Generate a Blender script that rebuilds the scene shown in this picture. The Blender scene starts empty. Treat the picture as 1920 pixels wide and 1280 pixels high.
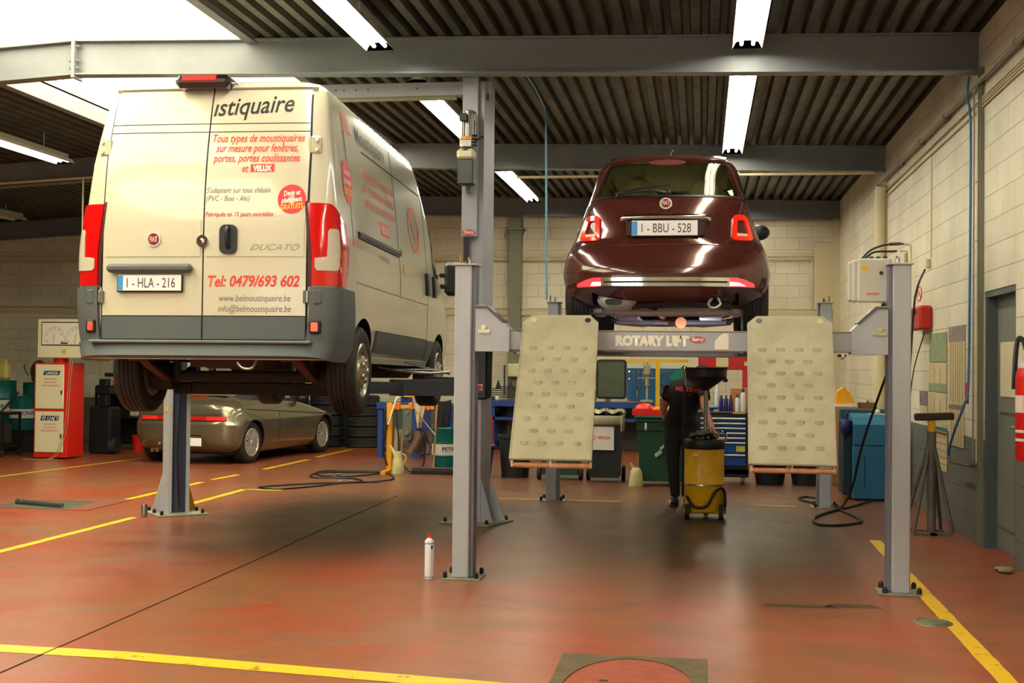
import bpy, bmesh, math, random
from mathutils import Vector, Matrix, Euler
random.seed(7)
PI = math.pi
SC = bpy.context.scene
COL = SC.collection

# ---------------------------------------------------------------- camera
cam = bpy.data.cameras.new('camera'); camo = bpy.data.objects.new('camera', cam); COL.objects.link(camo)
cam.sensor_fit = 'HORIZONTAL'; cam.sensor_width = 36.0
cam.lens = 2370.479 / 1920 * 36.0
cam.clip_start = 0.05; cam.clip_end = 200
def _cam():
    yaw, pit, rol = 0.1493001, 0.0185622, 0.01017973
    f = Vector((-math.sin(yaw) * math.cos(pit), math.cos(yaw) * math.cos(pit), math.sin(pit)))
    r0 = Vector((math.cos(yaw), math.sin(yaw), 0)); u0 = r0.cross(f)
    r = r0 * math.cos(rol) + u0 * math.sin(rol); u = u0 * math.cos(rol) - r0 * math.sin(rol)
    m = Matrix(((r.x, u.x, -f.x, 0), (r.y, u.y, -f.y, 0), (r.z, u.z, -f.z, 1.494826), (0, 0, 0, 1)))
    camo.matrix_world = m
_cam()
SC.camera = camo

# ---------------------------------------------------------------- world, view
W = bpy.data.worlds.new('world'); SC.world = W; W.use_nodes = True
W.node_tree.nodes['Background'].inputs[0].default_value = (0.75, 0.85, 1.0, 1)
W.node_tree.nodes['Background'].inputs[1].default_value = 1.0
SC.view_settings.view_transform = 'Standard'; SC.view_settings.look = 'None'
SC.view_settings.exposure = 0.8; SC.view_settings.gamma = 1.0; SC.view_settings.use_curve_mapping = False
SC.cycles.use_denoising = True
SC.cycles.max_bounces = 8; SC.cycles.diffuse_bounces = 4; SC.cycles.glossy_bounces = 4
SC.cycles.sample_clamp_indirect = 6.0
DOORL = 3.0        # daylight behind the glazed door
LAMP = 26.0        # fluorescent tube emission
SKY = 4.5          # daylight through the translucent roof light

# ---------------------------------------------------------------- materials
def lin(c):
    return tuple(((v / 255) / 12.92 if v / 255 <= 0.04045 else ((v / 255 + 0.055) / 1.055) ** 2.4) for v in c) + (1,)
_M = {}
def mat(name, col, rough=0.5, metal=0.0, dirt=0.0, dscale=3.0, dcol=None, bump=0.0, bscale=40.0, coat=0.0, spec=0.5, emit=None, es=0.0, alpha=1.0, trans=0.0, ior=1.45):
    if name in _M: return _M[name]
    m = bpy.data.materials.new(name); m.use_nodes = True; _M[name] = m
    nt = m.node_tree; N = nt.nodes; L = nt.links; b = N['Principled BSDF']
    c = lin(col)
    b.inputs['Base Color'].default_value = c; b.inputs['Roughness'].default_value = rough
    b.inputs['Metallic'].default_value = metal; b.inputs['Coat Weight'].default_value = coat
    b.inputs['Coat Roughness'].default_value = 0.06; b.inputs['Specular IOR Level'].default_value = spec
    b.inputs['IOR'].default_value = ior
    b.inputs['Alpha'].default_value = alpha; b.inputs['Transmission Weight'].default_value = trans
    if emit is not None:
        b.inputs['Emission Color'].default_value = lin(emit); b.inputs['Emission Strength'].default_value = es
    if dirt > 0 or bump > 0:
        tc = N.new('ShaderNodeTexCoord')
    if dirt > 0:
        n1 = N.new('ShaderNodeTexNoise'); n1.inputs['Scale'].default_value = dscale; n1.inputs['Detail'].default_value = 6; n1.inputs['Roughness'].default_value = 0.65
        L.new(tc.outputs['Object'], n1.inputs['Vector'])
        r = N.new('ShaderNodeValToRGB'); r.color_ramp.elements[0].position = 0.42; r.color_ramp.elements[1].position = 0.72
        L.new(n1.outputs['Fac'], r.inputs[0])
        mx = N.new('ShaderNodeMix'); mx.data_type = 'RGBA'
        d = lin(dcol) if dcol else tuple(v * 0.35 for v in c[:3]) + (1,)
        mx.inputs[6].default_value = c; mx.inputs[7].default_value = d
        mu = N.new('ShaderNodeMath'); mu.operation = 'MULTIPLY'; mu.inputs[1].default_value = dirt
        L.new(r.outputs[0], mu.inputs[0]); L.new(mu.outputs[0], mx.inputs[0]); L.new(mx.outputs[2], b.inputs['Base Color'])
        ad = N.new('ShaderNodeMath'); ad.operation = 'MULTIPLY_ADD'; ad.inputs[1].default_value = 0.25 * dirt; ad.inputs[2].default_value = rough
        L.new(r.outputs[0], ad.inputs[0]); L.new(ad.outputs[0], b.inputs['Roughness'])
    if bump > 0:
        n2 = N.new('ShaderNodeTexNoise'); n2.inputs['Scale'].default_value = bscale; n2.inputs['Detail'].default_value = 4
        L.new(tc.outputs['Object'], n2.inputs['Vector'])
        bp = N.new('ShaderNodeBump'); bp.inputs['Strength'].default_value = bump; bp.inputs['Distance'].default_value = 0.01
        L.new(n2.outputs['Fac'], bp.inputs['Height']); L.new(bp.outputs[0], b.inputs['Normal'])
    return m

# ---------------------------------------------------------------- mesh builder (plain lists)
def rz(a): return Matrix.Rotation(a, 4, 'Z')
def rx(a): return Matrix.Rotation(a, 4, 'X')
def ry(a): return Matrix.Rotation(a, 4, 'Y')
def tr(x, y, z): return Matrix.Translation((x, y, z))
class MB:
    def __init__(s): s.V = []; s.F = []; s.I = []; s.ms = []; s.cur = 0; s.T = None
    def m(s, material):
        if material not in s.ms: s.ms.append(material)
        s.cur = s.ms.index(material); return s
    def add(s, vs, fs):
        o = len(s.V)
        for v in vs:
            v = Vector(v)
            if s.T is not None: v = s.T @ v
            s.V.append(v)
        for f in fs: s.F.append([i + o for i in f]); s.I.append(s.cur)
        return s
    def box(s, c, d, bev=0.0, R=None):
        x, y, z = d[0] / 2, d[1] / 2, d[2] / 2; c = Vector(c)
        if bev <= 0:
            vs = [Vector((a * x, b * y, e * z)) for a in (-1, 1) for b in (-1, 1) for e in (-1, 1)]
            fs = [(0, 1, 3, 2), (4, 6, 7, 5), (0, 4, 5, 1), (2, 3, 7, 6), (0, 2, 6, 4), (1, 5, 7, 3)]
        else:
            b_ = min(bev, x * .98, y * .98, z * .98); vs = []; idx = {}
            for a in (-1, 1):
                for b in (-1, 1):
                    for e in (-1, 1):
                        for k in range(3):
                            p = [a * x, b * y, e * z]
                            for j in range(3):
                                if j != k: p[j] -= (a, b, e)[j] * b_
                            idx[(a, b, e, k)] = len(vs); vs.append(Vector(p))
            fs = []
            for k in range(3):
                u, v = [(1, 2), (0, 2), (0, 1)][k]
                for sg in (-1, 1):
                    q = []
                    for (p1, p2) in ((-1, -1), (1, -1), (1, 1), (-1, 1)):
                        key = [0, 0, 0]; key[k] = sg; key[u] = p1; key[v] = p2; q.append(idx[(key[0], key[1], key[2], k)])
                    fs.append(q)
            for k in range(3):
                u, v = [(1, 2), (0, 2), (0, 1)][k]
                for p1 in (-1, 1):
                    for p2 in (-1, 1):
                        A = [0, 0, 0]; A[u] = p1; A[v] = p2; A[k] = -1; B = list(A); B[k] = 1
                        fs.append([idx[(*A, u)], idx[(*B, u)], idx[(*B, v)], idx[(*A, v)]])
            for a in (-1, 1):
                for b in (-1, 1):
                    for e in (-1, 1): fs.append([idx[(a, b, e, 0)], idx[(a, b, e, 1)], idx[(a, b, e, 2)]])
        if R is not None: vs = [R @ v for v in vs]
        return s.add([v + c for v in vs], fs)
    def b2(s, x0, x1, y0, y1, z0, z1, bev=0.0):
        return s.box(((x0 + x1) / 2, (y0 + y1) / 2, (z0 + z1) / 2), (abs(x1 - x0), abs(y1 - y0), abs(z1 - z0)), bev)
    def cyl(s, p0, p1, r0, r1=None, n=16, caps=True):
        r1 = r0 if r1 is None else r1
        p0 = Vector(p0); p1 = Vector(p1); d = (p1 - p0).normalized()
        a = d.orthogonal().normalized(); b = d.cross(a)
        vs = []
        for p, r in ((p0, r0), (p1, r1)):
            for i in range(n):
                t = 2 * PI * i / n; vs.append(p + a * (r * math.cos(t)) + b * (r * math.sin(t)))
        fs = [(i, (i + 1) % n, n + (i + 1) % n, n + i) for i in range(n)]
        if caps: fs += [list(range(n))[::-1], list(range(n, 2 * n))]
        return s.add(vs, fs)
    def tube(s, pts, r, n=8, closed=False, smooth=0):
        P = [Vector(p) for p in pts]
        if smooth: P = spline(P, smooth, closed)
        k = len(P); vs = []; rings = []
        up = None
        for i in range(k):
            if closed: d = P[(i + 1) % k] - P[i - 1]
            else: d = P[min(i + 1, k - 1)] - P[max(i - 1, 0)]
            if d.length < 1e-9: d = Vector((0, 0, 1))
            d.normalize()
            if up is None: up = d.orthogonal().normalized()
            up = (up - d * up.dot(d))
            if up.length < 1e-6: up = d.orthogonal()
            up.normalize(); b = d.cross(up)
            rr = r[i] if isinstance(r, (list, tuple)) and i < len(r) else (r if not isinstance(r, (list, tuple)) else r[-1])
            rings.append([len(vs) + j for j in range(n)])
            for j in range(n):
                t = 2 * PI * j / n; vs.append(P[i] + up * (rr * math.cos(t)) + b * (rr * math.sin(t)))
        fs = []
        for i in range(k if closed else k - 1):
            A = rings[i]; B = rings[(i + 1) % k]
            for j in range(n): fs.append((A[j], A[(j + 1) % n], B[(j + 1) % n], B[j]))
        if not closed: fs += [rings[0][::-1], rings[-1]]
        return s.add(vs, fs)
    def lathe(s, prof, c=(0, 0, 0), n=24, M=None, closed=False):
        vs = []; k = len(prof)
        for (r, z) in prof:
            for i in range(n):
                t = 2 * PI * i / n; v = Vector((r * math.cos(t), r * math.sin(t), z))
                vs.append((M @ v if M is not None else v) + Vector(c))
        fs = []
        for a in range(k if closed else k - 1):
            b = (a + 1) % k
            for i in range(n): fs.append((a * n + i, a * n + (i + 1) % n, b * n + (i + 1) % n, b * n + i))
        if not closed:
            if prof[0][0] > 1e-5: fs.append(list(range(n))[::-1])
            if prof[-1][0] > 1e-5: fs.append([(k - 1) * n + i for i in range(n)])
        return s.add(vs, fs)
    def prism(s, poly, ax, a, b, M=None):
        """polygon in the two other axes, extruded along ax from a to b"""
        n = len(poly); vs = []
        for t in (a, b):
            for (u, v) in poly:
                p = {0: (t, u, v), 1: (u, t, v), 2: (u, v, t)}[ax]; p = Vector(p)
                vs.append(M @ p if M is not None else p)
        fs = [(i, (i + 1) % n, n + (i + 1) % n, n + i) for i in range(n)] + [list(range(n))[::-1], list(range(n, 2 * n))]
        return s.add(vs, fs)
    def grid(s, fn, nu, nv, cu=False, cv=False):
        vs = [fn(i / (nu if cu else nu - 1), j / (nv if cv else nv - 1)) for i in range(nu) for j in range(nv)]
        fs = []
        for i in range(nu if cu else nu - 1):
            for j in range(nv if cv else nv - 1):
                a = i * nv + j; b = ((i + 1) % nu) * nv + j; c = ((i + 1) % nu) * nv + (j + 1) % nv; d = i * nv + (j + 1) % nv
                fs.append((a, b, c, d))
        return s.add(vs, fs)
    def ball(s, c, r, sc=(1, 1, 1), n=12, M=None):
        c = Vector(c); vs = []; k = n // 2 + 1
        for i in range(k):
            a = PI * i / (k - 1)
            for j in range(n):
                t = 2 * PI * j / n
                v = Vector((r * sc[0] * math.sin(a) * math.cos(t), r * sc[1] * math.sin(a) * math.sin(t), r * sc[2] * math.cos(a)))
                vs.append((M @ v if M is not None else v) + c)
        fs = []
        for i in range(k - 1):
            for j in range(n): fs.append((i * n + j, i * n + (j + 1) % n, (i + 1) * n + (j + 1) % n, (i + 1) * n + j))
        return s.add(vs, fs)
    def build(s, name, material=None, parent=None, smooth=35, merge=False):
        me = bpy.data.meshes.new(name)
        me.from_pydata([tuple(v) for v in s.V], [], s.F)
        ms = s.ms if s.ms else [material]
        for mm in ms: me.materials.append(mm)
        if s.ms: me.polygons.foreach_set('material_index', s.I)
        bm = bmesh.new(); bm.from_mesh(me)
        bmesh.ops.remove_doubles(bm, verts=bm.verts, dist=1e-5)
        bmesh.ops.recalc_face_normals(bm, faces=bm.faces)
        bm.to_mesh(me); bm.free()
        if smooth:
            me.polygons.foreach_set('use_smooth', [True] * len(me.polygons))
            me.set_sharp_from_angle(angle=math.radians(smooth))
        o = bpy.data.objects.new(name, me); COL.objects.link(o)
        if parent is not None: o.parent = parent
        return o
def spline(P, k=6, closed=False):
    P = [Vector(p) for p in P]; n = len(P); out = []
    for i in range(n if closed else n - 1):
        p0 = P[i - 1] if (i > 0 or closed) else P[0]; p1 = P[i]; p2 = P[(i + 1) % n]; p3 = P[(i + 2) % n] if (closed or i + 2 < n) else P[-1]
        for j in range(k):
            t = j / k
            out.append(0.5 * ((2 * p1) + (p2 - p0) * t + (2 * p0 - 5 * p1 + 4 * p2 - p3) * t * t + (3 * p1 - p0 - 3 * p2 + p3) * t ** 3))
    if not closed: out.append(P[-1])
    return out
def rrect(w, h, r, n=4, cx=0, cy=0):
    out = []
    for (sx, sy, a0) in ((1, 1, 0), (-1, 1, 90), (-1, -1, 180), (1, -1, 270)):
        for i in range(n + 1):
            a = math.radians(a0 + 90 * i / n)
            out.append((cx + sx * (w / 2 - r) + r * math.cos(a), cy + sy * (h / 2 - r) + r * math.sin(a)))
    return out
def oval(w, h, n=24, cx=0, cy=0): return [(cx + w / 2 * math.cos(2 * PI * i / n), cy + h / 2 * math.sin(2 * PI * i / n)) for i in range(n)]
def tag(o, label=None, cat=None, group=None, kind=None):
    if label: o['label'] = label
    if cat: o['category'] = cat
    if group: o['group'] = group
    if kind: o['kind'] = kind
    return o
def thing(name, label, cat, loc=(0, 0, 0), rot=0.0, group=None):
    o = bpy.data.objects.new(name, None); COL.objects.link(o); o.empty_display_size = 0.1
    o.location = loc; o.rotation_euler = rot if isinstance(rot, tuple) else (0, 0, rot)
    return tag(o, label, cat, group)
def single(mb, name, material, label, cat, loc=(0, 0, 0), rot=0.0, group=None, kind=None, smooth=35):
    o = mb.build(name, material, None, smooth); o.location = loc; o.rotation_euler = rot if isinstance(rot, tuple) else (0, 0, rot)
    return tag(o, label, cat, group, kind)
def struct(mb, name, material, smooth=35, label=None):
    o = mb.build(name, material, None, smooth); o['kind'] = 'structure'
    if label: o['label'] = label
    return o
def copy_tree(o, parent=None, loc=None, rot=None, label=None):
    c = o.copy(); COL.objects.link(c)
    if parent is not None: c.parent = parent
    if loc is not None: c.location = loc
    if rot is not None: c.rotation_euler = rot if isinstance(rot, tuple) else (0, 0, rot)
    if label: c['label'] = label
    for ch in list(o.children): copy_tree(ch, c)
    return c
def text(name, s, size, material, parent, fn, shear=0.0, align='LEFT', off=0.0, sx=1.0, res=3):
    """lettering as a mesh; fn maps flat (x, y) to a point on the surface"""
    cu = bpy.data.curves.new(name, 'FONT'); cu.body = s; cu.size = size; cu.shear = shear; cu.align_x = align
    cu.offset = off; cu.resolution_u = res; cu.space_line = 1.0
    t = bpy.data.objects.new(name, cu); COL.objects.link(t)
    bpy.context.view_layer.update()
    me = bpy.data.meshes.new_from_object(t.evaluated_get(bpy.context.evaluated_depsgraph_get()))
    bpy.data.objects.remove(t); bpy.data.curves.remove(cu)
    for v in me.vertices: v.co = Vector(fn(v.co.x * sx, v.co.y))
    me.materials.clear(); me.materials.append(material)
    o = bpy.data.objects.new(name, me); COL.objects.link(o)
    if parent is not None: o.parent = parent
    return o
def yface(x0, z0, y, rot=0.0):
    """text plane facing -Y"""
    c, s_ = math.cos(rot), math.sin(rot)
    return lambda u, v: (x0 + u * c - v * s_, y, z0 + u * s_ + v * c)

# shared materials
cream_w = None
M_white = mat('fixture_white', (225, 222, 210), 0.4)
M_steel = mat('bare_steel', (150, 148, 142), 0.35, 0.9, 0.3, 8)
M_chrome = mat('chrome', (215, 215, 215), 0.08, 1.0)
M_black = mat('black_plastic', (22, 22, 23), 0.42)
M_dark = mat('dark_metal', (48, 48, 50), 0.5, 0.3, 0.3, 6)
M_rub = mat('tyre_rubber', (26, 26, 27), 0.62, 0, 0.5, 9, (60, 55, 50), 0.1, 60)
M_red = mat('signal_red', (200, 24, 18), 0.4)
M_yel = mat('safety_yellow', (225, 178, 20), 0.45, 0, 0.3, 7, (140, 105, 30))
M_blue = mat('bench_blue', (22, 62, 140), 0.45, 0, 0.3, 5, (15, 35, 75))
M_rust = mat('rusty_steel', (96, 58, 42), 0.8, 0.2, 0.6, 9, (45, 32, 28))
M_post = mat('lift_grey_paint', (170, 173, 182), 0.38, 0.0, 0.25, 3.5, (135, 130, 112))
M_postd = mat('lift_inner_grey', (112, 114, 126), 0.45, 0.1, 0.3, 4)
M_red_tx = mat('lettering_red', (206, 52, 36), 0.5)
M_blk_tx = mat('lettering_black', (28, 26, 26), 0.5)
M_wht_tx = mat('lettering_white', (236, 232, 222), 0.5)
M_gry_tx = mat('lettering_grey', (104, 98, 88), 0.5)
M_card = mat('cardboard', (172, 122, 72), 0.85, 0, 0.3, 5)
# ================================================================ the building
def block_mat(name, upper, lower, zsplit, sw=0.42, rh=0.21, axis='X'):
    m = bpy.data.materials.new(name); m.use_nodes = True; nt = m.node_tree; N = nt.nodes; L = nt.links; b = N['Principled BSDF']
    g = N.new('ShaderNodeNewGeometry'); sp = N.new('ShaderNodeSeparateXYZ'); L.new(g.outputs['Position'], sp.inputs[0])
    cb = N.new('ShaderNodeCombineXYZ'); L.new(sp.outputs['Y' if axis == 'X' else 'X'], cb.inputs[0]); L.new(sp.outputs['Z'], cb.inputs[1])
    br = N.new('ShaderNodeTexBrick'); L.new(cb.outputs[0], br.inputs['Vector'])
    br.inputs['Scale'].default_value = 1.0; br.inputs['Brick Width'].default_value = sw; br.inputs['Row Height'].default_value = rh
    br.inputs['Mortar Size'].default_value = 0.006; br.inputs['Mortar Smooth'].default_value = 0.6
    br.inputs['Color1'].default_value = (1, 1, 1, 1); br.inputs['Color2'].default_value = (0.93, 0.93, 0.93, 1); br.inputs['Mortar'].default_value = (0.74, 0.72, 0.68, 1)
    gt = N.new('ShaderNodeMath'); gt.operation = 'GREATER_THAN'; gt.inputs[1].default_value = zsplit; L.new(sp.outputs['Z'], gt.inputs[0])
    mx = N.new('ShaderNodeMix'); mx.data_type = 'RGBA'; mx.inputs[6].default_value = lin(lower); mx.inputs[7].default_value = lin(upper); L.new(gt.outputs[0], mx.inputs[0])
    nz = N.new('ShaderNodeTexNoise'); nz.inputs['Scale'].default_value = 1.3; nz.inputs['Detail'].default_value = 7; L.new(g.outputs['Position'], nz.inputs['Vector'])
    r = N.new('ShaderNodeValToRGB'); r.color_ramp.elements[0].position = 0.3; r.color_ramp.elements[0].color = (0.82, 0.8, 0.76, 1); r.color_ramp.elements[1].position = 0.65; r.color_ramp.elements[1].color = (1, 1, 1, 1)
    L.new(nz.outputs['Fac'], r.inputs[0])
    m1 = N.new('ShaderNodeMix'); m1.data_type = 'RGBA'; m1.blend_type = 'MULTIPLY'; m1.inputs[0].default_value = 1.0; L.new(mx.outputs[2], m1.inputs[6]); L.new(br.outputs['Color'], m1.inputs[7])
    m2 = N.new('ShaderNodeMix'); m2.data_type = 'RGBA'; m2.blend_type = 'MULTIPLY'; m2.inputs[0].default_value = 1.0; L.new(m1.outputs[2], m2.inputs[6]); L.new(r.outputs[0], m2.inputs[7])
    L.new(m2.outputs[2], b.inputs['Base Color']); b.inputs['Roughness'].default_value = 0.6
    n2 = N.new('ShaderNodeTexNoise'); n2.inputs['Scale'].default_value = 55; L.new(g.outputs['Position'], n2.inputs['Vector'])
    ma = N.new('ShaderNodeMath'); ma.operation = 'MULTIPLY_ADD'; ma.inputs[1].default_value = -1.0; L.new(br.outputs['Fac'], ma.inputs[0])
    mb_ = N.new('ShaderNodeMath'); mb_.operation = 'MULTIPLY'; mb_.inputs[1].default_value = 0.25; L.new(n2.outputs['Fac'], mb_.inputs[0]); L.new(mb_.outputs[0], ma.inputs[2])
    bp = N.new('ShaderNodeBump'); bp.inputs['Strength'].default_value = 0.7; bp.inputs['Distance'].default_value = 0.008; L.new(ma.outputs[0], bp.inputs['Height']); L.new(bp.outputs[0], b.inputs['Normal'])
    return m
def floor_mat():
    m = bpy.data.materials.new('red_painted_concrete'); m.use_nodes = True; nt = m.node_tree; N = nt.nodes; L = nt.links; b = N['Principled BSDF']
    g = N.new('ShaderNodeNewGeometry')
    def noise(scale, det=6, sc=(1, 1, 1), dist=0.0):
        mp = N.new('ShaderNodeMapping'); mp.inputs['Scale'].default_value = sc; L.new(g.outputs['Position'], mp.inputs[0])
        n = N.new('ShaderNodeTexNoise'); n.inputs['Scale'].default_value = scale; n.inputs['Detail'].default_value = det; n.inputs['Roughness'].default_value = 0.62; n.inputs['Distortion'].default_value = dist
        L.new(mp.outputs[0], n.inputs['Vector']); return n
    def ramp(src, p0, p1, c0=(0, 0, 0, 1), c1=(1, 1, 1, 1)):
        r = N.new('ShaderNodeValToRGB'); r.color_ramp.elements[0].position = p0; r.color_ramp.elements[1].position = p1
        r.color_ramp.elements[0].color = c0; r.color_ramp.elements[1].color = c1; L.new(src, r.inputs[0]); return r
    def mix(f, a, bb):
        x = N.new('ShaderNodeMix'); x.data_type = 'RGBA'
        if f is None: x.inputs[0].default_value = 0.5
        else: L.new(f, x.inputs[0])
        for i, v in ((6, a), (7, bb)):
            if isinstance(v, tuple): x.inputs[i].default_value = v
            else: L.new(v, x.inputs[i])
        return x.outputs[2]
    n1 = noise(0.55, 5, (1, 0.8, 1), 0.6); n2 = noise(1.7, 7, (0.7, 1, 1), 0.3); n3 = noise(9, 5, (1, 0.6, 1)); n4 = noise(0.9, 4, (1, 1, 1), 1.2)
    c = mix(ramp(n1.outputs[0], 0.38, 0.62).outputs[0], lin((148, 64, 38)), lin((134, 84, 54)))
    c = mix(ramp(n2.outputs[0], 0.5, 0.75).outputs[0], c, lin((112, 78, 54)))
    c = mix(ramp(n4.outputs[0], 0.56, 0.72).outputs[0], c, lin((158, 58, 34)))
    # browner oval patches below both lifts and across the back of the floor
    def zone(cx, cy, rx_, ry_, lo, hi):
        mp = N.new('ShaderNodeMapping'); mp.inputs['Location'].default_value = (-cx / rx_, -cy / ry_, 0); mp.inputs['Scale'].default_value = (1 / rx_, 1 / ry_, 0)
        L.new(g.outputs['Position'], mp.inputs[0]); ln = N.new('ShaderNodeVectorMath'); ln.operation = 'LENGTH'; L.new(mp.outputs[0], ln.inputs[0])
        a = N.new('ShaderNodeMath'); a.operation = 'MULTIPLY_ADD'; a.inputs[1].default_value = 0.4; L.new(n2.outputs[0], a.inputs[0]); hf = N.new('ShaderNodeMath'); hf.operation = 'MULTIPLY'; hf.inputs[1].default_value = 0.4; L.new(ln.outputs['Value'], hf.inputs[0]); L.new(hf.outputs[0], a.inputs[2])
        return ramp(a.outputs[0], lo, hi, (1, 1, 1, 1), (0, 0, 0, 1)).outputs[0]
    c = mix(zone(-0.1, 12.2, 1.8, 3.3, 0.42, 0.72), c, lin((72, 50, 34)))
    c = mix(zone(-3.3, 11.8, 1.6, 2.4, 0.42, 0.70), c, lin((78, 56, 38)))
    c = mix(zone(-1.0, 16.6, 6.5, 3.6, 0.40, 0.66), c, lin((104, 68, 46)))
    f3 = ramp(n3.outputs[0], 0.62, 0.8)
    c = mix(f3.outputs[0], c, lin((104, 54, 36)))
    n5 = noise(3.2, 8, (.5, 1.6, 1), 1.5); c = mix(ramp(n5.outputs[0], 0.66, 0.74, (0, 0, 0, 1), (.45, .45, .45, 1)).outputs[0], c, lin((176, 120, 88)))
    n6 = noise(38, 2); c = mix(ramp(n6.outputs[0], 0.80, 0.82).outputs[0], c, lin((196, 172, 130)))
    L.new(c, b.inputs['Base Color'])
    rr = N.new('ShaderNodeMapRange'); rr.inputs[3].default_value = 0.2; rr.inputs[4].default_value = 0.46; L.new(n2.outputs[0], rr.inputs[0]); L.new(rr.outputs[0], b.inputs['Roughness'])
    b.inputs['Specular IOR Level'].default_value = 0.55
    bp = N.new('ShaderNodeBump'); bp.inputs['Strength'].default_value = 0.15; bp.inputs['Distance'].default_value = 0.004; L.new(n3.outputs[0], bp.inputs['Height']); L.new(bp.outputs[0], b.inputs['Normal'])
    return m
M_wall = block_mat('cream_block_wall', (230, 222, 198), (108, 110, 104), 0.90)
M_wallb = block_mat('cream_block_wall_back', (230, 222, 198), (98, 102, 92), 0.80, axis='Y')
M_walll = block_mat('grey_block_wall', (176, 166, 140), (96, 98, 90), 0.80)
M_floor = floor_mat()
M_beam = mat('beam_grey_paint', (122, 125, 130), 0.36, 0.1, 0.25, 2.0)
M_deck = mat('galvanised_deck', (84, 82, 72), 0.45, 0.35, 0.5, 2.5, (42, 40, 36))
M_olive = mat('olive_grey_paint', (112, 114, 92), 0.5)
M_door = mat('door_grey_paint', (78, 86, 88), 0.4, 0.0, 0.15, 4)
M_pipe = mat('painted_pipe', (206, 192, 156), 0.5)
M_pipeg = mat('grey_pipe', (150, 142, 126), 0.45, 0.3)
XR, YB, XL, YF = 2.351, 22.69, -15.0, -4.0
def zroof(x): return 4.40 + (2.351 - x) * 0.0205 if x > -5.98 else 4.571 - (-5.98 - x) * 0.060
b = MB(); b.b2(XL - .3, XR + .9, YF - .3, YB + .3, -0.25, 0.0); struct(b, 'floor', M_floor, 0)
b = MB(); T = 0.32
b.b2(XR, XR + T, YF, 10.04, 0, 4.9); b.b2(XR, XR + T, 11.14, YB + .3, 0, 4.9); b.b2(XR, XR + T, 10.04, 11.14, 2.15, 4.9); struct(b, 'wall_right', M_wall, 0)
b = MB(); b.b2(XL - .3, XR, YB, YB + .3, 0, 4.9); struct(b, 'wall_back', M_wallb, 0)
b = MB(); b.b2(XL - .3, XL, YF, YB, 0, 4.9); struct(b, 'wall_left', M_walll, 0)
b = MB(); b.b2(XL - .3, XR + .3, YF - .3, YF, 0, 4.9); struct(b, 'wall_front', M_wallb, 0)
# corrugated roof deck
SX0, SX1, SY0, SY1 = -7.12, -4.22, -1.0, 16.83
def deck(b, x0, x1, y0, y1):
    P = 0.165; n = int(round((x1 - x0) / P)); P = (x1 - x0) / n; pr = []
    for i in range(n):
        x = x0 + i * P
        pr += [(x, 0.0), (x + P * .45, 0.0), (x + P * .56, 0.075), (x + P * .89, 0.075)]
    pr.append((x1, 0.0))
    lo = [(x, zroof(x) + 0.004 + d) for x, d in pr]; hi = [(x, z + 0.012) for x, z in lo[::-1]]
    for i in range(len(lo) - 1):
        a, c = lo[i], lo[i + 1]
        b.add([(a[0], y0, a[1]), (c[0], y0, c[1]), (c[0], y1, c[1]), (a[0], y1, a[1])], [(0, 1, 2, 3)])
    a, c = (x0, zroof(x0) + .14), (x1, zroof(x1) + .14)
    if x0 < -5.98 < x1:
        q = [(x0, zroof(x0) + .14), (-5.98, zroof(-5.98) + .14), (x1, zroof(x1) + .14)]
    else: q = [a, c]
    for i in range(len(q) - 1):
        a, c = q[i], q[i + 1]
        b.add([(a[0], y0, a[1]), (c[0], y0, c[1]), (c[0], y1, c[1]), (a[0], y1, a[1])], [(0, 1, 2, 3)])
b = MB(); deck(b, SX1, XR, YF, YB); deck(b, XL, SX0, YF, YB); deck(b, SX0, SX1, SY1, YB); deck(b, SX0, SX1, YF, SY0)
struct(b, 'ceiling', M_deck, 0)
# translucent roof light: barrel vault
m = bpy.data.materials.new('translucent_rooflight'); m.use_nodes = True; nt = m.node_tree; N = nt.nodes; L = nt.links
bs = N['Principled BSDF']; bs.inputs['Base Color'].default_value = lin((235, 228, 200)); bs.inputs['Roughness'].default_value = 0.5
g = N.new('ShaderNodeNewGeometry'); mp = N.new('ShaderNodeMapping'); mp.inputs['Scale'].default_value = (0.5, 3.0, 0.5); L.new(g.outputs['Position'], mp.inputs[0])
nz = N.new('ShaderNodeTexNoise'); nz.inputs['Scale'].default_value = 1.2; nz.inputs['Detail'].default_value = 6; L.new(mp.outputs[0], nz.inputs['Vector'])
r = N.new('ShaderNodeValToRGB'); r.color_ramp.elements[0].position = 0.3; r.color_ramp.elements[0].color = lin((250, 232, 150)); r.color_ramp.elements[1].position = 0.5; r.color_ramp.elements[1].color = lin((255, 252, 222)); L.new(nz.outputs[0], r.inputs[0])
L.new(r.outputs[0], bs.inputs['Emission Color']); bs.inputs['Emission Strength'].default_value = SKY
M_sky = m
def vault(u, v):
    a = PI * v; x = (SX0 + SX1) / 2 - math.cos(a) * (SX1 - SX0) / 2
    return Vector((x, SY0 + (SY1 - SY0) * u, 4.58 + 0.42 * math.sin(a)))
b = MB(); b.grid(vault, 25, 17); o = struct(b, 'window_1', M_sky, 60)
b = MB()
b.box(((SX0 - .0), (SY0 + SY1) / 2, 4.42), (0.05, SY1 - SY0, 0.20)); b.box((SX0 - .03, (SY0 + SY1) / 2, 4.325), (0.11, SY1 - SY0, 0.012)); b.box((SX0, (SY0 + SY1) / 2, 4.55), (0.05, SY1 - SY0, 0.10))
b.box((SX1 + .02, (SY0 + SY1) / 2, 4.56), (0.05, SY1 - SY0, 0.1)); b.box((SX1 + .0, (SY0 + SY1) / 2, 4.505), (0.10, SY1 - SY0, 0.012))

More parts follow.
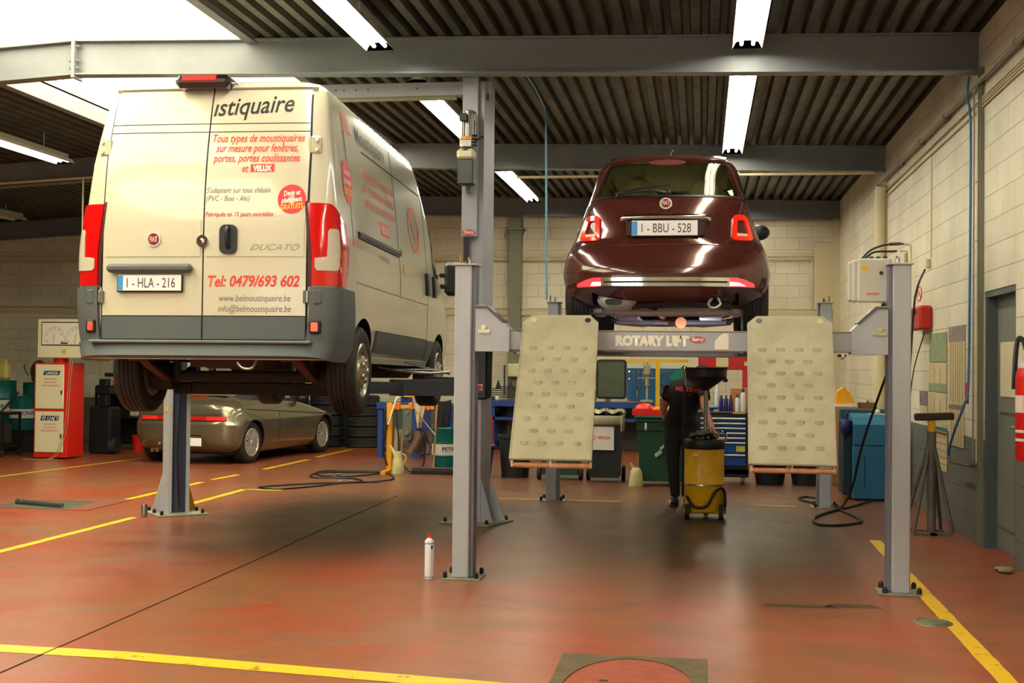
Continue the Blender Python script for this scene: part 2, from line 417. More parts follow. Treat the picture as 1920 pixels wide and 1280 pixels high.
for yy in (SY0, SY1): b.prism([(SX0, 4.45)] + [(tuple(vault(0, k / 12))[0], tuple(vault(0, k / 12))[2]) for k in range(13)] + [(SX1, 4.45)], 1, yy - .02, yy + .02)
struct(b, 'trim_1', M_beam, 0)
# roof beams (I sections)
def beam(n, y, h=0.335, fw=0.16):
    b = MB(); t = 0.014; wt = 0.008
    sec = [(-fw / 2, 0), (fw / 2, 0), (fw / 2, -t), (wt, -t), (wt, -h + t), (fw / 2, -h + t), (fw / 2, -h), (-fw / 2, -h), (-fw / 2, -h + t), (-wt, -h + t), (-wt, -t), (-fw / 2, -t)]
    vs = []; xs = [XR, -5.98, XL]; k = len(sec)
    for x in xs:
        for (yy, zz) in sec: vs.append((x, y + yy, zroof(x) - 0.002 + zz))
    fs = []
    for i in range(2):
        for j in range(k): fs.append((i * k + j, i * k + (j + 1) % k, (i + 1) * k + (j + 1) % k, (i + 1) * k + j))
    fs += [list(range(k))[::-1], list(range(2 * k, 3 * k))]
    b.add(vs, fs)
    z = zroof(-5.98)
    b.box((-5.98, y, z - h / 2 - .01), (0.035, fw + .03, h + .05), .003)
    for zz in (.06, .2, .27):
        for sy in (-1, 1): b.cyl((-6.03, y + sy * .055, z - zz), (-5.93, y + sy * .055, z - zz), .013, n=6)
    return struct(b, 'trim_%d' % n, M_beam, 30)
for i, y in enumerate((0.1, 5.74, 11.38, 17.02, 22.55)): beam(2 + i, y)
# wall pillars and the back column
b = MB(); b.b2(2.318, 2.35, 11.145, 11.155, 0, 4.06); b.b2(2.318, 2.35, 11.23, 11.24, 0, 4.06); b.b2(2.33, 2.345, 11.15, 11.24, 0, 4.06); struct(b, 'trim_7', M_olive, 0)
b = MB()
b.b2(-3.45, -3.43, 22.45, 22.67, 0, 4.16); b.b2(-3.25, -3.23, 22.45, 22.67, 0, 4.16); b.b2(-3.45, -3.23, 22.44, 22.452, 0, 4.16); b.b2(-3.5, -3.18, 22.40, 22.68, 3.92, 3.96); b.b2(-3.48, -3.2, 22.42, 22.66, 3.87, 3.89); struct(b, 'trim_8', M_olive, 0)
b = MB(); b.b2(2.25, 2.35, 22.50, 22.66, 0, 4.1); struct(b, 'trim_9', M_pipe, 0)
# back-wall ledges / rendered bands
b = MB(); b.b2(XL, XR, 22.64, 22.69, 2.40, 2.47); b.b2(XL, XR, 22.66, 22.69, 3.45, 3.52); struct(b, 'trim_10', M_pipe, 0)
# side door in its recess
b = MB(); b.b2(2.45, 2.49, 10.10, 11.08, 0.02, 2.10); b.b2(2.43, 2.45, 10.22, 10.96, .22, .95); b.b2(2.43, 2.45, 10.22, 10.96, 1.15, 1.98)
do = b.build('door_1', mat('door_leaf_grey', (116, 120, 110), .45), None, 0); do['kind'] = 'structure'
b = MB(); b.b2(2.36, 2.66, 11.08, 11.139, 0, 2.149); b.b2(2.36, 2.66, 10.041, 10.10, 0, 2.149); b.b2(2.36, 2.66, 10.10, 11.08, 2.10, 2.149); b.build('door_frame', M_door, do, 0)
b = MB(); b.cyl((2.39, 10.2, 1.05), (2.45, 10.2, 1.05), .012); b.cyl((2.39, 10.2, 1.05), (2.39, 10.33, 1.05), .010); b.build('door_handle', M_steel, do)
b = MB(); b.b2(2.420, 2.429, 10.35, 10.85, 1.28, 1.72); b.build('notice_sheet', mat('notice_cream', (214, 204, 170), .8), do, 0)

# ---------------------------------------------------------------- floor paint and covers
def paint_mat():
    m = bpy.data.materials.new('yellow_line_paint'); m.use_nodes = True; nt = m.node_tree; N = nt.nodes; L = nt.links; b = N['Principled BSDF']
    g = N.new('ShaderNodeNewGeometry'); n = N.new('ShaderNodeTexNoise'); n.inputs['Scale'].default_value = 9; n.inputs['Detail'].default_value = 8; n.inputs['Roughness'].default_value = .75; L.new(g.outputs['Position'], n.inputs['Vector'])
    r = N.new('ShaderNodeValToRGB'); r.color_ramp.elements[0].position = .60; r.color_ramp.elements[0].color = lin((232, 186, 12)); r.color_ramp.elements[1].position = .62; r.color_ramp.elements[1].color = lin((130, 76, 44)); L.new(n.outputs[0], r.inputs[0])
    L.new(r.outputs[0], b.inputs['Base Color']); b.inputs['Roughness'].default_value = .38
    return m
M_line = paint_mat()
def strip(pts, w, label, seed=0):
    b = MB(); P = [Vector((p[0], p[1], 0)) for p in pts]; rnd = random.Random(seed)
    for i in range(len(P) - 1):
        d = P[i + 1] - P[i]; n = max(2, int(d.length / .12)); t = d.normalized(); s = Vector((-t.y, t.x, 0)); vs = []; fs = []
        for k in range(n + 1):
            p = P[i] + d * k / n
            for sg in (-1, 1): vs.append(p + s * (sg * w / 2 + rnd.uniform(-.004, .004)) + Vector((0, 0, .0018)))
        for k in range(n): fs.append((2 * k, 2 * k + 1, 2 * k + 3, 2 * k + 2))
        b.add(vs, fs)
    return single(b, 'floor_line', M_line, label, 'floor marking', group='yellow floor lines')
strip([(-4.2, 6.14), (-2.9, 6.09), (-1.6, 5.915), (-.4, 5.76)], .155, 'long yellow floor line crossing the lower left foreground', 1)
strip([(1.50, 11.38), (1.47, 8.5), (1.455, 5.6)], .10, 'yellow floor line running past the right front lift post', 2)
strip([(-5.36, 11.45), (-5.40, 9.2), (-5.43, 7.8)], .085, 'yellow floor line ending just left of the left van lift column', 3)
strip([(-6.13, 12.6), (-6.13, 15.0)], .085, 'short yellow floor line between pit grate and left lift column', 4)
strip([(-5.30, 12.7), (-5.31, 14.27), (-4.85, 14.27)], .085, 'bent yellow floor line behind the left van lift column', 5)
strip([(-9.1, 13.2), (-8.87, 15.1), (-8.5, 18.7), (-8.3, 21.5)], .08, 'yellow floor line in front of the red tester and grey car', 6)
strip([(-6.14, 15.35), (-6.08, 16.1)], .085, 'first yellow dash beside the grey convertible', 7)
strip([(-6.05, 17.0), (-6.01, 18.9)], .085, 'middle yellow dash beside the grey convertible', 8)
strip([(-6.04, 19.4), (-6.0, 21.3)], .085, 'far yellow line near the stacked tyres', 9)
strip([(-6.7, 21.62), (-4.6, 21.62)], .08, 'yellow line along the front of the tyre stacks', 10)
strip([(-2.36, 14.0), (-1.5, 14.0), (-.87, 14.02)], .06, 'thin yellow line behind the left ramp', 11)
strip([(.57, 14.0), (1.02, 14.0)], .06, 'thin yellow line behind the right ramp', 12)
b = MB(); b.tube([(-3.3, 5.4, .0005), (-3.325, 9.2, .0005), (-3.37, 11.3, .0005), (-3.4, 14, .0005)], .005, 4); struct(b, 'trim_11', mat('joint_dark', (52, 30, 22), .8))
# pit cover with chequer plates and a bar, left
M_plate = mat('red_chequer_plate', (128, 70, 48), .5, .1, .3, 8, None, .35, 90)
t = thing('pit_cover', 'red chequer plate pit cover with open slot at the far left', 'pit cover', (-6.35, 12.45, 0))
b = MB(); b.b2(-1.25, -.72, -.55, .45, .0, .006); b.build('plate', M_plate, t, 0)
b = MB(); b.b2(.05, .30, -.60, .45, .0, .006); b.b2(-.72, .05, .12, .45, 0, .006); b.build('plate', M_plate, t, 0)
b = MB(); b.b2(-.72, .05, -.55, .12, .001, .003); b.build('slot', mat('slot_green', (66, 72, 58), .7), t, 0)
b = MB(); b.cyl((-.62, -.22, .03), (-.04, -.44, .03), .022, n=10); b.cyl((-.67, -.20, .03), (-.60, -.227, .03), .032, n=8); b.build('roller', M_steel, t)
# manhole cover in the foreground
t = thing('manhole_cover', 'round red painted manhole cover in a square frame, bottom centre', 'manhole cover', (-.33, 5.92, 0))
b = MB(); R = .30; out = [(-.36, -.62), (.37, -.62), (.37, .62), (-.36, .62)]
n = 96; vs = [(R * 1.02 * math.cos(2 * PI * i / n), .58 * math.sin(2 * PI * i / n), .004) for i in range(n)]
sq = []
for i in range(n):
    a = 2 * PI * i / n; c, s_ = math.cos(a), math.sin(a); k = 1 / max(abs(c) / .37, abs(s_) / .64); sq.append((c * k, s_ * k, .004))
b.add(vs + sq, [(i, (i + 1) % n, n + (i + 1) % n, n + i) for i in range(n)]); b.build('frame', mat('mortar_frame', (96, 80, 54), .6, 0, .5, 6), t, 0)
b = MB(); b.add([(v[0] * .96, v[1] * .97, .005) for v in vs], [list(range(n))]); b.build('lid', mat('manhole_red', (150, 64, 40), .5, 0, .6, 14, (104, 70, 48)), t, 0)
b = MB()
for (x, y) in ((-.12, .1), (.02, .02), (.15, -.12)): b.b2(x - .02, x + .02, y - .02, y + .01, .0052, .007)
b.build('lifting_slot', M_dark, t, 0)
b = MB(); b.lathe([(0, .012), (.02, .013), (.10, .010), (.112, .006), (.115, .0)], n=28); b.tube([(math.cos(a) * .095, math.sin(a) * .095, .0115) for a in [2 * PI * i / 24 for i in range(24)]], .003, 5, True)
single(b, 'drain_cover', mat('drain_metal', (120, 118, 92), .45, .5, .4, 20), 'small round metal drain cover beside the right yellow line', 'drain cover', (1.356, 7.76, 0))
b = MB()
for (cx, cy, w, h, a) in ((.62, 8.15, .5, .05, .05), (.95, 8.22, .36, .06, 0)): b.add([(cx - w / 2, cy - h, .0012), (cx + w / 2, cy - h, .0012), (cx + w / 2 - .05, cy + h, .0012), (cx - w / 2 + .05, cy + h, .0012)], [(0, 1, 2, 3)])
single(b, 'floor_stain', mat('stain_dark', (84, 52, 34), .35), 'dark worn stains on the red floor before the right ramp', 'stain', smooth=0)

# ---------------------------------------------------------------- strip lights
M_tube = mat('fluorescent_tube', (255, 252, 235), .4, emit=(254, 250, 232), es=LAMP)
M_refl = mat('white_reflector', (232, 228, 210), .3, 0)
def strip_light(x, y0, y1, z, label, lit=True, roll=0):
    t = thing('strip_light', label, 'strip light', (x, (y0 + y1) / 2, z), group='fluorescent strip lights'); h = (y1 - y0) / 2
    b = MB(); b.box((0, 0, .045), (.09, 2 * h, .06), .006)
    for k in (-.7, .7): b.cyl((0, h * k, .07), (0, h * k, zroof(x) - z), .006, n=6)
    b.build('housing', M_white, t)
    b = MB(); pr = [(-.13, -.055), (-.10, .0), (-.045, .017), (.045, .017), (.10, .0), (.13, -.055), (.127, -.055), (.097, .004), (.045, .021), (-.045, .021), (-.097, .004), (-.127, -.055)]
    b.prism(pr, 1, -h, h); b.build('reflector', M_refl, t, 0)
    for sx in (-.05, .05):
        b = MB(); b.cyl((sx, -h + .03, -.022), (sx, h - .03, -.022), .016, n=10); b.build('tube', M_tube if lit else M_white, t)
    return t
for (y0, y1, w) in ((-2.6, 0.0, 'behind the camera'), (.3, 5.6, 'nearest overhead on the right'), (5.95, 11.18, 'over the open bay before the near beam, right row'), (11.8, 16.72, 'between near and second beams, right row'), (17.4, 22.2, 'above the maroon car towards the back wall')):
    strip_light(.37, y0, y1, 4.335, 'lit fluorescent strip light ' + w)
for (y0, y1, w) in ((-2.6, 0.0, 'behind the camera, left row'), (.3, 5.4, 'nearest overhead, left row'), (6.1, 10.9, 'over the van tail before the near beam'), (12.35, 16.1, 'behind the top of the right van lift column'), (17.95, 21.4, 'deepest of the left row, near the back column')):
    strip_light(-2.85, y0, y1, 4.335, 'lit fluorescent strip light ' + w)
strip_light(-8.42, 12.0, 15.75, 4.17, 'lit fluorescent strip light at the far left edge')
strip_light(-12.0, 17.6, 20.9, 4.02, 'unlit strip light in the dark far left corner', False)

# glazed sectional door in the front wall, behind the camera: daylight comes in through its panes
M_day = mat('daylit_pane', (200, 205, 205), .3, emit=(235, 240, 225), es=DOORL)
b = MB(); b.b2(-7.0, -2.2, YF - .01, YF + .02, .0, 3.4); dd = b.build('door_2', M_door, None, 0); dd['kind'] = 'structure'
for i in range(6):
    for j in range(4):
        b = MB(); b.b2(-6.9 + .79 * i, -6.2 + .79 * i, YF + .02, YF + .03, .9 + .6 * j, 1.4 + .6 * j); b.build('pane', M_day, dd, 0)
# ================================================================ vehicle bodies from stacked rounded outlines
def interp(tab, z):
    if z <= tab[0][0]: return tab[0][1]
    if z >= tab[-1][0]: return tab[-1][1]
    for i in range(len(tab) - 1):
        if tab[i][0] <= z <= tab[i + 1][0]:
            z0, v0 = tab[i]; z1, v1 = tab[i + 1]; h = z1 - z0; t = (z - z0) / h
            def sl(k):
                if k <= 0 or k >= len(tab) - 1: return (tab[min(k + 1, len(tab) - 1)][1] - tab[max(k - 1, 0)][1]) / max(1e-9, tab[min(k + 1, len(tab) - 1)][0] - tab[max(k - 1, 0)][0])
                a = (tab[k][1] - tab[k - 1][1]) / (tab[k][0] - tab[k - 1][0]); c = (tab[k + 1][1] - tab[k][1]) / (tab[k + 1][0] - tab[k][0])
                return 0 if a * c <= 0 else 2 * a * c / (a + c)
            m0, m1 = sl(i), sl(i + 1)
            return (2 * t**3 - 3 * t * t + 1) * v0 + (t**3 - 2 * t * t + t) * h * m0 + (-2 * t**3 + 3 * t * t) * v1 + (t**3 - t * t) * h * m1
class Body:
    """w: half width, yr: rearmost y, yf: foremost y, dr/df: how far the end curves run forward/back, n: squareness; all by height"""
    def __init__(s, w, yr, yf, dr, df, nr, nf): s.w, s.yr, s.yf, s.dr, s.df, s.nr, s.nf = w, yr, yf, dr, df, nr, nf
    def half(s, z): return interp(s.w, z)
    def P(s, t, z):
        """rear half: t=0 centre rear, |t|=1 corner end, beyond 1 metres along the side"""
        sg = -1 if t < 0 else 1; a = abs(t); w = s.half(z); y0 = interp(s.yr, z); D = interp(s.dr, z)
        if a >= 1: return Vector((sg * w, y0 + D + (a - 1), z))
        th = a * PI / 2; return Vector((sg * w * math.sin(th) ** (2 / s.nr), y0 + D * (1 - max(0, math.cos(th)) ** (2 / s.nr)), z))
    def Pf(s, t, z):
        sg = -1 if t < 0 else 1; a = abs(t); w = s.half(z); y0 = interp(s.yf, z); D = interp(s.df, z)
        if a >= 1: return Vector((sg * w, y0 - D - (a - 1), z))
        th = a * PI / 2; return Vector((sg * w * math.sin(th) ** (2 / s.nf), y0 - D * (1 - max(0, math.cos(th)) ** (2 / s.nf)), z))
    def rear(s, x, z):
        w = s.half(z); q = min(1, abs(x) / w); return Vector((x, interp(s.yr, z) + interp(s.dr, z) * (1 - (1 - q ** s.nr) ** (1 / s.nr)), z))
    def front(s, x, z):
        w = s.half(z); q = min(1, abs(x) / w); return Vector((x, interp(s.yf, z) - interp(s.df, z) * (1 - (1 - q ** s.nf) ** (1 / s.nf)), z))
    def side(s, y, z, sg=1):
        y0 = interp(s.yr, z); D = interp(s.dr, z); y1 = interp(s.yf, z); E = interp(s.df, z); w = s.half(z)
        if y < y0 + D:
            c = 1 - max(0, min(1, (y - y0) / D)); return Vector((sg * w * (1 - c ** s.nr) ** (1 / s.nr), y, z))
        if y > y1 - E:
            c = max(0, min(1, (y - y1 + E) / E)); return Vector((sg * w * (1 - c ** s.nf) ** (1 / s.nf), y, z))
        return Vector((sg * w, y, z))
    def ring(s, z, k=22, ns=10):
        L = []; y0 = interp(s.yr, z) + interp(s.dr, z); y1 = interp(s.yf, z) - interp(s.df, z)
        R = [s.P(i / k, z) for i in range(k + 1)]
        for i in range(1, ns): R.append(Vector((s.half(z), y0 + (y1 - y0) * i / ns, z)))
        R += [s.Pf(1 - i / k, z) for i in range(k + 1)]
        Lf = [Vector((-v.x, v.y, v.z)) for v in R[::-1]][1:-1]
        return R + Lf
    def mesh(s, b, zs):
        rings = [s.ring(z) for z in zs]; n = len(rings[0]); vs = [v for r in rings for v in r]; fs = []
        for i in range(len(zs) - 1):
            for j in range(n): fs.append((i * n + j, i * n + (j + 1) % n, (i + 1) * n + (j + 1) % n, (i + 1) * n + j))
        fs += [list(range(n))[::-1], list(range((len(zs) - 1) * n, len(zs) * n))]
        b.add(vs, fs); return b
def shell(b, fn, nu, nv, off, thick=0.012):
    """fn(u,v)->point on a surface; makes a closed shell lifted by off along the outward normal"""
    G = [[fn(i / nu, j / nv) for j in range(nv + 1)] for i in range(nu + 1)]
    ctr = Vector((0, 0, 0)); O = []; I = []
    for i in range(nu + 1):
        for j in range(nv + 1):
            a = G[min(i + 1, nu)][j] - G[max(i - 1, 0)][j]; c = G[i][min(j + 1, nv)] - G[i][max(j - 1, 0)]
            nn = a.cross(c)
            if nn.length < 1e-9: nn = Vector((0, -1, 0))
            nn.normalize(); O.append(G[i][j] + nn * off); I.append(G[i][j] + nn * (off - thick))
    m = nv + 1; N = len(O); fs = []
    for i in range(nu):
        for j in range(nv):
            q = (i * m + j, i * m + j + 1, (i + 1) * m + j + 1, (i + 1) * m + j); fs.append(q[::-1]); fs.append(tuple(N + k for k in q))
    bd = [(i, 0) for i in range(nu)] + [(nu, j) for j in range(nv)] + [(i, nv) for i in range(nu, 0, -1)] + [(0, j) for j in range(nv, 0, -1)]
    ids = [i * m + j for i, j in bd]
    for k in range(len(ids)):
        a, c = ids[k], ids[(k + 1) % len(ids)]; fs.append((a, c, N + c, N + a))
    b.add(O + I, fs); return b
def rowfn(rows, pt):
    """rows: [(v, ua, ub)...] ; pt(u, v) -> Vector"""
    rows = sorted(rows)
    def f(u, t):
        v = rows[0][0] + (rows[-1][0] - rows[0][0]) * t
        for i in range(len(rows) - 1):
            if v <= rows[i + 1][0] + 1e-9:
                k = (v - rows[i][0]) / max(1e-9, rows[i + 1][0] - rows[i][0]); a = rows[i][1] + (rows[i + 1][1] - rows[i][1]) * k; c = rows[i][2] + (rows[i + 1][2] - rows[i][2]) * k
                return pt(a + (c - a) * u, v)
        return pt(rows[-1][1] + (rows[-1][2] - rows[-1][1]) * u, v)
    return f
def outward(fn, sgn):  # keep shell normals pointing out
    return (lambda u, v: fn(1 - u, v)) if sgn < 0 else fn
def bake_cut(o, cutters):
    for c in cutters:
        md = o.modifiers.new('cut', 'BOOLEAN'); md.operation = 'DIFFERENCE'; md.object = c; md.solver = 'EXACT'
        try: md.material_mode = 'TRANSFER'
        except Exception: pass
    bpy.context.view_layer.update()
    me = bpy.data.meshes.new_from_object(o.evaluated_get(bpy.context.evaluated_depsgraph_get()))
    o.modifiers.clear(); old = o.data; o.data = me; bpy.data.meshes.remove(old)
    for c in cutters: bpy.data.objects.remove(c)
    me.polygons.foreach_set('use_smooth', [True] * len(me.polygons)); me.set_sharp_from_angle(angle=math.radians(32))
def arch(y, z, r, zb): return [(y + r, zb)] + [(y + r * math.cos(PI * k / 24), z + r * math.sin(PI * k / 24)) for k in range(25)] + [(y - r, zb)]
def wheel(parent, x, y, z, r, w, rim_r, kind, sg, hubmat, tread=True):
    """x: outer face position; sg: +1 right side"""
    M = tr(x, y, z) @ ry(PI / 2 * sg)
    # tyre profile around the axle (local z = axle, outer face at 0, inner at -w)
    b = MB(); b.T = M
    pr = [(rim_r, -.012), (rim_r + .02, -.002), (r * .82, .004), (r * .93, -.004), (r * .985, -.022), (r, -.04)]
    ng = 4; zz0, zz1 = -.04, -w + .04
    for i in range(ng):
        a = zz0 + (zz1 - zz0) * (i + .62) / ng; c = zz0 + (zz1 - zz0) * (i + .8) / ng
        if i < ng: pr += [(r, a), (r - .009, a - .001), (r - .009, c), (r, c - .001)]
    pr += [(r, -w + .04), (r * .985, -w + .022), (r * .93, -w + .004), (r * .82, -w - .004), (rim_r + .02, -w + .002), (rim_r, -w + .02)]
    b.lathe(pr, n=40, closed=True); ty = b.build('tyre', M_rub, parent, 40)
    b = MB(); b.T = M
    if kind == 'hubcap':
        b.lathe([(rim_r, -w + .02), (rim_r - .01, -.03), (rim_r + .002, -.006), (rim_r - .012, .002), (rim_r * .86, -.012), (rim_r * .8, -.03), (rim_r * .62, -.028), (rim_r * .56, .0), (rim_r * .40, .018), (rim_r * .18, .024), (0, .026)], n=32)
        for k in range(5):
            a = 2 * PI * k / 5 + .3; b.ball((rim_r * .36 * math.cos(a), rim_r * .36 * math.sin(a), .02), .028, (1, 1, .6), 8)
        b.build('wheel_rim', hubmat, parent, 30)
        for k in range(10):
            b = MB(); b.T = M; a = 2 * PI * k / 10; b.cyl((rim_r * .71 * math.cos(a), rim_r * .71 * math.sin(a), -.036), (rim_r * .71 * math.cos(a), rim_r * .71 * math.sin(a), -.024), .020, n=10)
            b.build('rim_hole', M_black, parent)
    else:
        b.lathe([(rim_r, -w + .02), (rim_r - .012, -.04), (rim_r + .002, -.004), (rim_r - .012, .002), (rim_r * .88, -.015), (rim_r * .84, -.06), (rim_r * .25, -.062), (0, -.06)], n=32)
        b.lathe([(0, .004), (rim_r * .16, .002), (rim_r * .20, -.012), (rim_r * .22, -.05)], n=20)
        ns = 16 if kind == 'fine' else 7
        for k in range(ns):
            a = 2 * PI * k / ns; ca, sa = math.cos(a), math.sin(a); hw = rim_r * (.085 if kind == 'fine' else .12)
            p = [(rim_r * .15, -hw * .6), (rim_r * .9, -hw * 1.3), (rim_r * .9, hw * 1.3), (rim_r * .15, hw * .6)]
            q = [(u * ca - v * sa, u * sa + v * ca) for u, v in p]
            b.prism(q, 2, -.02, -.006)
        b.build('wheel_rim', hubmat, parent, 30)
    return ty

# ================================================================ white-cream panel van on the two-post lift
M_van = mat('van_cream_paint', (200, 194, 172), 0.24, 0, 0.12, 1.6, (176, 166, 136), coat=0.6)
M_vtrim = mat('van_grey_plastic', (78, 84, 88), 0.55, 0, 0.35, 3.0, (104, 98, 84))
M_seam = mat('seam_black', (30, 28, 24), .7)
M_lens = mat('tail_lens_red', (190, 16, 14), 0.12, coat=1.0, emit=(150, 5, 4), es=0.06)
M_lensc = mat('tail_lens_clear', (188, 180, 164), 0.15, coat=1.0)
M_glass = mat('dark_glass', (30, 34, 28), 0.05, coat=1.0)
M_hub = mat('hubcap_silver', (176, 170, 152), .3, .7, .2, 8)
VB = Body(w=[(.42, .93), (.60, .99), (.80, 1.01), (1.15, 1.015), (1.40, .995), (1.80, .955), (2.10, .915), (2.35, .87), (2.45, .825), (2.50, .72), (2.525, .52), (2.53, .3)],
          yr=[(.42, -.02), (.55, .03), (1.1, .03), (1.17, .03), (1.42, .035), (1.8, .07), (2.1, .13), (2.4, .22), (2.46, .27), (2.50, .36), (2.525, .55), (2.53, .8)],
          yf=[(.42, 5.30), (.55, 5.40), (.85, 5.38), (1.05, 5.25), (1.25, 4.98), (1.38, 4.72), (1.7, 4.45), (2.1, 4.12), (2.4, 3.86), (2.48, 3.72), (2.52, 3.45), (2.53, 3.2)],
          dr=[(.42, .26), (1.2, .26), (2.3, .22), (2.53, .3)], df=[(.42, .55), (1.2, .6), (1.5, .5), (2.53, .4)], nr=6.0, nf=3.2)
van = thing('panel_van', 'cream panel van with red lettering raised on the two-post lift', 'van', (-3.626, 8.80, 1.085), (-.0114, -.002, .0320)); van.scale = (.975, 1, 1.02)
zs = [.42, .46, .52, .6, .7, .8, .9, 1.0, 1.1, 1.2, 1.3, 1.4, 1.5, 1.6, 1.7, 1.8, 1.9, 2.0, 2.1, 2.2, 2.3, 2.38, 2.43, 2.47, 2.495, 2.512, 2.522, 2.528, 2.53]
b = MB(); VB.mesh(b, zs); body = b.build('body', M_van, van, 32)
cut = []
for yy in (1.0, 4.45):
    b = MB(); b.m(M_black); b.prism(arch(yy, .36, .405, .2), 0, -1.2, 1.2); c = b.build('cutter', None); c.matrix_world = Matrix(); c.parent = van; cut.append(c)
b = MB(); b.m(M_black); b.b2(-.86, .86, .25, 5.1, .2, .56); c = b.build('cutter', None); c.parent = van; cut.append(c)
bake_cut(body, cut)
# rear doors: panels proud of the body
def vr(x, z): return VB.rear(x, z)
def vdoor(name, x0, x1, z0, z1, mt, off=.012, n=(14, 10)):
    def f(u, t):
        z = z0 + (z1 - z0) * t
        k = 1.0 - .035 * max(0, (z - 1.9) / .5)  # door edges draw in towards the roof
        xa, xb = x0 * (k if abs(x0) > .4 else 1), x1 * (k if abs(x1) > .4 else 1)
        return vr(xa + (xb - xa) * u, z)
    b = MB(); shell(b, f, n[0], n[1], off, .02); return b.build(name, mt, van, 28)
for sg in (-1, 1):
    xa, xb = (.006, .792); X0, X1 = (xa, xb) if sg > 0 else (-xb, -xa)
    d = vdoor('rear_door', X0, X1, .735, 2.40, M_van, .012, (14, 30)); tagd = d
    # pressed upper panel line, waist crease and lower sweep
    b = MB()
    for zz in (2.072, 2.135): shell(b, lambda u, t, zz=zz: vr((X0 + (X1 - X0) * u) * (1 - .035 * (zz - 1.9) / .5), zz + .006 * t), 14, 1, .0135, .004)
    b.build('panel_line', M_seam, d, 0)
    b = MB()
    shell(b, lambda u, t: vr(X0 + (X1 - X0) * (.02 + .96 * u), 1.16 + .265 * t), 10, 6, .017, .008)
    b.build('pressed_panel', M_van, d, 20)
    vdoor('lower_door_trim', X0, X1, .565, .728, M_vtrim, .014, (14, 3))
b = MB(); shell(b, lambda u, t: vr(-.807 + 1.614 * u, .55 + 1.0 * t), 20, 8, .003, .003); shell(b, lambda u, t: vr((-.807 + 1.614 * u) * (1 - .04 * max(0, t - .4) / .6), 1.55 + .88 * t), 20, 10, .003, .003); b.build('door_seal', M_seam, van, 0)
# side pillar hinges
for sg in (-1, 1):
    b = MB(); p = vr(sg * .835, 1.975); b.box(p + Vector((0, -.012, 0)), (.085, .03, .13), .012, rz(sg * .25)); b.cyl(p + Vector((-sg * .045, -.022, -.055)), p + Vector((-sg * .045, -.022, .055)), .014, n=10)
    for dz in (-.035, .035): b.cyl(p + Vector((sg * .012, -.04, dz)), p + Vector((sg * .012, -.024, dz)), .014, n=10)
    b.build('hinge', M_van, van)
    b = MB(); p = vr(sg * .80, .87); b.box(p + Vector((0, -.018, 0)), (.045, .03, .09), .006); b.cyl(p + Vector((-sg * .01, -.034, -.045)), p + Vector((-sg * .01, -.034, .045)), .011, n=8); b.build('hinge', M_steel, van)
    b = MB(); p = vr(sg * .885, .87); b.box(p + Vector((0, -.02, 0)), (.075, .045, .115), .012, rz(sg * .3)); b.build('hinge_cover', M_vtrim, van)
# bumper
def bump(u, t):
    z = .43 + .115 * t; return VB.P(-1 - .72 + (2 + 1.44) * u, z)
b = MB()
def ring_strip(b, t0, t1, z0, z1, off, thick, n=60, m=4, fn=None):
    shell(b, lambda u, v: VB.P(t0 + (t1 - t0) * u, z0 + (z1 - z0) * v) + (fn(v) if fn else Vector()), n, m, off, thick)
ring_strip(b, -1.30, 1.30, .425, .545, .05, .06, 70, 4, None); b.build('bumper', M_vtrim, van, 30)
b = MB(); b.b2(-.86, .86, -.055, .06, .535, .556, .006); b.build('bumper_step', mat('step_grey', (112, 114, 108), .6, 0, .3, 4), van)
for sg in (-1, 1):
    b = MB()
    def f(u, v, sg=sg):
        z = .535 + .405 * v; t0 = .36; t1 = 1.34 - .12 * v
        return VB.P(sg * (t0 + (t1 - t0) * u), z)
    shell(b, outward(f, sg), 26, 8, .035, .045); b.build('bumper_corner', M_vtrim, van, 30)
    b = MB()  # extends down behind the corner in front of the wheel
    f2 = lambda u, v, sg=sg: VB.P(sg * (1.0 + .34 * u), .43 + .12 * v)
    shell(b, outward(f2, sg), 6, 3, .035, .04); b.build('bumper_corner', M_vtrim, van, 30)
    p = vr(sg * .872, .655); b = MB(); b.box(p + Vector((0, -.03, 0)), (.085, .05, .095), .01, rz(sg * .35)); b.build('reflector_housing', M_black, van)
    b = MB(); b.box(p + Vector((sg * .0, -.058, 0)), (.05, .012, .062), .004, rz(sg * .35)); b.build('reflector', mat('reflector_glow_red', (255, 70, 50), .3, emit=(255, 60, 40), es=(.5 if sg < 0 else 2.2)) if False else mat('reflector_glow_red_%d' % sg, (255, 80, 60), .3, emit=(255, 60, 40), es=(.5 if sg < 0 else 1.6)), van)  # emission puts a glow into the reflectors, stronger on the right one
    # tail light cluster wrapping the corner
    rows = [(.955, .375, 1.01), (1.10, .375, 1.07), (1.30, .37, 1.09), (1.42, .365, 1.06), (1.50, .36, .90), (1.545, .36, .74)]
    f = rowfn([(z, a, c) for z, a, c in rows], lambda u, z, sg=sg: VB.P(sg * u, z))
    b = MB(); shell(b, outward(f, sg), 12, 20, .022, .035); tl = b.build('tail_light', M_lens, van, 30)
    rows = [(1.06, .44, .80), (1.075, .41, .84), (1.15, .41, .85), (1.165, .58, .86), (1.34, .62, .87), (1.36, .66, .84)]
    f = rowfn(rows, lambda u, z, sg=sg: VB.P(sg * u, z)); b = MB(); shell(b, outward(f, sg), 8, 14, .028, .01); b.build('clear_lens', M_lensc, tl, 30)
    rows = [(.945, .335, .372), (1.56, .325, .362)]
    f = rowfn(rows, lambda u, z, sg=sg: VB.P(sg * u, z)); b = MB(); shell(b, outward(f, sg), 2, 12, .012, .02); b.build('light_gasket', mat('gasket_dark_red', (66, 14, 14), .5), tl, 30)
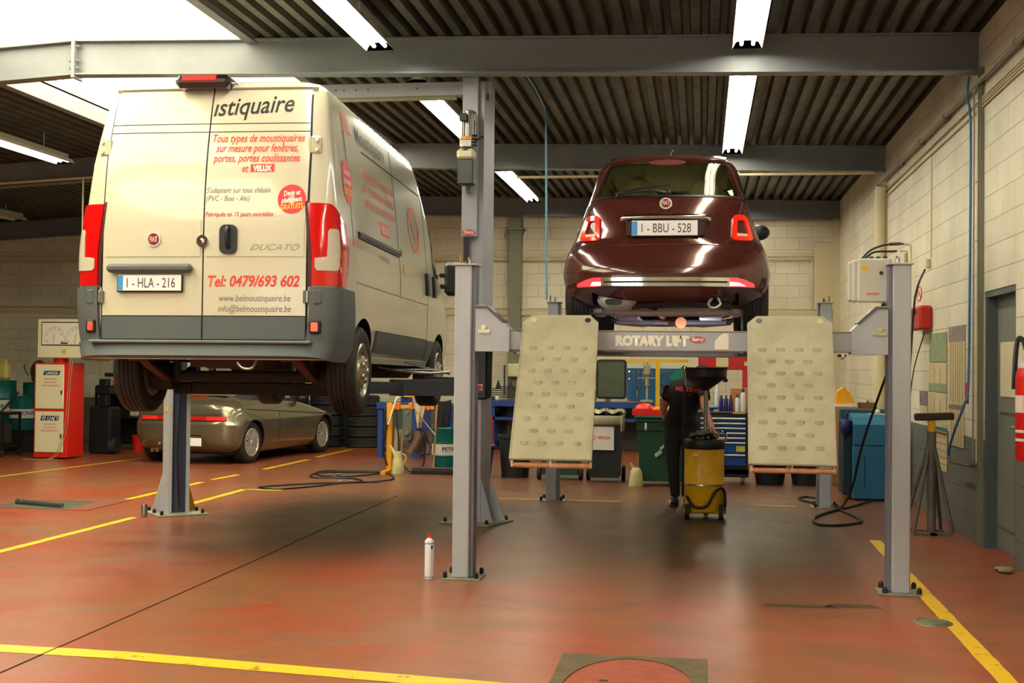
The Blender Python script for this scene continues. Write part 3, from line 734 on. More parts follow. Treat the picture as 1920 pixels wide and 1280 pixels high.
# high brake light
b = MB(); b.box((-.06, .20, 2.452), (.44, .24, .095), .035); hb = b.build('brake_light', mat('gloss_black', (18, 18, 18), .18, coat=.6), van)
b = MB(); b.box((-.075, .078, 2.470), (.27, .012, .042), .004); b.build('lens', M_lens, hb)
# drip rail above the doors
b = MB(); shell(b, lambda u, t: vr(-.80 + 1.6 * u, 2.405 + .022 * t), 20, 1, .03, .04); b.build('roof_gutter', M_van, van, 30)
# number plate, lamp bar, badge, lock, handle
M_plt = mat('plate_white', (236, 236, 240), .35); M_pltx = mat('plate_red_text', (110, 30, 40), .5); M_eu = mat('plate_blue', (60, 140, 205), .4)
def plate(parent, cx, y, cz, s_, k=1.0, mp=None, w=.52, h=.115, sxx=.70):
    b = MB(); b.T = mp; b.box((cx, y, cz - .004), (w * k, .012, (h + .012) * k), .006); pf = b.build('plate_holder', M_black, parent)
    b = MB(); b.T = mp; b.box((cx, y - .010, cz), ((w - .02) * k, .008, h * k), .003); p = b.build('number_plate', M_plt, parent)
    b = MB(); b.T = mp; b.box((cx - (w / 2 - .032) * k, y - .0148, cz), (.042 * k, .002, (h - .01) * k)); b.build('country_band', M_eu, p, 0)
    f0 = yface(cx - (w / 2 - .07) * k, cz - .034 * k, y - .0156)
    fn = (lambda u, v: mp @ Vector(f0(u, v))) if mp is not None else f0
    text('registration', s_, .10 * k, mat('plate_text', (70, 50, 62), .5), p, fn, sx=sxx)
    return p
plate(van, -.405, -.002, .968, '1 - HLA - 216')
f = yface(-.60, .903, -.014); text('dealer_line', 'AUTO GARAGE', .02, M_wht_tx, van, f) if False else None
b = MB(); b.box((-.405, -.015, 1.073), (.665, .07, .062), .02); b.build('plate_lamp_bar', M_vtrim, van)
b = MB(); shell(b, lambda u, v: vr(-.74 + .68 * u, .87 + .18 * v), 4, 2, .0135, .004); b.build('plate_recess', M_van, van, 0)
def disc(b, c, r, y0, y1, n=28): b.cyl((c[0], y0, c[1]), (c[0], y1, c[1]), r, n=n)
yb = .035 - .017
b = MB(); disc(b, (-.385, 1.285), .055, yb, yb - .014); bd = b.build('badge', mat('badge_silver', (206, 204, 200), .3, .4), van)
b = MB(); disc(b, (-.385, 1.285), .043, yb - .013, yb - .017); b.build('badge_disc', mat('badge_red', (128, 22, 26), .25, coat=.6), bd)
text('badge_lettering', 'FIAT', .056, mat('badge_silver', (206, 204, 200), .3, .4), bd, yface(-.385, 1.265, yb - .0190), align='CENTER', sx=.55, off=.001)
b = MB(); b.ball((-.002, .012, 1.27), .038, (1, .5, 1), 16); b.cyl((-.002, .02, 1.27), (-.002, -.004, 1.27), .044, n=20); b.build('padlock', M_chrome, van)
b = MB(); b.prism(rrect(.135, .21, .045, 5, .198, 1.283), 1, .02, -.002); hd = b.build('door_handle', M_black, van)
b = MB(); b.tube([(.198, .0, 1.37), (.198, -.03, 1.35), (.198, -.036, 1.28), (.198, -.03, 1.24), (.198, 0, 1.22)], .013, 8, smooth=3); b.cyl((.198, -.004, 1.205), (.198, -.010, 1.205), .008); b.build('grip', mat('grip_black', (34, 34, 34), .35), hd)
# lettering on the right rear door (French sign-writing copied from the van)
def vf(x0, z0, rot=0.0, off=.0145):
    c, s_ = math.cos(rot), math.sin(rot)
    def f(u, v):
        x = x0 + u * c - v * s_; z = z0 + u * s_ + v * c; p = vr(x, z); return (x, p.y - off, z)
    return f
text('model_lettering', 'DUCATO', .062, mat('chrome_lettering', (150, 146, 132), .25, .8), van, vf(.358, 1.205, 0, .019), shear=.45, sx=1.42)
text('sign_lettering', 'ıstiquaire', .195, M_blk_tx, van, vf(.010, 2.200, .05, .0145), shear=.25, sx=.88, off=.002)
for (s_, x, z, sz, k) in (('Tous types de moustiquaires', .385, 2.0, .084, .735), ('sur mesure pour fenêtres,', .385, 1.925, .084, .72), ('portes, portes coulissantes', .385, 1.85, .084, .73), ('et', .300, 1.773, .083, .7)):
    text('sign_lettering', s_, sz, M_red_tx, van, vf(x, z), shear=.25, align='CENTER', sx=k, off=.001)
b = MB(); shell(b, lambda u, v: vr(.345 + .185 * u, 1.772 + .058 * v), 3, 1, .0135, .0035); vx = b.build('sign_panel', M_red_tx, van, 0)
text('sign_lettering', 'VELUX', .056, M_wht_tx, vx, vf(.437, 1.782, 0, .0150), align='CENTER', sx=.80, off=.003)
text('sign_lettering', "S'adaptent sur tous châssis", .058, M_gry_tx, van, vf(.010, 1.622), shear=.25, sx=.80)
text('sign_lettering', '(PVC - Bois - Alu)', .058, M_gry_tx, van, vf(.010, 1.562), shear=.25, sx=.80)
text('sign_lettering', 'Fabriqués en 15 jours ouvrables', .047, M_red_tx, van, vf(.008, 1.450), shear=.25, sx=.87, off=.0006)
M_sred = mat('sticker_red', (216, 44, 50), .4)
b = MB(); pts = oval(.215, .215, 36, .675, 1.572); b.add([tuple(vf(0, 0, 0, .0135)(u, v)) for u, v in pts], [list(range(36))]); st = b.build('round_sticker', M_sred, van, 0)
for s_, dz, mm in (('Devis et', .03, M_wht_tx), ('placement', -.02, M_wht_tx), ('GRATUITS', -.07, mat('lettering_yellow', (240, 190, 60), .5))):
    text('sign_lettering', s_, .052, mm, st, vf(.675, 1.572 + dz, .10, .0150), shear=.2, align='CENTER', sx=.72, off=.0015)
text('phone_lettering', 'Tel: 0479/693 602', .110, M_red_tx, van, vf(.030, .945, 0, .0135), shear=.22, sx=.88, off=.003)
text('web_lettering', 'www.belmoustiquaire.be', .069, M_gry_tx, van, vf(.402, .838, 0, .0135), shear=.22, align='CENTER', sx=.80)
text('web_lettering', 'info@belmoustiquaire.be', .069, M_gry_tx, van, vf(.402, .762, 0, .0135), shear=.22, align='CENTER', sx=.80)
# right flank: sills, rub strip, rail, handles, seams, windows, lettering
def sdf(y0, z0, off=.004, rot=0.0):
    c, s_ = math.cos(rot), math.sin(rot)
    def f(u, v):
        y = y0 + u * c - v * s_; z = z0 + u * s_ + v * c; p = VB.side(y, z); return (p.x + off, y, z)
    return f
def spatch(name, y0, y1, z0, z1, mt, off=.012, thick=.02, n=(10, 4), par=None, rows=None):
    b = MB(); f = (lambda u, v: VB.side(y0 + (y1 - y0) * u, z0 + (z1 - z0) * v)) if rows is None else rowfn(rows, lambda y, z: VB.side(y, z))
    shell(b, f, n[0], n[1], off, thick); return b.build(name, mt, par or van, 25)
spatch('rub_strip', 1.42, 3.62, .51, .685, M_vtrim, .022); spatch('rub_strip', 3.66, 4.02, .51, .675, M_vtrim, .022, rows=[(.51, 3.66, 3.95), (.675, 3.66, 4.08)])
spatch('sill', 1.45, 4.0, .42, .47, M_van, .01, .03)
spatch('door_rail', .80, 2.36, 1.375, 1.425, mat('rail_dark', (44, 42, 34), .45, .2), .016, .014, (8, 2)); spatch('door_rail', .82, 2.34, 1.392, 1.408, M_vtrim, .022, .008, (8, 1))
for (y, z0, z1) in ((2.36, 1.0, 2.32), (3.72, .48, 2.1), (.62, 1.3, 2.3)): spatch('door_seam_or_crease', y, y + .008, z0, z1, M_seam, .002, .004, (1, 16))
spatch('door_seam_or_crease', 1.2, 3.9, 2.105, 2.118, M_seam, .002, .004, (12, 1)); spatch('door_seam_or_crease', .7, 3.72, 1.02, 1.03, mat('crease_shade', (150, 138, 104), .5), .003, .004, (12, 1))  # lower strip: shade along a body crease, painted as a darker cream
spatch('cab_window', 4.05, 4.4, 1.33, 2.0, M_glass, .008, .01, (6, 6), rows=[(1.33, 4.12, 4.95), (1.45, 4.08, 4.72), (2.0, 4.04, 4.2)])
for yy in (3.60, 3.98): spatch('side_handle', yy, yy + .11, 1.12, 1.33, M_black, .03, .03, (2, 5))
spatch('marker_lamp', 2.52, 2.57, 1.235, 1.325, mat('amber', (232, 160, 60), .4), .008, .008, (1, 2))
b = MB(); b.box((1.14, 4.62, 1.36), (.22, .10, .36), .04); b.box((1.02, 4.62, 1.40), (.10, .05, .05), .01); b.box((1.02, 4.62, 1.28), (.10, .05, .05), .01); b.build('wing_mirror', M_black, van)
b = MB(); b.cyl((1.0, 2.40, 1.42), (1.02, 2.40, 1.42), .03, n=14); b.build('side_lock', M_chrome, van)
text('sign_lettering', 'Moustiquaire', .20, mat('lettering_dark', (58, 56, 40), .5), van, sdf(1.02, 2.165), sx=1.02, off=.003)
M_fade = mat('lettering_faded_red', (208, 96, 72), .5)
text('sign_lettering', 'BEL', .20, M_fade, van, sdf(.58, 2.18), sx=1.0)
for k, s_ in enumerate(('Tous types de moustiquaires', 'sur mesure pour fenêtres,', 'portes, portes coulissantes')): text('sign_lettering', s_, .125, M_fade, van, sdf(1.70, 1.90 - .115 * k), align='CENTER', sx=.86, off=.001, shear=.2)
text('sign_lettering', 'et', .11, M_fade, van, sdf(1.52, 1.565)); b = MB(); shell(b, lambda u, v: VB.side(1.66 + .34 * u, 1.50 + .11 * v), 3, 2, .0035, .003); sp_ = b.build('sign_panel', M_fade, van, 0)
text('sign_lettering', 'VELUX', .10, M_wht_tx, sp_, sdf(1.83, 1.52), align='CENTER', sx=.9)
text('sign_lettering', 'Fabriqués en 15 jours', .07, M_fade, van, sdf(.42, 1.315, rot=-.02), sx=.85); text('sign_lettering', '0479/693 602', .07, M_gry_tx, van, sdf(1.55, 1.27), sx=.9)
b = MB(); pts = oval(.30, .34, 36, .56, 1.775); b.add([tuple(sdf(0, 0, .004)(u, v)) for u, v in pts], [list(range(36))]); st = b.build('round_sticker', M_sred, van, 0)
for s_, dz, mm in (('Devis et', .05, M_wht_tx), ('placement', -.02, M_wht_tx), ('GRATUITS', -.10, mat('lettering_yellow', (240, 190, 60), .5))): text('sign_lettering', s_, .075, mm, st, sdf(.56, 1.775 + dz, .006), align='CENTER', sx=.72, off=.001)
# crossed-out insect roundel
b = MB(); k = 40; cy, cz = 3.17, 1.71
vo = [tuple(sdf(0, 0, .004)(cy + .27 * math.cos(2 * PI * i / k), cz + .215 * math.sin(2 * PI * i / k))) for i in range(k)]; vi = [tuple(sdf(0, 0, .004)(cy + .21 * math.cos(2 * PI * i / k), cz + .165 * math.sin(2 * PI * i / k))) for i in range(k)]
b.m(M_fade); b.add(vo + vi, [(i, (i + 1) % k, k + (i + 1) % k, k + i) for i in range(k)])
b.add([tuple(sdf(0, 0, .005)(*p)) for p in ((cy - .16, cz + .10), (cy - .12, cz + .13), (cy + .17, cz - .10), (cy + .13, cz - .13))], [(0, 1, 2, 3)])
b.m(M_gry_tx); b.add([tuple(sdf(0, 0, .0045)(*p)) for p in oval(.09, .20, 12, cy, cz)], [list(range(12))])
for a in (-1, 1):
    b.add([tuple(sdf(0, 0, .0045)(*p)) for p in ((cy, cz + .05), (cy + a * .13, cz + .10), (cy + a * .10, cz + .02), (cy, cz))], [(0, 1, 2, 3)])
b.build('roundel_sticker', None, van, 0)
# running gear and underside
for sg in (-1, 1):
    wheel(van, sg * 1.0, 1.0, .355, .345, .225, .215, 'hubcap', sg, M_hub); wheel(van, sg * 1.0, 4.45, .355, .345, .225, .215, 'hubcap', sg, M_hub)
M_und = mat('underseal', (38, 36, 34), .8, .1, .4, 5, (66, 48, 38))
b = MB(); b.b2(-.62, -.52, .2, 5.0, .46, .58); b.b2(.52, .62, .2, 5.0, .46, .58)
for y in (.35, 1.6, 2.6, 3.6): b.b2(-.9, .9, y, y + .08, .47, .56)
b.build('chassis_rail', M_und, van)
b = MB(); b.cyl((-.78, 1.0, .30), (.78, 1.0, .30), .045, n=12); b.box((0, 1.0, .30), (.5, .09, .09), .02)
for sg in (-1, 1):
    b.cyl((sg * .60, 1.0, .30), (sg * .78, 1.0, .30), .11, n=16)
    b.cyl((sg * .56, .95, .32), (sg * .52, .8, .55), .03, n=8)
b.build('rear_axle', M_und, van)
for sg in (-1, 1):
    b = MB(); pts = [(sg * .62, .28, .50), (sg * .62, .42, .40), (sg * .62, .75, .30), (sg * .62, 1.0, .26), (sg * .62, 1.35, .33), (sg * .62, 1.75, .47)]
    pp = spline(pts, 4)
    for i in range(len(pp) - 1):
        a, c = pp[i], pp[i + 1]; b.add([a + Vector((-.035, 0, 0)), a + Vector((.035, 0, 0)), c + Vector((.035, 0, 0)), c + Vector((-.035, 0, 0)), a + Vector((-.035, 0, .022)), a + Vector((.035, 0, .022)), c + Vector((.035, 0, .022)), c + Vector((-.035, 0, .022))], [(0, 1, 2, 3), (4, 7, 6, 5), (0, 4, 5, 1), (3, 2, 6, 7), (1, 5, 6, 2), (0, 3, 7, 4)])
    b.box((sg * .62, .27, .47), (.10, .10, .12), .01); b.build('leaf_spring', M_rust, van)
b = MB(); b.lathe([(0, -.07), (.22, -.07), (.26, -.03), (.345, -.06), (.35, .05), (.30, .09), (.2, .08), (0, .08)], c=(.05, .62, .43), n=32); b.build('spare_wheel', mat('spare_wheel_brown', (70, 48, 38), .8, 0, .4, 5), van)
b = MB(); b.tube([(.35, 3.4, .42), (.4, 2.2, .40), (.45, 1.6, .42), (.50, .9, .50), (.55, .35, .44), (.60, .12, .43)], .03, 10, smooth=4); b.cyl((.42, 1.7, .42), (.40, 2.4, .40), .09, n=16); b.build('exhaust', M_rust, van)
b = MB(); b.b2(-.5, .5, 2.0, 3.2, .33, .50, .04); b.build('fuel_tank', M_und, van)
b = MB(); b.b2(-.6, .6, 3.9, 5.1, .30, .55, .06); b.build('engine_undertray', M_und, van)
b = MB(); b.tube([(.28, .02, .40), (.33, .0, .36), (.40, .0, .36), (.42, .05, .42)], .011, 8, smooth=3); b.build('towing_eye', M_steel, van)
# ================================================================ four-post lift
LX0, LX1, LY0, LY1 = -1.653, 1.311, 8.672, 13.845   # centres of the posts' near faces
def post(x, y, sgn, label, near=True):
    """open U column: web towards the outside, base plate, bolts, cap"""
    t = thing('lift_post', label, 'lift post', (x, y, 0)); w = .118; dp = .16
    b = MB(); b.box((0, dp / 2, 1.10), (w, dp, 2.18), .008); b.build('column', M_post, t)
    b = MB(); b.box((sgn * (w / 2 + .012), dp / 2 + .01, 1.10), (.03, dp * .8, 2.17), .004); b.build('channel', M_postd, t)
    b = MB(); b.box((sgn * .012, dp / 2, 2.193), (w + .05, dp + .03, .012), .003); b.build('cap', M_post, t)
    b = MB(); b.box((sgn * .01, dp / 2 + .01, .006), (.27, .26, .012), .002); b.build('base_plate', mat('base_plate_grey', (150, 148, 132), .5, .2, .5, 14, (96, 76, 56)), t)
    for (dx, dy) in ((-.105, -.02), (-.10, .20), (.115, -.02), (.115, .20)):
        b = MB(); b.cyl((dx, dy + .01, .012), (dx, dy + .01, .04), .017, n=6); b.ball((dx, dy + .01, .042), .016, n=8); b.build('anchor_bolt', M_black, t)
    b = MB(); b.cyl((sgn * .02, dp / 2, 2.2), (sgn * .02, dp / 2, 2.235), .016, n=6); b.cyl((sgn * .02, dp / 2, 2.235), (sgn * .02, dp / 2, 2.25), .01, n=8); b.build('cap_nut', M_chrome, t)
    b = MB(); b.cyl((-sgn * .035, dp / 2, 2.2), (-sgn * .035, dp / 2, 2.27), .009, n=6); b.build('threaded_rod', mat('brass', (150, 130, 70), .4, .8), t)
    return t
post(LX0, LY0, 1, 'tall grey lift post nearest the camera, left front of the four-post lift')
post(LX1, LY0, -1, 'grey lift post at the right front beside the control box')
post(LX0 + .02, LY1, 1, 'rear left lift post seen behind the left ramp')
post(LX1, LY1, -1, 'rear right lift post seen behind the right ramp')
def crossbeam(y0, label, front):
    t = thing('lift_crossbeam', label, 'lift crossbeam', (0, y0, 1.60))
    w = .14
    b = MB(); b.b2(-1.34, 1.00, .01, w, 0, .136, .006); b.build('beam', M_post, t)
    b = MB(); b.b2(-1.34, 1.0, .004, w + .01, .136, .139); b.build('top_edge', mat('cream_edge', (190, 184, 140), .5), t)
    for sg, xo, xi in ((-1, LX0 + .089, -1.325), (1, LX1 - .089, .985)):
        s = 1 if sg < 0 else -1
        pl = [(xo, -.012), (xi, -.012), (xi, .145), (xi - s * .015, .16), (xi - s * .12, .275), (xi - s * .155, .31), (xo, .31)]
        b = MB(); b.prism(pl, 1, -.02, .17); yk = b.build('yoke', M_post, t, 20)
        b = MB(); b.prism([(xo, .305), (xi - s * .155, .305), (xi - s * .04, .20), (xi - s * .045, .185), (xi - s * .165, .292), (xo, .290)], 1, -.03, .18); b.build('yoke_edge', mat('dark_cover', (84, 82, 84), .5), yk, 20)
        cx = (xo + xi) / 2 - s * .06
        b = MB(); b.prism([(cx - .04, .115), (cx + .045, .115), (cx + .045, .14), (cx - .04, .14)], 1, -.028, -.02); b.cyl((cx, -.02, .155), (cx, -.036, .155), .017, n=14); b.cyl((cx - .03, -.028, .128), (cx - .03, -.036, .128), .008, n=8); b.cyl((cx + .035, -.028, .128), (cx + .035, -.036, .128), .008, n=8)
        b.build('latch_plate', mat('zinc', (206, 200, 166), .35, .6), yk)
        b = MB(); b.cyl((xi + s * .055, .05, -.012), (xi + s * .055, .05, -.03), .03, n=10); b.ball((xi + s * .055, .05, -.034), .015, n=8); b.build('pulley_bolt', M_chrome, yk)
    return t
cb = crossbeam(LY0 + .02, 'front crossbeam of the four-post lift with white brand lettering', True)
M_lt = mat('stencil_white', (238, 234, 220), .5)
M_lt2 = M_lt
text('beam_lettering', 'ROTARY LIFT', .088, M_lt, cb, yface(-.590, .040, .008), sx=.94, off=.0065)
def brand_oval(parent, cx, cz, y, w, h, base=(196, 38, 48), tilt=0):
    b = MB(); b.add([(u, y, v) for u, v in oval(w, h, 32, cx, cz)], [list(range(32))]); o = b.build('brand_badge', mat('badge_oval_%d_%d' % (base[0], base[1]), base, .35), parent, 0)
    b = MB(); vo = [(u, y - .001, v) for u, v in oval(w * .97, h * .94, 32, cx, cz)]; vi = [(u, y - .001, v) for u, v in oval(w * .90, h * .82, 32, cx, cz)]
    b.add(vo + vi, [(i, (i + 1) % 32, 32 + (i + 1) % 32, 32 + i) for i in range(32)]); b.build('badge_rim', mat('badge_rim', (220, 120, 110), .4), o, 0)
    text('badge_lettering', 'Rotary', h * .72, M_wht_tx, o, yface(cx, cz - h * .18, y - .002, tilt), align='CENTER', sx=.80, off=.002, shear=.2)
    return o
brand_oval(cb, -.03, .079, .008, .107, .048, (188, 70, 92))
b = MB(); b.add([(u, .008, v) for u, v in ((.085, .015), (.178, .015), (.178, .125), (.145, .125), (.11, .10), (.085, .07))], [list(range(6))]); b.build('sticker', M_lt, cb, 0)
crossbeam(LY1 - .02, 'rear crossbeam of the four-post lift under the maroon car', False)
# runways
M_run = mat('runway_cream_paint', (152, 143, 118), .5, 0, .6, 3.4, (108, 98, 74))
for sg, cx, lab in ((-1, -1.03, 'left runway of the four-post lift under the car'), (1, .585, 'right runway of the four-post lift under the car')):
    t = thing('lift_runway', lab, 'lift runway', (cx, LY0, 1.75))
    b = MB(); b.b2(-.25, .25, .0, 5.3, -.01, .0); b.b2(-.25, -.235, .19, 4.98, -.12, -.01); b.b2(.235, .25, .19, 4.98, -.12, -.01); b.b2(-.235, .235, .19, 4.98, -.10, -.01, .002); b.build('deck_plate', M_postd, t)
    b = MB()
    for y in (.3, 1.6, 2.9, 4.2): b.b2(-.235, .235, y, y + .05, -.14, -.10)
    b.build('rib', M_postd, t)
# cables, tie bars under the runways (seen below the crossbeam)
b = MB(); b.b2(-.78, .33, 10.1, 10.2, 1.605, 1.66, .01)
for x0, x1 in ((-.78, -.55), (.33, .10)): b.cyl((x0, 9.3, 1.65), (x1, 10.15, 1.63), .02, n=8)
single(b, 'jacking_beam', M_post, 'grey jacking beam spanning between the two runways', 'jacking beam')
# drive-on ramps, hinged down
def ramp(x0t, x1t, x0b, x1b, label, hook):
    yt, zt, yb, zb = LY0 - .05, 1.84, 7.86, .905
    t = thing('lift_ramp', label, 'lift ramp', ((x0t + x1t) / 2, yt, zt))
    O = Vector(((x0t + x1t) / 2, yt, zt)); Lr = math.hypot(yt - yb, zt - zb); dy, dz = (yb - yt) / Lr, (zb - zt) / Lr; nrm = Vector((0, dz, -dy)) * 1
    if nrm.y > 0: nrm = -nrm
    def pt(u, v, h=0.0):  # u 0..1 across, v metres down the ramp
        k = v / Lr; xa = x0t + (x0b - x0t) * k; xb = x1t + (x1b - x1t) * k
        return Vector((xa + (xb - xa) * u, yt + dy * v, zt + dz * v)) + nrm * h - O
    b = MB(); ch = .16
    vs = []; edge = [(ch * .7, 0), (1 - ch * .7, 0), (1, .065), (1, Lr), (0, Lr), (0, .065)]
    n = len(edge); vs = [pt(u, v, .0) for u, v in edge] + [pt(u, v, -.012) for u, v in edge]
    b.add(vs, [list(range(n)), list(range(n, 2 * n))[::-1]] + [(i, n + i, n + (i + 1) % n, (i + 1) % n) for i in range(n)])
    b.build('plate', M_run, t, 0)
    b = MB(); P4 = [pt(.02, .20, .003), pt(.98, .20, .003), pt(.98, Lr - .005, .003), pt(.02, Lr - .005, .003)]; b.add(P4 + [p - nrm * .004 for p in P4], [(0, 1, 2, 3), (4, 7, 6, 5), (0, 4, 5, 1), (1, 5, 6, 2), (2, 6, 7, 3), (3, 7, 4, 0)]); b.build('tread_sheet', M_run, t, 0)
    for sg in (0, 1):
        b = MB(); P = [pt(sg, .07, .004), pt(sg, Lr, .004), pt(sg, Lr, -.05), pt(sg, .07, -.03)]; w = Vector((.008 if sg == 0 else -.008, 0, 0)); b.add(P + [p + w for p in P], [(0, 1, 2, 3), (4, 7, 6, 5), (0, 4, 5, 1), (1, 5, 6, 2), (2, 6, 7, 3), (3, 7, 4, 0)]); b.build('side_flange', M_run, t, 0)
    # raised louvre studs: rows of four and three
    v0 = .30; dv = (Lr - v0 - .12) / 8
    M_dkslot = mat('slot_shadow', (56, 50, 34), .8)
    for r_ in range(9):
        cnt = 4 if r_ % 2 == 0 else 3
        for c_ in range(cnt):
            u = (.17 + .215 * c_) if cnt == 4 else (.275 + .215 * c_); v = v0 + dv * r_
            b = MB(); vs = []; K = 8
            for i in range(K + 1):
                a = PI * i / K; uu = u + .055 * -math.cos(a); sn = math.sin(a)
                vs += [pt(uu, v - .012 * sn, .003), pt(uu, v - .010 * sn, .003 + .013 * sn), pt(uu, v + .018 * sn ** .7, .0034)]
            fs = []
            for i in range(K): fs += [(3 * i + 1, 3 * i + 4, 3 * i + 5, 3 * i + 2)]
            b.m(M_run); b.add(vs, fs)
            b.m(M_dkslot); b.add([pt(u + .052 * math.cos(PI * k / 8), v - .0105 - .008 * math.sin(PI * k / 8), .0036) for k in range(9)] + [pt(u - .05, v - .006, .0036), pt(u + .05, v - .006, .0036)][:0], [list(range(9))]); b.build('stud', None, t, 50)
    for u in (.14, .86):
        b = MB(); c = pt(u, .045, .002); e = (pt(u, .10, 0) - pt(u, .045, 0)).normalized(); vs = [c + Vector((1, 0, 0)) * (.021 * math.cos(a)) + e * (.02 * math.sin(a)) for a in [2 * PI * i / 18 for i in range(18)]]
        b.add(vs, [list(range(18))]); b.build('hole', M_black if (u < .5) == (hook < 0) else mat('hole_light', (176, 166, 126), .6), t, 0)
    b = MB()
    for xo in (-.18, .18): b.b2(xo - .03, xo + .03, -.012, .10, -.085, -.02)
    b.build('hinge_lug', M_postd, t)
    # rollers at the foot
    c = pt(.5, Lr + .012, -.045)
    for a_, b_ in ((.05, .49), (.51, .98)):
        b = MB(); b.cyl(pt(a_, Lr + .012, -.045), pt(b_, Lr + .012, -.045), .017, n=14); b.build('roller', mat('roller_copper', (176, 118, 76), .55, .1, .6, 16, (206, 170, 150)), t)
    b = MB(); b.cyl(pt(.02, Lr + .012, -.045), pt(1.0, Lr + .012, -.045), .007, n=8)
    for u in (.03, .5, .985): b.box(pt(u, Lr + .0, -.045), (.012, .03, .04))
    b.build('roller_axle', mat('zinc', (206, 200, 166), .35, .6), t)
    return t
ramp(-1.215, -.70, -1.195, -.675, 'left drive-on ramp hanging down in front of the lift', 1)
ramp(.297, .852, .285, .81, 'right drive-on ramp hanging down, with dark stains and drips', -1)
# control box on the right front post
t = thing('control_box', 'light grey control box with yellow sticker beside right front post', 'control box', (1.15, LY0 + .10, 1.94))
M_box = mat('control_box_grey', (190, 188, 176), .45, 0, .1, 4)
for k, dx in enumerate((0, -.03, -.055)):
    b = MB(); b.box((.0 + dx, .04 + .055 * k, .15), (.225, .05, .30 - .012 * k), .012); b.build('cabinet' if k == 0 else 'cabinet_rear', M_box, t)
b = MB(); b.b2(-.088, -.045, .013, .014, .215, .245); b.build('sticker', M_yel, t, 0)
b = MB(); b.cyl((.04, .014, .20), (.04, .006, .20), .012, n=12); b.build('knob', M_dark, t)
b = MB(); b.b2(-.055, .025, .0135, .014, .052, .066); b.build('brand_strip', mat('strip_red', (206, 110, 96), .5), t, 0)
for k in range(3):
    b = MB(); b.box((-.02 + .045 * k, .05, .306), (.026, .03, .014)); b.build('cable_gland', mat('gland_green', (36, 52, 40), .5), t)
b = MB(); b.tube([(-.08, .06, .30), (-.02, .06, .36), (.08, .06, .395), (.19, .06, .40)], .007, 8, smooth=4); b.tube([(-.06, .07, .30), (.0, .07, .345), (.10, .07, .35), (.15, .07, .352)], .007, 8, smooth=4); b.build('hose', M_rub, t)
b = MB(); b.cyl((.10, .06, .398), (.17, .06, .402), .011, n=8); b.build('hose_fitting', M_rust, t); b = MB(); b.cyl((.19, .06, .40), (.225, .06, .395), .007, n=8); b.tube([(.17, .07, .352), (.215, .07, .352), (.218, .07, .26)], .006, 8); b.tube([(.225, .06, .395), (.24, .06, .39), (.243, .06, .26)], .006, 8); b.build('pipe', mat('pipe_cream', (196, 190, 160), .4, .5), t)
b = MB(); b.box((.12, .09, .15), (.10, .04, .04)); b.cyl((.05, .05, -.01), (.09, .05, -.03), .014, n=8); b.build('bracket', M_dark, t)

# ================================================================ two-post lift
M_arm = mat('lift_arm_dark', (66, 72, 80), .45, .2, .3, 5, (40, 40, 44))
def two_post(x, y, rot, label, right):
    t = thing('lift_column', label, 'lift column', (x, y, 0), rot)
    H = 4.16
    b = MB()  # C section: web at +x (outside), lips towards the vehicle (-x)
    b.prism([(.10, -.105), (-.10, -.105), (-.10, -.07), (-.085, -.07), (-.085, -.09), (.085, -.09), (.085, .09), (-.085, .09), (-.085, .07), (-.10, .07), (-.10, .105), (.10, .105)], 2, .015, H)
    b.build('column', M_post, t, 20)
    b = MB(); b.prism([(.07, -.08), (-.07, -.08), (-.07, .08), (.07, .08)], 2, .02, 1.95 if not right else 2.45); b.build('carriage', mat('carriage_blue_grey', (58, 64, 86), .45) if not right else M_post, t, 20)
    b = MB(); b.b2(-.27, .27, -.25, .25, 0, .016, .003); b.build('base_plate', mat('base_plate_grey', (150, 148, 132), .5, .2, .5, 14), t)
    for (dx, dy) in ((-.22, -.20), (-.22, .20), (.22, -.20), (.22, .20), (0, -.21), (0, .21)):
        b = MB(); b.cyl((dx, dy, .016), (dx, dy, .042), .018, n=6); b.ball((dx, dy, .045), .016, n=8); b.build('anchor_bolt', M_black, t)
    for sy in (-1, 1):
        b = MB(); b.add([(.10, sy * .08, .02), (.25, sy * .12, .02), (.10, sy * .08, .42), (.10, sy * .095, .02), (.25, sy * .135, .02), (.10, sy * .095, .42)], [(0, 1, 2), (3, 5, 4), (0, 3, 4, 1), (1, 4, 5, 2), (2, 5, 3, 0)]); b.build('gusset', M_post, t, 0)
        b = MB(); b.add([(.05, sy * .105, .02), (.05, sy * .22, .02), (.05, sy * .105, .42), (.065, sy * .105, .02), (.065, sy * .22, .02), (.065, sy * .105, .42)], [(0, 1, 2), (3, 5, 4), (0, 3, 4, 1), (1, 4, 5, 2), (2, 5, 3, 0)]); b.build('gusset', M_yel if not right and sy < 0 else M_post, t, 0)
    return t
cr = two_post(-2.11, 11.84, -.32, 'right column of the two-post van lift with motor unit', True)
cl = two_post(-5.12, 11.86, PI - .87, 'left column of the two-post van lift behind the van', False)
b = MB(); b.tube([(-.12, .0, .05), (-.13, .03, .6), (-.115, .0, 1.2), (-.12, .0, 1.7)], .009, 6, smooth=4); b.build('cable', M_black, cl)
b = MB(); b.box((.0, .107, 1.02), (.07, .006, .04)); b.build('warning_sticker', M_yel, cl, 0)
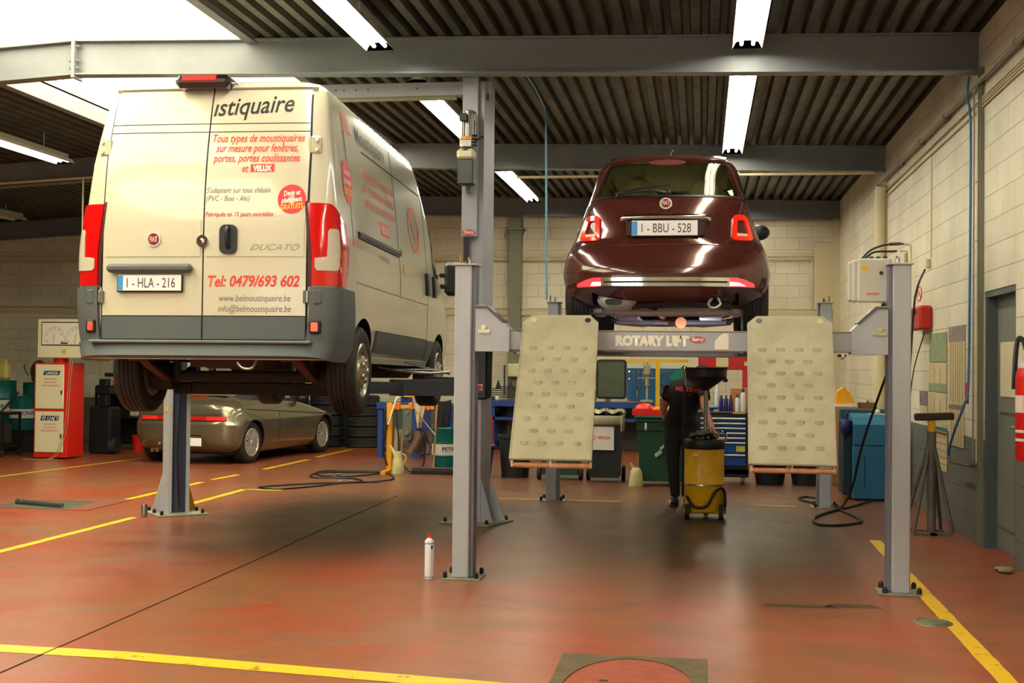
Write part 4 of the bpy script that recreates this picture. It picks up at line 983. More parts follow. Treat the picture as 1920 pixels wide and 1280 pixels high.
# parts on the right column, laid out in world directions (front of column faces the camera)
Minv = (tr(-2.11, 11.84, 0) @ rz(-.32)).inverted()
def onc(b): b.T = Minv; return b
b = onc(MB()); b.cyl((-2.16, 11.55, 3.58), (-2.16, 11.55, 3.82), .062, n=20); 
for k in range(14):
    a = 2 * PI * k / 14; b.box((-2.16 + .066 * math.cos(a), 11.55 + .066 * math.sin(a), 3.68), (.012, .012, .17), 0, rz(a))
b.lathe([(.066, 3.82), (.062, 3.85), (.03, 3.865), (0, 3.866)], c=(-2.16, 11.55, 0), n=18); b.build('motor', M_steel, cr, 30)
b = onc(MB()); b.box((-2.20, 11.465, 3.78), (.075, .05, .075), .008); b.build('terminal_box', M_dark, cr)
b = onc(MB()); b.box((-2.175, 11.50, 3.545), (.115, .10, .085), .008); b.build('valve_block', M_steel, cr)
b = onc(MB()); b.box((-2.195, 11.445, 3.585), (.06, .015, .025)); b.build('valve_sticker', M_yel, cr); b = onc(MB()); b.box((-2.14, 11.445, 3.585), (.045, .015, .025)); b.build('valve_sticker', mat('orange', (214, 96, 36), .5), cr)
b = onc(MB()); b.cyl((-2.10, 11.5, 3.56), (-2.02, 11.47, 3.60), .007, n=6); b.ball((-2.02, 11.47, 3.60), .014, n=8)
for k in range(4): b.cyl((-2.115, 11.46, 3.52 + .03 * k), (-2.07, 11.46, 3.52 + .03 * k), .011, n=8)
b.cyl((-2.18, 11.46, 3.49), (-2.18, 11.42, 3.49), .02, n=10); b.build('valve_lever', M_black, cr)
b = onc(MB()); b.box((-2.175, 11.50, 3.44), (.165, .14, .10), .025); b.build('tank_lid', mat('tank_cream', (206, 200, 166), .4), cr)
b = onc(MB()); b.box((-2.175, 11.50, 3.275), (.155, .13, .24), .012); b.build('oil_tank', mat('tank_dark_green', (46, 50, 40), .35), cr)
b = onc(MB()); b.box((-2.165, 11.60, 3.4), (.05, .08, .6)); b.build('mounting_bracket', M_postd, cr)
ov = brand_oval(cr, 0, 0, 0, .132, .058); ov.matrix_parent_inverse = Matrix()
ov.matrix_local = Minv @ tr(-2.175, 11.662, 2.735)
b = onc(MB()); b.box((-2.175, 11.70, 3.45), (.145, .06, 1.5)); b.build('column_front', M_post, cr)
b = onc(MB()); b.box((-2.205, 11.70, 2.58), (.05, .03, .22)); b.build('chain_cover', M_dark, cr)
b = onc(MB()); b.box((-2.02, 11.60, 1.40), (.115, .14, .46), .02); 
b.add([(-1.963, 11.53, 1.64), (-1.925, 11.60, 1.64), (-1.935, 11.60, 1.2), (-1.963, 11.53, 1.18), (-1.963, 11.67, 1.64), (-1.963, 11.67, 1.18)], [(0, 1, 2, 3), (1, 4, 5, 2), (0, 4, 1), (3, 2, 5)])
cbx = b.build('switch_box', mat('switch_black', (30, 31, 33), .38), cr)
b = onc(MB()); b.b2(-2.062, -2.005, 11.523, 11.53, 1.255, 1.315, .002); b.build('switch_plate', M_wht_tx, cbx); b = onc(MB()); b.cyl((-2.034, 11.523, 1.285), (-2.034, 11.510, 1.285), .024, n=18); b.box((-2.034, 11.505, 1.285), (.010, .014, .044)); b.build('main_switch', M_red, cbx)
# overhead equaliser beam
t = thing('equaliser_beam', 'grey overhead beam joining the two columns of the van lift', 'lift beam', (-3.62, 11.85, 4.06))
b = MB(); b.b2(-1.62, 1.62, -.06, .06, 0, .13, .004); b.build('beam', M_post, t)
b = MB()
for x in (.1, .18, .3, .42, .9): b.cyl((x, -.062, .07), (x, -.058, .07), .008, n=8)
b.build('bolt_holes', M_black, t)
b = MB(); b.b2(1.35, 1.6, -.10, .02, -.06, 0.0); b.cyl((1.52, -.09, .03), (1.52, -.04, .03), .05, n=14); b.build('cable_pulley', M_dark, t)
b = MB(); b.cyl((-.9, -.09, -.03), (1.3, -.09, -.035), .02, n=10); b.build('safety_bar', mat('foam_grey', (132, 124, 96), .7), t)
cmat = {cr.name: tr(-2.11, 11.84, 0) @ rz(-.32), cl.name: tr(-5.12, 11.86, 0) @ rz(PI - .87)}
# lift arms under the van
def arm(p0, p1, p2, w0, col, pz=1.50):
    t = bpy.data.objects.new('swing_arm', None); COL.objects.link(t); t.parent = col; t.matrix_local = (cmat[col.name] @ Matrix.Identity(4)).inverted() @ tr(*p0); P0, P1, P2 = [Vector(p) - Vector(p0) for p in (p0, p1, p2)]
    def seg(a, c, w, h, nm):
        d = (c - a).normalized(); s = Vector((-d.y, d.x, 0)) * (w / 2); u = Vector((0, 0, h)); b = MB()
        vs = [a - s, a + s, c + s * .9, c - s * .9]; b.add(vs + [v + u for v in vs], [(0, 3, 2, 1), (4, 5, 6, 7), (0, 1, 5, 4), (1, 2, 6, 5), (2, 3, 7, 6), (3, 0, 4, 7)]); return b.build(nm, M_arm, t, 0)
    seg(P0, P1, w0, .15, 'outer_arm'); seg(P1 - (P1 - P0) * .15 + Vector((0, 0, .015)), P2 + Vector((0, 0, .015)), w0 * .72, .11, 'inner_arm')
    b = MB(); b.cyl(P2 + Vector((0, 0, .125)), P2 + Vector((0, 0, pz - p0[2])), .028, n=14); b.build('screw', M_steel, t)
    b = MB(); b.cyl(P2 + Vector((0, 0, pz - p0[2])), P2 + Vector((0, 0, pz - p0[2] + .03)), .06, n=18); b.build('pad', M_rub, t)
    return t
arm((-5.02, 11.75, 1.22), (-4.3, 10.95, 1.22), (-4.25, 10.25, 1.22), .15, cl)
arm((-2.34, 11.72, 1.20), (-2.85, 11.45, 1.20), (-3.12, 10.5, 1.22), .18, cr)
arm((-5.02, 11.98, 1.22), (-4.5, 12.8, 1.22), (-4.35, 13.4, 1.22), .15, cl)
arm((-2.34, 11.95, 1.22), (-2.75, 12.7, 1.22), (-2.95, 13.4, 1.22), .15, cr)
b = MB(); b.b2(-4.35, -2.88, 10.02, 10.16, 1.225, 1.325, .008); b.b2(-4.35, -4.20, 9.995, 10.03, 1.24, 1.31); bo = single(b, 'cross_member', M_und, 'dark crossways lift beam under the rear of the van', 'lift beam')
for x in (-4.05, -3.33): b = MB(); b.cyl((x, 10.09, 1.325), (x, 10.09, 1.44), .022, n=12); b.cyl((x, 10.09, 1.41), (x, 10.09, 1.50), .03, n=12); b.build('support_pin', M_steel, bo)
b = MB(); b.tube([(-2.33, 11.6, 1.42), (-2.5, 11.55, 1.41), (-2.8, 11.5, 1.43), (-2.98, 11.45, 1.47)], .012, 8, smooth=3); b.tube([(-2.33, 11.62, 1.40), (-2.45, 11.6, 1.44), (-2.9, 11.5, 1.44)], .008, 8); b.box((-2.6, 11.6, 1.47), (.34, .02, .02), 0, ry(.25))
single(b, 'arm_restraint', M_steel, 'steel restraint rods above the right swing arm', 'lift hardware')
def clear_glass(name, tint, gl=0.06):
    m = bpy.data.materials.new(name); m.use_nodes = True; nt = m.node_tree; N = nt.nodes; L = nt.links; N.remove(N['Principled BSDF'])
    t = N.new('ShaderNodeBsdfTransparent'); t.inputs[0].default_value = lin(tint); g = N.new('ShaderNodeBsdfGlossy'); g.inputs['Roughness'].default_value = .02
    f = N.new('ShaderNodeLayerWeight'); f.inputs[0].default_value = .5; p = N.new('ShaderNodeMath'); p.operation = 'POWER'; p.inputs[1].default_value = 4.0; L.new(f.outputs['Facing'], p.inputs[0]); a = N.new('ShaderNodeMath'); a.operation = 'ADD'; a.inputs[1].default_value = gl; a.use_clamp = True; L.new(p.outputs[0], a.inputs[0])
    x = N.new('ShaderNodeMixShader'); L.new(a.outputs[0], x.inputs[0]); L.new(t.outputs[0], x.inputs[1]); L.new(g.outputs[0], x.inputs[2]); L.new(x.outputs[0], N['Material Output'].inputs[0]); return m
# ================================================================ maroon hatchback on the four-post lift
M_mar = mat('maroon_paint', (76, 34, 30), 0.16, 0.3, 0.12, 3, (88, 54, 46), coat=1.0)
M_int = mat('interior_light', (196, 194, 176), .8)
M_tint = clear_glass('car_glass', (228, 228, 212)); M_tintd = clear_glass('car_glass_dark', (96, 108, 80), .1)
M_alu = mat('alloy_silver', (206, 202, 192), .32, .6, .12, 9)
FB = Body(w=[(.20, .70), (.28, .765), (.36, .80), (.46, .813), (.56, .800), (.66, .765), (.73, .735), (.85, .69), (.97, .65), (1.13, .605), (1.30, .57), (1.38, .535), (1.44, .465), (1.475, .37), (1.495, .23), (1.50, .12)],
          yr=[(.20, .16), (.28, .05), (.36, .0), (.47, .0), (.56, .025), (.655, .065), (.69, .10), (.85, .135), (1.0, .19), (1.055, .235), (1.2, .37), (1.37, .545), (1.43, .65), (1.47, .84), (1.495, 1.12), (1.50, 1.3)],
          yf=[(.20, 3.3), (.36, 3.52), (.6, 3.50), (.8, 3.30), (.9, 3.02), (.98, 2.78), (1.2, 2.5), (1.4, 2.2), (1.46, 1.98), (1.50, 1.6)],
          dr=[(.20, .45), (.7, .42), (1.0, .36), (1.3, .30), (1.5, .22)], df=[(.2, .6), (.9, .6), (1.2, .35), (1.5, .3)], nr=2.7, nf=2.6)
car = thing('hatchback_car', 'maroon hatchback seen from behind, raised on the four-post lift', 'car', (-.285, 9.62, 1.75))
b = MB(); FB.mesh(b, [.20, .24, .28, .32, .36, .40, .44, .48, .52, .56, .60, .64, .67, .70, .74, .80, .86, .92, .98, 1.03, 1.08, 1.14, 1.2, 1.26, 1.32, 1.37, 1.40, 1.43, 1.455, 1.475, 1.488, 1.496, 1.50]); body = b.build('body', M_mar, car, 35)
cut = []
for yy in (.62, 2.92):
    b = MB(); b.m(M_black); b.prism(arch(yy, .31, .335, .05), 0, -1, 1); c = b.build('cutter', None); c.parent = car; cut.append(c)
b = MB(); b.m(M_black); b.b2(-.56, .56, .10, 3.2, .0, .34); c = b.build('cutter', None); c.parent = car; cut.append(c)
IB = Body(w=[(z, v - .05) for z, v in FB.w if z >= .85 and z <= 1.475], yr=[(z, v + .05) for z, v in FB.yr if .85 <= z <= 1.47], yf=[(z, v - .05) for z, v in FB.yf if .8 <= z <= 1.46], dr=FB.dr, df=FB.df, nr=2.7, nf=2.6)
b = MB(); b.m(M_int); IB.mesh(b, [.86, .92, .98, 1.04, 1.1, 1.16, 1.22, 1.28, 1.34, 1.40, 1.44]); c = b.build('cutter', None); c.parent = car; cut.append(c)
def trap(x0, z0, x1, z1, r=.05, n=4):
    P = [(-x0, z0), (x0, z0), (x1, z1), (-x1, z1)]; out = []
    for i in range(4):
        p = Vector(P[i]); a = (Vector(P[i - 1]) - p).normalized(); c = (Vector(P[(i + 1) % 4]) - p).normalized()
        for k in range(n + 1):
            t = k / n; q = p + a * r * (1 - t) ** 2 + c * r * t * t; out.append((q.x, q.y))
    return out
b = MB(); b.m(M_black); b.prism(trap(.545, 1.075, .455, 1.365), 1, -.2, .85); c = b.build('cutter', None); c.parent = car; cut.append(c)
b = MB(); b.m(M_black); b.prism(trap(.53, 1.02, .46, 1.38), 1, 2.2, 3.4); c = b.build('cutter', None); c.parent = car; cut.append(c)
b = MB(); b.m(M_black); b.prism([(1.35, 1.02), (2.45, 1.0), (2.12, 1.36), (1.25, 1.36)], 0, -.9, .9); c = b.build('cutter', None); c.parent = car; cut.append(c)
bake_cut(body, cut)
def fr(x, z): return FB.rear(x, z)
def rshell(name, rows, mt, off, thick, n=(14, 8), par=None, sm=30):
    b = MB(); shell(b, rowfn(rows, lambda x, z: FB.rear(x, z)), n[0], n[1], off, thick); return b.build(name, mt, par or car, sm)
rg = rshell('rear_window', [(1.062, -.57, .57), (1.10, -.568, .568), (1.35, -.475, .475), (1.385, -.44, .44)], M_tint, .004, .006, (16, 10))
b = MB(); shell(b, lambda u, v: fr(-.565 + 1.13 * u, 1.058 + .016 * v), 16, 1, .006, .012)
b.build('window_seal', M_black, car)
rshell('windscreen', [(1.0, -.2, .2)], M_tint, 0, 0, (1, 1)) if False else None
b = MB(); shell(b, lambda u, v: FB.front(.52 - 1.04 * u, 1.03 + .34 * v), 12, 8, .0, .006); b.build('windscreen', M_tint, car)
for sg in (-1, 1):
    b = MB(); b.add([FB.side(y, z, sg) + Vector((-sg * .01, 0, 0)) for y, z in ((1.35, 1.03), (2.44, 1.01), (2.12, 1.35), (1.26, 1.35))] , [(0, 1, 2, 3)]); b.build('side_window', M_tint, car, 0)
# interior: seats with headrests
M_seat = mat('seat_pale_grey', (214, 214, 194), .7)
for sx in (-.30, .30):
    b = MB(); b.box((sx, 1.75, 1.08), (.42, .14, .48), .06, rx(.2)); b.build('seat_back', M_seat, car)
    b = MB(); b.ball((sx, 1.86 if False else 1.74, 1.37), .12, (1.0, .5, .55), 14); hr = b.build('headrest', M_seat, car)
    b = MB(); b.ball((sx, 1.02, 1.22), .13, (1.05, .5, .75), 14); b.cyl((sx - .09, .96, 1.21), (sx - .09, .93, 1.21), .012, n=8); b.cyl((sx + .09, .96, 1.21), (sx + .09, .93, 1.21), .012, n=8); b.cyl((sx, 1.02, 1.08), (sx, 1.02, 1.2), .02, n=8); b.build('headrest', M_seat, car)
b = MB(); b.box((0, 1.05, .98), (1.0, .16, .26), .05); b.build('rear_seat', M_int, car)
# roof spoiler lip and brake light
b = MB(); shell(b, lambda u, v: fr(-.46 + .92 * u, 1.385 + .045 * v) , 18, 3, .022, .03); b.build('roof_spoiler', M_mar, car, 40)
b = MB(); b.prism(oval(.30, .045, 24, 0, 1.375), 1, .52, .54); b.build('brake_light', mat('lens_dark_red', (96, 24, 20), .3), car)
b = MB(); b.tube([(.02, .98, 1.49), (.02, .97, 1.53), (.035, .96, 1.545)], .004, 6); b.tube([(.02, .97, 1.53), (.0, .97, 1.50)], .004, 6); b.build('aerial', M_steel, car)
# wiper
b = MB(); b.tube([(.02, .215, 1.085), (-.12, .20, 1.105), (-.38, .245, 1.085)], .011, 8, smooth=3); b.tube([(-.40, .26, 1.09), (-.22, .235, 1.125), (.03, .25, 1.155)], .008, 6, smooth=3); b.ball((.02, .215, 1.09), .024, n=8); b.build('rear_wiper', M_black, car)
# tailgate seam
def rline(name, pts, r, mt, off=.001, par=None, closed=False):
    b = MB(); P = []
    for x, z in pts:
        p = fr(x, z); P.append(p + Vector((0, -off, 0)))
    b.tube(P, r, 6, closed); return b.build(name, mt, par or car)
P = [(-.60, 1.06), (-.555, .90), (-.505, .73), (-.46, .69), (-.40, .680), (.40, .680), (.46, .69), (.505, .73), (.555, .90), (.60, 1.06)]
seam = []
for i in range(len(P) - 1):
    for k in range(6): seam.append((P[i][0] + (P[i + 1][0] - P[i][0]) * k / 6, P[i][1] + (P[i + 1][1] - P[i][1]) * k / 6))
rline('tailgate_seam', seam, .0045, M_seam, -.001)
rline('window_line', [(-.595 + .0 * k, 1.06 + .03 * k) for k in range(1)] + [(-.585, 1.12), (-.54, 1.22), (-.50, 1.32), (-.45, 1.40)], .003, M_seam)
rline('window_line', [(.595, 1.06), (.585, 1.12), (.54, 1.22), (.50, 1.32), (.45, 1.40)], .003, M_seam)
rline('bumper_crease', [(-.40 + .8 * k / 16, .675) for k in range(17)], .006, M_mar, .002)
# tail lights: ring-shaped
for sg in (-1, 1):
    def q(t, s=1.0): # rounded trapezoid ring
        P = [(-.085, -.098), (.070, -.098), (.058, .098), (-.045, .098)]
        return P
    out = trap(0, 0, 0, 0) if False else None
    cx, cz = sg * .572, .815
    def ringpts(k):
        P = [(-.083 * k, -.10 * k), (.083 * k, -.10 * k), (.052 * k, .10 * k), (-.052 * k, .10 * k)]; r = .035 * k; o = []
        for i in range(4):
            p = Vector(P[i]); a = (Vector(P[i - 1]) - p).normalized(); c = (Vector(P[(i + 1) % 4]) - p).normalized()
            for j in range(6):
                t = j / 5; w = p + a * r * (1 - t) ** 2 + c * r * t * t; o.append(w)
        return o
    A = [(cx + sg * .0 + w.x - .10 * sg * 0 + w.y * -.12 * sg, cz + w.y) for w in ringpts(1.0)]; Bp = [(cx + w.x + w.y * -.12 * sg, cz + .004 + w.y) for w in ringpts(.54)]
    n = len(A); vs = []
    for pts, off in ((A, -.004), (A, .020), (Bp, .024), (Bp, -.004)):
        for x, z in pts: p = fr(x, z); nn = Vector((sg * .45, -1, .25)).normalized(); vs.append(p + nn * off)
    fs = []
    for k in range(4):
        for i in range(n): fs.append((k * n + i, k * n + (i + 1) % n, ((k + 1) % 4) * n + (i + 1) % n, ((k + 1) % 4) * n + i))
    b = MB(); b.add(vs, fs); tl = b.build('tail_light', mat('ring_lens_red', (236, 40, 22), .14, coat=1.0, emit=(190, 12, 6), es=.25), car, 40)
    b = MB(); mid = [fr(x, z) + nn * .006 for x, z in Bp]; b.add(mid, [list(range(n))]); b.build('light_infill', M_mar, tl, 0)
    b = MB(); lo = [(cx + sg * .0 + x, cz - .058 + z) for x, z in ((-.04, -.014), (.04, -.014), (.04, .006), (-.04, .006))]; b.add([fr(x, z) + nn * .028 for x, z in lo], [(0, 1, 2, 3)]); b.build('reverse_lamp', mat('lamp_pale', (220, 190, 170), .3), tl, 0)
    # lower fog / reflector lamps at the ends of the chrome strip (lit)
    rows = [(.352, .46, .665), (.375, .465, .672), (.405, .475, .60), (.420, .478, .55)]
    b = MB(); shell(b, outward(rowfn(rows, lambda x, z, sg=sg: FB.rear(sg * x, z)), sg), 10, 5, .014, .02)
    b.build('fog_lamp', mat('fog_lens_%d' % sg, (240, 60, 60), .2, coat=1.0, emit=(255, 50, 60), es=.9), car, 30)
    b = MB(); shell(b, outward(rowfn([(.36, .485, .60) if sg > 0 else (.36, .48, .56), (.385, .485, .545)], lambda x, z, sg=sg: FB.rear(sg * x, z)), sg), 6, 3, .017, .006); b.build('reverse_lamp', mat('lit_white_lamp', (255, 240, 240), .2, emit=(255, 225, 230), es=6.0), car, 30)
# chrome strip on the bumper, plate, handle, badge
rshell('chrome_strip', [(.352, -.50, .50), (.378, -.49, .49)], M_chrome, .016, .02, (30, 3)); rshell('chrome_strip', [(.392, -.485, .485), (.420, -.48, .48)], M_chrome, .016, .02, (30, 3))
rshell('strip_recess', [(.345, -.52, .52), (.425, -.50, .50)], M_dark, .006, .01, (24, 2))
b = MB(); b.T = tr(0, .115, 0); b.tube([(-.33, .02, .868), (-.31, 0, .885), (-.2, -.012, .892), (0, -.016, .896), (.2, -.012, .892), (.31, 0, .885), (.33, .02, .868)], .02, 12, smooth=3); ch = b.build('chrome_handle', M_chrome, car, 40)
b = MB(); b.b2(-.30, .30, .10, .16, .74, .865, .01); b.build('plate_recess', mat('recess_dark', (40, 16, 14), .4), car)
mp = tr(0, 0, 0)
plate(car, -.005, .100, .803, '1 - BBU - 528', 1.0, None, .52, .115)
b = MB(); p = fr(0, 1.0); b.T = tr(*p) @ rx(PI / 2 - .32); b.cyl((0, 0, -.01), (0, 0, .012), .048, n=28)
bd = b.build('badge', mat('badge_silver', (206, 204, 200), .3, .4), car); bd.data.transform(Matrix.Identity(4))
b = MB(); b.T = tr(*p) @ rx(PI / 2 - .32) ; b.cyl((0, 0, .012), (0, 0, .016), .036, n=28); b.build('badge_disc', mat('badge_red', (128, 22, 26), .25, coat=.6), bd)
Mb = tr(*p) @ rx(PI / 2 - .32)
text('badge_lettering', 'FIAT', .05, mat('badge_silver', (206, 204, 200), .3, .4), bd, lambda u, v: Mb @ Vector((u, v - .016, .018)), align='CENTER', sx=.6, off=.001)
# mirror (right side seen)
for sg in (-1, 1):
    b = MB(); b.ball((sg * .80, 2.35, 1.0), .12, (.85, .5, .62), 14); b.cyl((sg * .64, 2.35, .96), (sg * .76, 2.35, .97), .03, n=8); b.build('wing_mirror', M_black, car)
for sg in (-1, 1):
    wheel(car, sg * .79, .62, .295, .295, .195, .205, 'alloy', sg, M_alu); wheel(car, sg * .79, 2.92, .295, .295, .195, .205, 'alloy', sg, M_alu)
# underside
M_usil = mat('aluminium_shield', (206, 204, 206), .4, .4, .4, 7); M_udk = mat('underbody_dark', (52, 52, 58), .5, .3, .4, 6)
b = MB(); b.lathe([(.0, -.01), (.055, -.01), (.075, .0), (.10, .03), (.115, .06), (.115, .20), (.10, .26), (0, .27)], n=28, M=ry(0) @ rx(-PI / 2) @ Matrix.Diagonal((1.35, .8, 1, 1))); b2_ = b.build('exhaust_silencer', M_usil, car); b2_.location = (-.37, .13, .262)
b = MB(); b.prism(rrect(.13, .045, .02, 4, -.39, .238), 1, .085, .135); b.build('tailpipe_mouth', M_black, car)
b = MB(); b.tube([(-.24, .28, .25), (-.1, .5, .22), (-.08, 1.2, .20), (-.05, 2.4, .18)], .028, 10, smooth=4); b.build('exhaust_pipe', M_rust, car)
def arc(x0, x1, y, z0, sag, n=12): return [(x0 + (x1 - x0) * i / n, y, z0 + sag * math.sin(PI * i / n)) for i in range(n + 1)]
b = MB(); b.tube(arc(-.26, .50, .22, .215, .03), .032, 8); b.build('rear_crossmember', M_udk, car)
b = MB(); b.tube([(-.60, .62, .20), (-.2, .60, .19), (.2, .60, .19), (.60, .62, .20)], .045, 10); b.box((-.55, .75, .19), (.10, .40, .07), .02); b.box((.55, .75, .19), (.10, .40, .07), .02); b.build('axle_beam', M_usil, car)
b = MB(); b.box((.08, .95, .22), (.62, .30, .10), .04); b.build('fuel_tank', M_usil, car)
b = MB(); b.box((-.36, 1.1, .20), (.14, .8, .05), .02, rz(.25)); b.box((.42, 1.15, .20), (.16, .7, .04), .02); b.build('heat_shield', M_usil, car)
b = MB()
for sg in (-1, 1):
    b.tube([(sg * .10, 2.5, .17), (sg * .28, 2.6, .15), (sg * .55, 2.8, .18)], .03, 8); b.tube([(sg * .12, 2.3, .17), (sg * .32, 2.4, .15), (sg * .58, 2.9, .2)], .022, 8)
    b.box((sg * .36, 1.8, .17), (.20, .9, .03), .01)
b.tube([(-.5, 2.2, .16), (0, 2.15, .15), (.5, 2.2, .16)], .025, 8); b.build('suspension_arm', M_usil, car)
b = MB(); b.cyl((.02, 1.9, .16), (.10, 1.55, .13), .05, n=14); b.ball((.02, 1.9, .17), .05, n=10); b.build('catalyst', mat('copper_brown', (168, 104, 62), .45, .6, .4, 10), car)
b = MB(); b.box((0, 2.75, .2), (.7, .6, .12), .04); b.build('engine_undertray', M_udk, car)
b = MB(); b.tube([(.36, .10, .27), (.33, .08, .22), (.37, .07, .19), (.42, .08, .22), (.40, .1, .27)], .012, 8, smooth=3); b.build('towing_eye', M_steel, car)
# hand lamp left under the car
t = thing('work_lamp', 'lit work lamp lying under the raised maroon car', 'work lamp', (-.15, 11.05, 1.70))
b = MB(); b.cyl((-.14, 0, .0), (.16, 0, .0), .022, n=12); b.build('lamp_body', M_black, t)
b = MB(); b.b2(-.10, .14, -.018, .018, .020, .028); b.build('led_strip', mat('led_white', (255, 255, 255), .4, emit=(225, 228, 255), es=85.0), t, 0)
b = MB(); b.b2(-.79, .35, 11.0, 11.1, 1.655, 1.678); single(b, 'lamp_support_bar', M_postd, 'flat bar across the lift runways holding the work lamp', 'support bar')

# ================================================================ grey-bronze convertible parked at the back left
M_alf = mat('bronze_grey_paint', (112, 104, 84), 0.2, 0.5, 0.1, 3, coat=1.0); M_fab = mat('soft_top_fabric', (40, 38, 34), .75)
AB = Body(w=[(.16, .76), (.24, .82), (.34, .855), (.50, .875), (.62, .88), (.70, .865), (.78, .84), (.86, .79), (.92, .71), (.96, .60), (.98, .45)],
          yr=[(.16, .22), (.24, .08), (.40, .0), (.58, .0), (.62, .035), (.70, .04), (.84, .06), (.90, .14), (.95, .32), (.98, .5)],
          yf=[(.16, 3.75), (.3, 3.95), (.55, 3.95), (.66, 3.75), (.74, 3.35), (.82, 2.9), (.88, 2.5), (.92, 1.9), (.95, 1.3), (.98, 1.0)],
          dr=[(.16, .36), (.9, .36), (.98, .3)], df=[(.16, .8), (.6, .9), (.98, .5)], nr=3.2, nf=2.6)
cv = thing('convertible_car', 'low bronze-grey convertible with dark soft top parked behind the left column', 'car', (-7.50, 17.50, 0), -.14)
b = MB(); AB.mesh(b, [.16, .20, .24, .30, .36, .44, .52, .58, .61, .64, .70, .75, .80, .84, .87, .90, .92, .94, .96, .972, .98]); body = b.build('body', M_alf, cv, 35)
cut = []
for yy in (.62, 3.08):
    b = MB(); b.m(M_black); b.prism(arch(yy, .31, .335, .05), 0, -1.2, 1.2); c = b.build('cutter', None); c.parent = cv; cut.append(c)
bake_cut(body, cut)
TB = Body(w=[(.86, .70), (.95, .68), (1.1, .60), (1.2, .53), (1.26, .42), (1.28, .25)], yr=[(.86, .62), (.95, .68), (1.1, .92), (1.2, 1.12), (1.28, 1.4)], yf=[(.86, 2.55), (.95, 2.35), (1.1, 2.08), (1.2, 1.92), (1.28, 1.7)], dr=[(.86, .35), (1.28, .2)], df=[(.86, .35), (1.28, .2)], nr=3, nf=3)
b = MB(); TB.mesh(b, [.86, .92, .98, 1.04, 1.1, 1.15, 1.2, 1.24, 1.265, 1.28]); b.build('soft_top', M_fab, cv, 40)
def ts(name, y0, y1, y0t, y1t, z0, z1, mt, off=.006):
    b = MB(); shell(b, rowfn([(z0, y0, y1), (z1, y0t, y1t)], lambda y, z: TB.side(y, z)), 6, 5, off, .01); return b.build(name, mt, cv)
M_og = mat('olive_glass', (84, 88, 62), .06, coat=1.0)
ts('side_window', 1.42, 2.35, 1.45, 2.0, .93, 1.14, M_og)
b = MB(); shell(b, lambda u, v: TB.rear(-.46 + .92 * u, .99 + .14 * v), 10, 4, .008, .01); b.build('rear_window', mat('plastic_window', (176, 168, 128), .12, .3, coat=1), cv)
def ar(x, z): return AB.rear(x, z)
def ashell(name, rows, mt, off, thick=.01, n=(10, 4), par=None):
    b = MB(); shell(b, rowfn(rows, lambda x, z: AB.rear(x, z)), n[0], n[1], off, thick); return b.build(name, mt, par or cv)
ashell('tail_light_bar', [(.635, -.70, .70), (.705, -.69, .69)], M_black, .006, .012, (30, 3))
for sg in (-1, 1):
    for (xa, xb, mt) in ((.02, .20, M_lens), (.205, .40, M_lens), (.405, .69, mat('lens_bright', (226, 44, 34), .2, coat=1, emit=(160, 10, 8), es=.25))):
        a, c = (xa, xb) if sg > 0 else (-xb, -xa); ashell('tail_light', [(.645, a, c), (.70, a, c)], mt, .012, .012, (8, 2))
ashell('boot_lip', [(.73, -.62, .62), (.86, -.60, .60)], M_alf, .012, .01, (16, 4))
b = MB(); b.box((.0, .46, .995), (.34, .03, .022), .005); b.build('brake_light', M_lens, cv)
b = MB(); b.box((.10, -.005, .33), (.50, .02, .12), .006); b.build('number_plate', M_plt, cv); b = MB(); b.tube([(-.25, -.01, .26), (-.25, -.015, .36), (-.18, -.02, .43), (.35, -.02, .43), (.42, -.015, .36), (.42, -.01, .26)], .008, 6); b.build('plate_recess', M_black, cv)
b = MB(); b.cyl((-.45, -.02, .20), (-.45, .12, .20), .03, n=12); b.cyl((-.37, -.02, .20), (-.37, .12, .20), .03, n=12); b.build('tailpipe', M_chrome, cv)
for sg in (-1, 1):
    b = MB(); shell(b, outward(lambda u, v, sg=sg: AB.side(.45 + 2.9 * u, .80 - .16 * u + .012 * v, sg), sg), 20, 1, .004, .008); b.build('flank_crease', M_seam, cv)
    b = MB(); shell(b, outward(lambda u, v, sg=sg: AB.side(1.42 + .008 * u, .30 + .45 * v, sg), sg), 1, 8, .003, .006); b.build('door_seam_or_crease', M_seam, cv)
    b = MB(); b.ball((sg * .86, 2.18, .93), .085, (1.1, .7, .7), 12); b.cyl((sg * .72, 2.2, .88), (sg * .82, 2.2, .91), .025, n=8); b.build('wing_mirror', M_black, cv)
    b = MB(); shell(b, outward(lambda u, v, sg=sg: AB.side(2.66 + .05 * u, .56 + .03 * v, sg), sg), 1, 1, .008, .01); b.build('side_repeater', M_lens, cv)
    wheel(cv, sg * .835, .62, .31, .31, .205, .21, 'fine', sg, M_alu); wheel(cv, sg * .825, 3.08, .31, .31, .205, .21, 'fine', sg, M_alu)
b = MB(); b.b2(-.7, .7, .3, 3.6, .14, .2); b.build('underside', M_black, cv)
